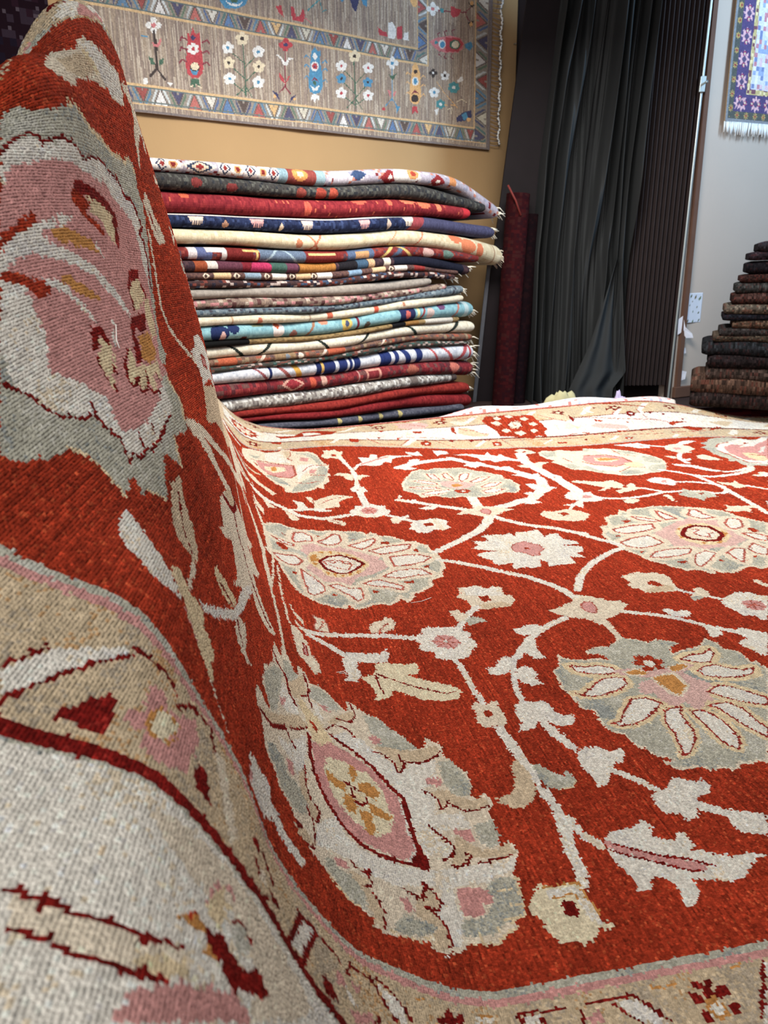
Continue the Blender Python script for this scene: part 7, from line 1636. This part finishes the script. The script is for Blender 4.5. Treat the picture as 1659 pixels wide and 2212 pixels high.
# ------------------------------------------------------------------ doorway: board, rolls, curtain, folding door
def tiltbox(name, pts, th, mat, parent=None, toward=Vector((0, 0, 0))):
    """four corners (bottom-left, bottom-right, top-right, top-left), thickness backwards"""
    pts = [Vector(p) for p in pts]; n = (pts[1] - pts[0]).cross(pts[3] - pts[0]).normalized()
    m_ = MB(); bk = [p - n * th for p in pts]
    m_.add(pts + bk, [(0, 1, 2, 3), (7, 6, 5, 4), (0, 4, 5, 1), (1, 5, 6, 2), (2, 6, 7, 3), (3, 7, 4, 0)])
    return m_.build(name, mat, parent, bevel=0.003)
o = tiltbox('leaning_board', [doorp(-.20, -.226, .04), doorp(.17, -.226, .04), doorp(.52, 3.4, -.02), doorp(.22, 3.4, -.02)], .035, plain('maroon_board', (22, 16, 19), .6, noise=.3, scale=10))
tag(o, 'tall dark brown board leaning at the end of the tan wall', 'board')
o = tiltbox('leaning_board', [doorp(-.215, -.226, .075), doorp(-.18, -.226, .075), doorp(-.06, 1.1, .06), doorp(-.095, 1.1, .06)], .02, plain('grey_strip', (72, 74, 80), .5, noise=.2))
tag(o, 'narrow grey strip standing right beside the tan wall edge', 'board')
def roll(label, a, b_, rad, cols, seed):
    a = Vector(a); b_ = Vector(b_); d = (b_ - a).normalized(); e1 = d.orthogonal().normalized(); e2 = d.cross(e1)
    nA, nL = 170, 260; th = np.linspace(0, 2 * math.pi * 2.2, nA)
    rr = rad * (1 - 0.16 * (th / th[-1]))
    P = np.zeros((nA, nL, 3))
    for j, s in enumerate(np.linspace(0, 1, nL)):
        cpos = np.array(a + (b_ - a) * s)
        P[:, j] = cpos + (np.cos(th) * rr)[:, None] * np.array(e1) + (np.sin(th) * rr)[:, None] * np.array(e2)
    c = np.broadcast_to(lin(*cols[0]), (nA - 1, nL - 1, 3)).copy()
    for cs, p_, sx, sy in ((cols[1:], .4, 3, 3), (cols[1:], .2, 6, 4)):
        msk, cc = speckle(c.shape[:2], cs, p_, sx, sy); c[msk] = cc[msk]
    kn = np.stack(np.broadcast_arrays(np.arange(nA)[:, None] * 1., np.arange(nL)[None] * 1., np.zeros((nA, nL))), -1)
    me = grid_mesh('rolled_carpet', P, c, kn); o = link('rolled_carpet', me, M_ROLL)
    sd = o.modifiers.new('thick', 'SOLIDIFY'); sd.thickness = 0.006; sd.offset = -1
    return tag(o, label, 'carpet', 'rolled carpets standing by the curtain')
roll('dark red rolled carpet standing upright between folded pile and curtain', doorp(.05, -.226, .20), doorp(.14, 1.58, .14), .075, [(40, 12, 15), (50, 15, 17), (34, 12, 16), (46, 20, 20)], 1)
roll('blackish rolled carpet standing just left of the curtain, behind the red roll', doorp(.19, -.226, .10), doorp(.27, 1.42, .06), .06, [(20, 10, 14), (26, 13, 16), (17, 10, 14)], 2)
b = MB(); b.tube([doorp(.03, 1.64, .24), doorp(.10, 1.52, .23), doorp(.15, 1.40, .22)], .006, 7)
tag(b.build('red_stick', plain('red_paint', (104, 44, 40), .6), smooth=True), 'short red stick poking out above the dark red roll', 'stick')
M_CURT = plain('curtain_cloth', (48, 50, 51), .9, noise=.12, scale=6, bump=.06, bscale=300)
cu_rt = empty('curtain', doorp(.7, -.226, .1)); tag(cu_rt, 'dark grey curtain in long vertical folds in the doorway', 'curtain')
nS, nZ = 420, 70; s = np.linspace(0, 1, nS)[:, None]; zz = np.linspace(-.226, 3.5, nZ)[None]
Lt = np.interp(zz, [-.165, 1.09, 1.85, 3.07, 3.6], [.25, .267, .317, .454, .51]); Rt = np.interp(zz, [-.09, 1.07, 1.83, 3.05, 3.6], [1.175, 1.15, 1.17, 1.225, 1.25])
tt_ = Lt + (Rt - Lt) * (s + .02 * np.sin(s * 17 + zz * 1.1) + .012 * np.sin(s * 41 - zz * 1.7))
ph = 9.0 * s + .55 * np.sin(6.0 * s + .4) + .25 * np.sin(zz * .9 + s * 4) + .10 * np.sin(zz * 2.7 + s * 9)
fold = np.abs(np.mod(ph, 1.0) * 2 - 1); fold = fold * fold * (3 - 2 * fold)
off = .0 + .20 * fold ** 1.5 * (.75 + .25 * np.sin(s * 13)) + .012 * np.sin(2 * math.pi * (27 * s + .3 * zz))
hole = np.exp(-((s - .55 + .05 * (zz - 1.6)) / .07) ** 2); off = off * (1 - .75 * hole)
lat = (D0[0] + tt_ * DS * DD[0]) * H + DD[1] * off; fw = (D0[1] + tt_ * DS * DD[1]) * H - DD[0] * off
P = np.stack([lat * RH[0] + fw * FH[0], CAM[1] * H + lat * RH[1] + fw * FH[1], np.broadcast_to(np.maximum(.005, (1 - (1 - zz) * DS + .1) * H), lat.shape)], -1)
link('drape', grid_mesh('drape', P), M_CURT, cu_rt)
nS, nZ = 60, 40; s = np.linspace(0, 1, nS)[:, None]; zz = np.linspace(-.226, 1.05, nZ)[None]
Lt = np.interp(zz, [-.1, .3, 1.05], [.66, .82, 1.02]); Rt = np.interp(zz, [-.1, .05, .3, 1.05], [1.06, 1.17, 1.14, 1.06])
tt_ = Lt + (Rt - Lt) * s; off = .15 + .03 * np.sin(s * 5 + zz * 2) + .02 * np.sin(s * 14 + zz) - .05 * zz
lat = (D0[0] + tt_ * DS * DD[0]) * H + DD[1] * off; fw = (D0[1] + tt_ * DS * DD[1]) * H - DD[0] * off
P = np.stack([lat * RH[0] + fw * FH[0], CAM[1] * H + lat * RH[1] + fw * FH[1], np.broadcast_to(np.maximum(.008, (1 - (1 - zz) * DS + .1) * H), lat.shape)], -1)
link('loose_panel', grid_mesh('loose_panel', P), M_CURT, cu_rt)
b = MB(); b.tube([doorp(.35, 3.45, .06), doorp(1.3, 3.45, .06)], .012, 10); b.build('curtain_rod', M_DARK, cu_rt, smooth=True)
M_SLAT = plain('slat_vinyl', (50, 43, 43), .5, noise=.2, scale=14)
fd = empty('folding_door', doorp(1.4, -.226, 0)); tag(fd, 'dark brown pleated folding door pushed open beside the curtain', 'door')
ns = 22; x0, x1 = 1.165, 1.60
for k in range(ns):
    ta = x0 + (x1 - x0) * k / ns; tb = x0 + (x1 - x0) * (k + 1) / ns; oa, ob = (.0, .032) if k % 2 == 0 else (.032, .0)
    lean = .045
    pts = [doorp(ta, -.1, oa), doorp(tb, -.1, ob), doorp(tb + lean, 3.5, ob), doorp(ta + lean, 3.5, oa)]
    tiltbox('slat', pts, .004, M_SLAT, fd)
tiltbox('lead_post', [doorp(1.60, -.226, .03), doorp(1.645, -.226, .03), doorp(1.69, 3.5, .03), doorp(1.645, 3.5, .03)], .04, M_DARK, fd)
ps = tiltbox('metal_strip', [doorp(1.612, -.226, .045), doorp(1.630, -.226, .045), doorp(1.683, 3.5, .045), doorp(1.665, 3.5, .045)], .012, M_STEEL, fd)
lt = tiltbox('latch', [doorp(1.628, 2.35, .062), doorp(1.675, 2.35, .062), doorp(1.679, 2.47, .062), doorp(1.632, 2.47, .062)], .02, M_STEEL, fd)
b = MB(); b.tube([doorp(1.655, 2.41, .06), doorp(1.665, 2.415, .095), doorp(1.668, 2.416, .10)], [.006, .006, .010], 10)
o = b.build('knob', M_STEEL, None, smooth=True); o.parent = lt; o.matrix_parent_inverse = lt.matrix_world.inverted()

# ------------------------------------------------------------------ right wall: rug, papers
def right_grid(T, Z, off):
    lat = (R0[0] + T * DS * RD[0]) * H + RD[1] * off; fw = (R0[1] + T * DS * RD[1]) * H - RD[0] * off
    return np.stack([lat * RH[0] + fw * FH[0], CAM[1] * H + lat * RH[1] + fw * FH[1], (1 - (1 - Z) * DS + .1) * H], -1)
t = np.arange(.245, 1.75, .0085); z = np.arange(2.15, 3.62, .0085); tc_ = (t[1:] + t[:-1]) / 2; zc_ = (z[1:] + z[:-1]) / 2
TT, ZZ = np.meshgrid(tc_, zc_, indexing='ij'); e = np.minimum(TT - .245, ZZ - 2.15)
rc = np.broadcast_to(lin(206, 204, 214), TT.shape + (3,)).copy()
msk, cc = speckle(TT.shape, [(150, 164, 196), (214, 184, 190), (120, 132, 170), (226, 220, 216), (190, 130, 140)], .5, 4, 4); rc[msk] = cc[msk]
rc[e < .26] = lin(190, 170, 120); msk, cc = speckle(TT.shape, [(120, 80, 90), (226, 206, 160)], .5, 3, 3); k = (e < .26) & msk; rc[k] = cc[k]
rc[e < .225] = lin(86, 74, 112); rc[e < .085] = lin(86, 88, 84); rc[e < .028] = lin(132, 134, 138)
al = np.where(TT - .245 < ZZ - 2.15, ZZ, TT)
for ce, per, r0, petal, ctr in ((.056, .11, .022, (176, 150, 96), (150, 70, 70)), (.152, .17, .052, (214, 170, 176), (90, 80, 110)), (.152, .085, .018, (150, 60, 100), (206, 190, 160))):
    x = np.mod(al + (.085 if ce > .1 and per < .1 else 0), per) - per / 2; r = np.hypot(x, e - ce); a = np.arctan2(e - ce, x)
    rc[r < r0 * (1 + .25 * np.cos(8 * a))] = lin(*petal); rc[r < r0 * .45] = lin(*ctr)
fx = e > .27
for k in range(26):
    x0, y0 = .55 + 1.1 * rng.random(), 2.48 + 1.05 * rng.random(); r = np.hypot(TT - x0, ZZ - y0); a = np.arctan2(ZZ - y0, TT - x0); rr = .035 + .03 * rng.random()
    rc[fx & (r < rr * (1 + .2 * np.cos(7 * a)))] = lin(*[(216, 176, 186), (128, 160, 206), (226, 214, 190), (180, 120, 140)][k % 4]); rc[fx & (r < rr * .5)] = lin(*[(140, 60, 80), (70, 80, 130), (200, 150, 90)][k % 3])
    rc[fx & (np.abs(r - rr * 1.9) < .008) & (a > (k % 3) - 2) & (a < (k % 3) + .5)] = lin(70, 84, 100)
rc = np.clip(rc * np.exp(rng.normal(0, .08, TT.shape))[..., None], 0, .9)
rt, P = hang('hanging_rug', t, z, rc, 'pale blue rug with purple flowered border hung on the right wall', right_grid, off=.03)
b = MB()
for k in range(90):
    q = .25 + 1.48 * (k + .5 * rng.random()) / 90; L = .085 + .03 * rng.random(); a0 = Vector(right_grid(np.array(q), np.array(2.152), .03).tolist()); a1 = Vector(right_grid(np.array(q + rng.normal(-.004, .01)), np.array(2.152 - L), .03 + .015 * rng.random()).tolist())
    b.tube([a0, (a0 + a1) / 2 + Vector((0, 0, .002)), a1], [.005, .0055, .003], 5)
b.build('fringe', M_FRINGE2, rt, smooth=True)
t = np.linspace(.052, .252, 33); z = np.linspace(.462, .727, 49); c = np.broadcast_to(lin(212, 216, 226), (32, 48, 3)).copy()
tc_ = (t[1:] + t[:-1]) / 2; zc_ = (z[1:] + z[:-1]) / 2; TT, ZZ = np.meshgrid(tc_, zc_, indexing='ij')
for k, (x0, y0, r) in enumerate(((.10, .70, .018), (.16, .69, .022), (.22, .675, .026), (.09, .62, .014), (.19, .60, .016), (.14, .56, .014), (.22, .55, .016), (.08, .48, .02), (.15, .475, .018), (.23, .48, .018), (.12, .65, .01), (.06, .57, .012))):
    c[(np.abs(TT - x0 - (ZZ - y0) * .5) / (r * .6) + np.abs(ZZ - y0) / r) < 1] = lin(*[(86, 96, 70), (120, 110, 84), (104, 120, 90)][k % 3])
T_, Z_ = np.meshgrid(t, z, indexing='ij')
me = grid_mesh('wall_paper_sheet', right_grid(T_, Z_, .004 + .004 * np.sin(T_ * 20)), c)
mp = bpy.data.materials.new('printed_paper'); nt, N, Lk, p = nodes(mp); at = N.new('ShaderNodeAttribute'); at.attribute_name = 'col'; Lk.new(at.outputs['Color'], p.inputs['Base Color']); p.inputs['Roughness'].default_value = .6
o = link('paper_sheet', me, mp); sd = o.modifiers.new('thick', 'SOLIDIFY'); sd.thickness = .001
tag(o, 'white sheet printed with small green leaves on the right wall', 'paper')
M_PAPER = plain('torn_paper', (206, 206, 214), .8, noise=.08)
def scrap(pts, label):
    m_ = MB(); c0 = Vector((0, 0, 0)); V = [Vector(right_grid(np.array(a), np.array(b_), o_).tolist()) for a, b_, o_ in pts]
    c0 = sum(V, Vector((0, 0, 0))) / len(V) + (V[0] - V[1]) * .05
    m_.add(V + [c0], [(k, (k + 1) % len(V), len(V)) for k in range(len(V))])
    o = m_.build('torn_paper', M_PAPER); sd = o.modifiers.new('thick', 'SOLIDIFY'); sd.thickness = .001
    tag(o, label, 'paper', 'torn paper scraps on the right wall')
scrap([(-.04, .50, .01), (.0, .53, .02), (.03, .43, .03), (.10, .37, .045), (.11, .33, .05), (.05, .33, .03), (.02, .38, .015), (-.03, .36, .008)], 'large torn curling paper scrap below the printed sheet')
scrap([(.05, .22, .008), (.08, .24, .012), (.09, .19, .015), (.06, .18, .008)], 'tiny torn paper scrap midway down the right wall')
scrap([(.0, -.02, .008), (.05, .03, .02), (.10, .02, .03), (.09, -.05, .03), (.03, -.07, .01)], 'torn paper scrap near the floor of the right wall')
o = tiltbox('wall_ledge', [rightp(-.02, -.22, .03), rightp(.55, -.22, .03), rightp(.55, -.12, .03), rightp(-.02, -.12, .03)], .028, M_BROWN); tag(o, kind='structure'); o.name = 'baseboard_right'
b = MB(); b.tube([rightp(-.03, -.215, .20), rightp(.03, -.12, .24), rightp(.09, -.10, .24), rightp(.15, -.13, .22), rightp(.17, -.215, .20)], .006, 8)
tag(b.build('grey_strap', plain('strap_grey', (120, 124, 132), .6), smooth=True), 'thin grey strap hooped on the floor under the right wall', 'strap')

# ------------------------------------------------------------------ rugs and cloths around the big carpet
u = np.linspace(1.25, 2.98, 150); v = np.linspace(2.0, 2.62, 50); U3, V3 = np.meshgrid(u, v, indexing='ij')
zo = lin_tab(ZO, u)[:, None]
zt = np.where(V3 < 2.36, zo - .035, zo - .035 + (.047 + .012 * np.sin(U3 * 9)) * sstep(2.36, 2.40, V3)) * (1 - sstep(2.47, 2.62, V3)) + (-.095) * sstep(2.47, 2.62, V3)
zt = np.minimum(zt, np.where(V3 < 2.34, surface(u, v)[..., 2] - .03, 9)); zt = np.maximum(zt, -.098)
zt = zt - .03 * (U3 < 1.55) * (1.55 - U3) / .3 * (V3 > 2.3)
c = np.broadcast_to(lin(226, 216, 210), (149, 49, 3)).copy()
for cols, p_, a, b_ in (([(214, 170, 172), (186, 190, 200), (232, 226, 220), (206, 120, 110), (170, 174, 190)], .5, 2, 1),):
    msk, cc = speckle(c.shape[:2], cols, p_, a, b_); c[msk] = cc[msk]
kn = np.stack(np.broadcast_arrays(np.arange(150)[:, None] * 1., np.arange(50)[None] * 1., np.zeros((150, 50))), -1)
me = grid_mesh('floor_rug', W(np.stack([U3, V3, np.maximum(zt, -.097)], -1)), c, kn); o = link('floor_rug', me, M_RUG)
sd = o.modifiers.new('thick', 'SOLIDIFY'); sd.thickness = .005; sd.offset = -1
tag(o, 'pinkish white patterned rug peeping out behind the far edge of the red carpet', 'rug')
def flat_rug(label, u0, u1, v0, v1, z0, z1, base, cols, seed):
    n, m = 60, 60; uu = np.linspace(u0, u1, n); vv = np.linspace(v0, v1, m); U4, V4 = np.meshgrid(uu, vv, indexing='ij')
    ed = np.minimum(np.minimum(U4 - u0, u1 - U4), np.minimum(V4 - v0, v1 - V4)); Z4 = z0 + (z1 - z0) * np.clip(ed / .03, 0, 1) ** .5 + .003 * np.sin(U4 * 9 + seed) * np.sin(V4 * 7)
    c = np.broadcast_to(lin(*base), (n - 1, m - 1, 3)).copy(); msk, cc = speckle(c.shape[:2], cols, .4, 3, 3); c[msk] = cc[msk]
    kn = np.stack(np.broadcast_arrays(np.arange(n)[:, None] * 1., np.arange(m)[None] * 1., np.zeros((n, m))), -1)
    o = link('floor_rug', grid_mesh('floor_rug', W(np.stack([U4, V4, Z4], -1)), c, kn), M_RUG)
    return tag(o, label, 'rug')
flat_rug('dark red rug spread flat as an added support underneath the big red carpet', .45, 2.7, -2.2, 1.6, -.0985, -.05, (96, 28, 28), [(120, 40, 36), (70, 26, 34)], 1)  # support put in because the big carpet floats above the floor
flat_rug('dark maroon rug on the floor in front of the dark carpet pile', 3.05, 4.4, 2.40, 2.56, -.0985, -.01, (78, 22, 28), [(96, 30, 34), (60, 24, 32)], 2)
def lump(name, label, cat, c, r, rgb, seed, fl=.6):
    r_ = np.random.default_rng(seed); me = bpy.data.meshes.new(name); bm = bmesh.new(); bmesh.ops.create_icosphere(bm, subdivisions=4, radius=1.0)
    for vtx in bm.verts:
        d = vtx.co.normalized(); k = 1 + .18 * math.sin(d.x * 5 + seed) * math.sin(d.y * 6 + seed * 2) + .10 * abs(math.sin(d.z * 7 + d.x * 9)) + .05 * math.sin(d.y * 17 + d.z * 13)
        vtx.co = Vector((d.x * r[0] * k, d.y * r[1] * k, max(0, d.z * r[2] * k) if fl else d.z * r[2] * k))
    bm.to_mesh(me); bm.free(); me.polygons.foreach_set('use_smooth', np.ones(len(me.polygons), bool))
    o = link(name, me, plain(name + '_cloth', rgb, .9, noise=.15, scale=20)); o.location = c
    return tag(o, label, cat)
lump('crumpled_cloth', 'crumpled pale yellow cloth at the foot of the curtain', 'cloth', room(1.30 * H, 5.55 * H, .0), (.11, .06, .16), (166, 160, 124), 2)
lump('crumpled_bag', 'small crumpled lilac bag by the folding door foot', 'bag', room(1.70 * H, 5.5 * H, .0), (.05, .045, .15), (170, 160, 190), 5)
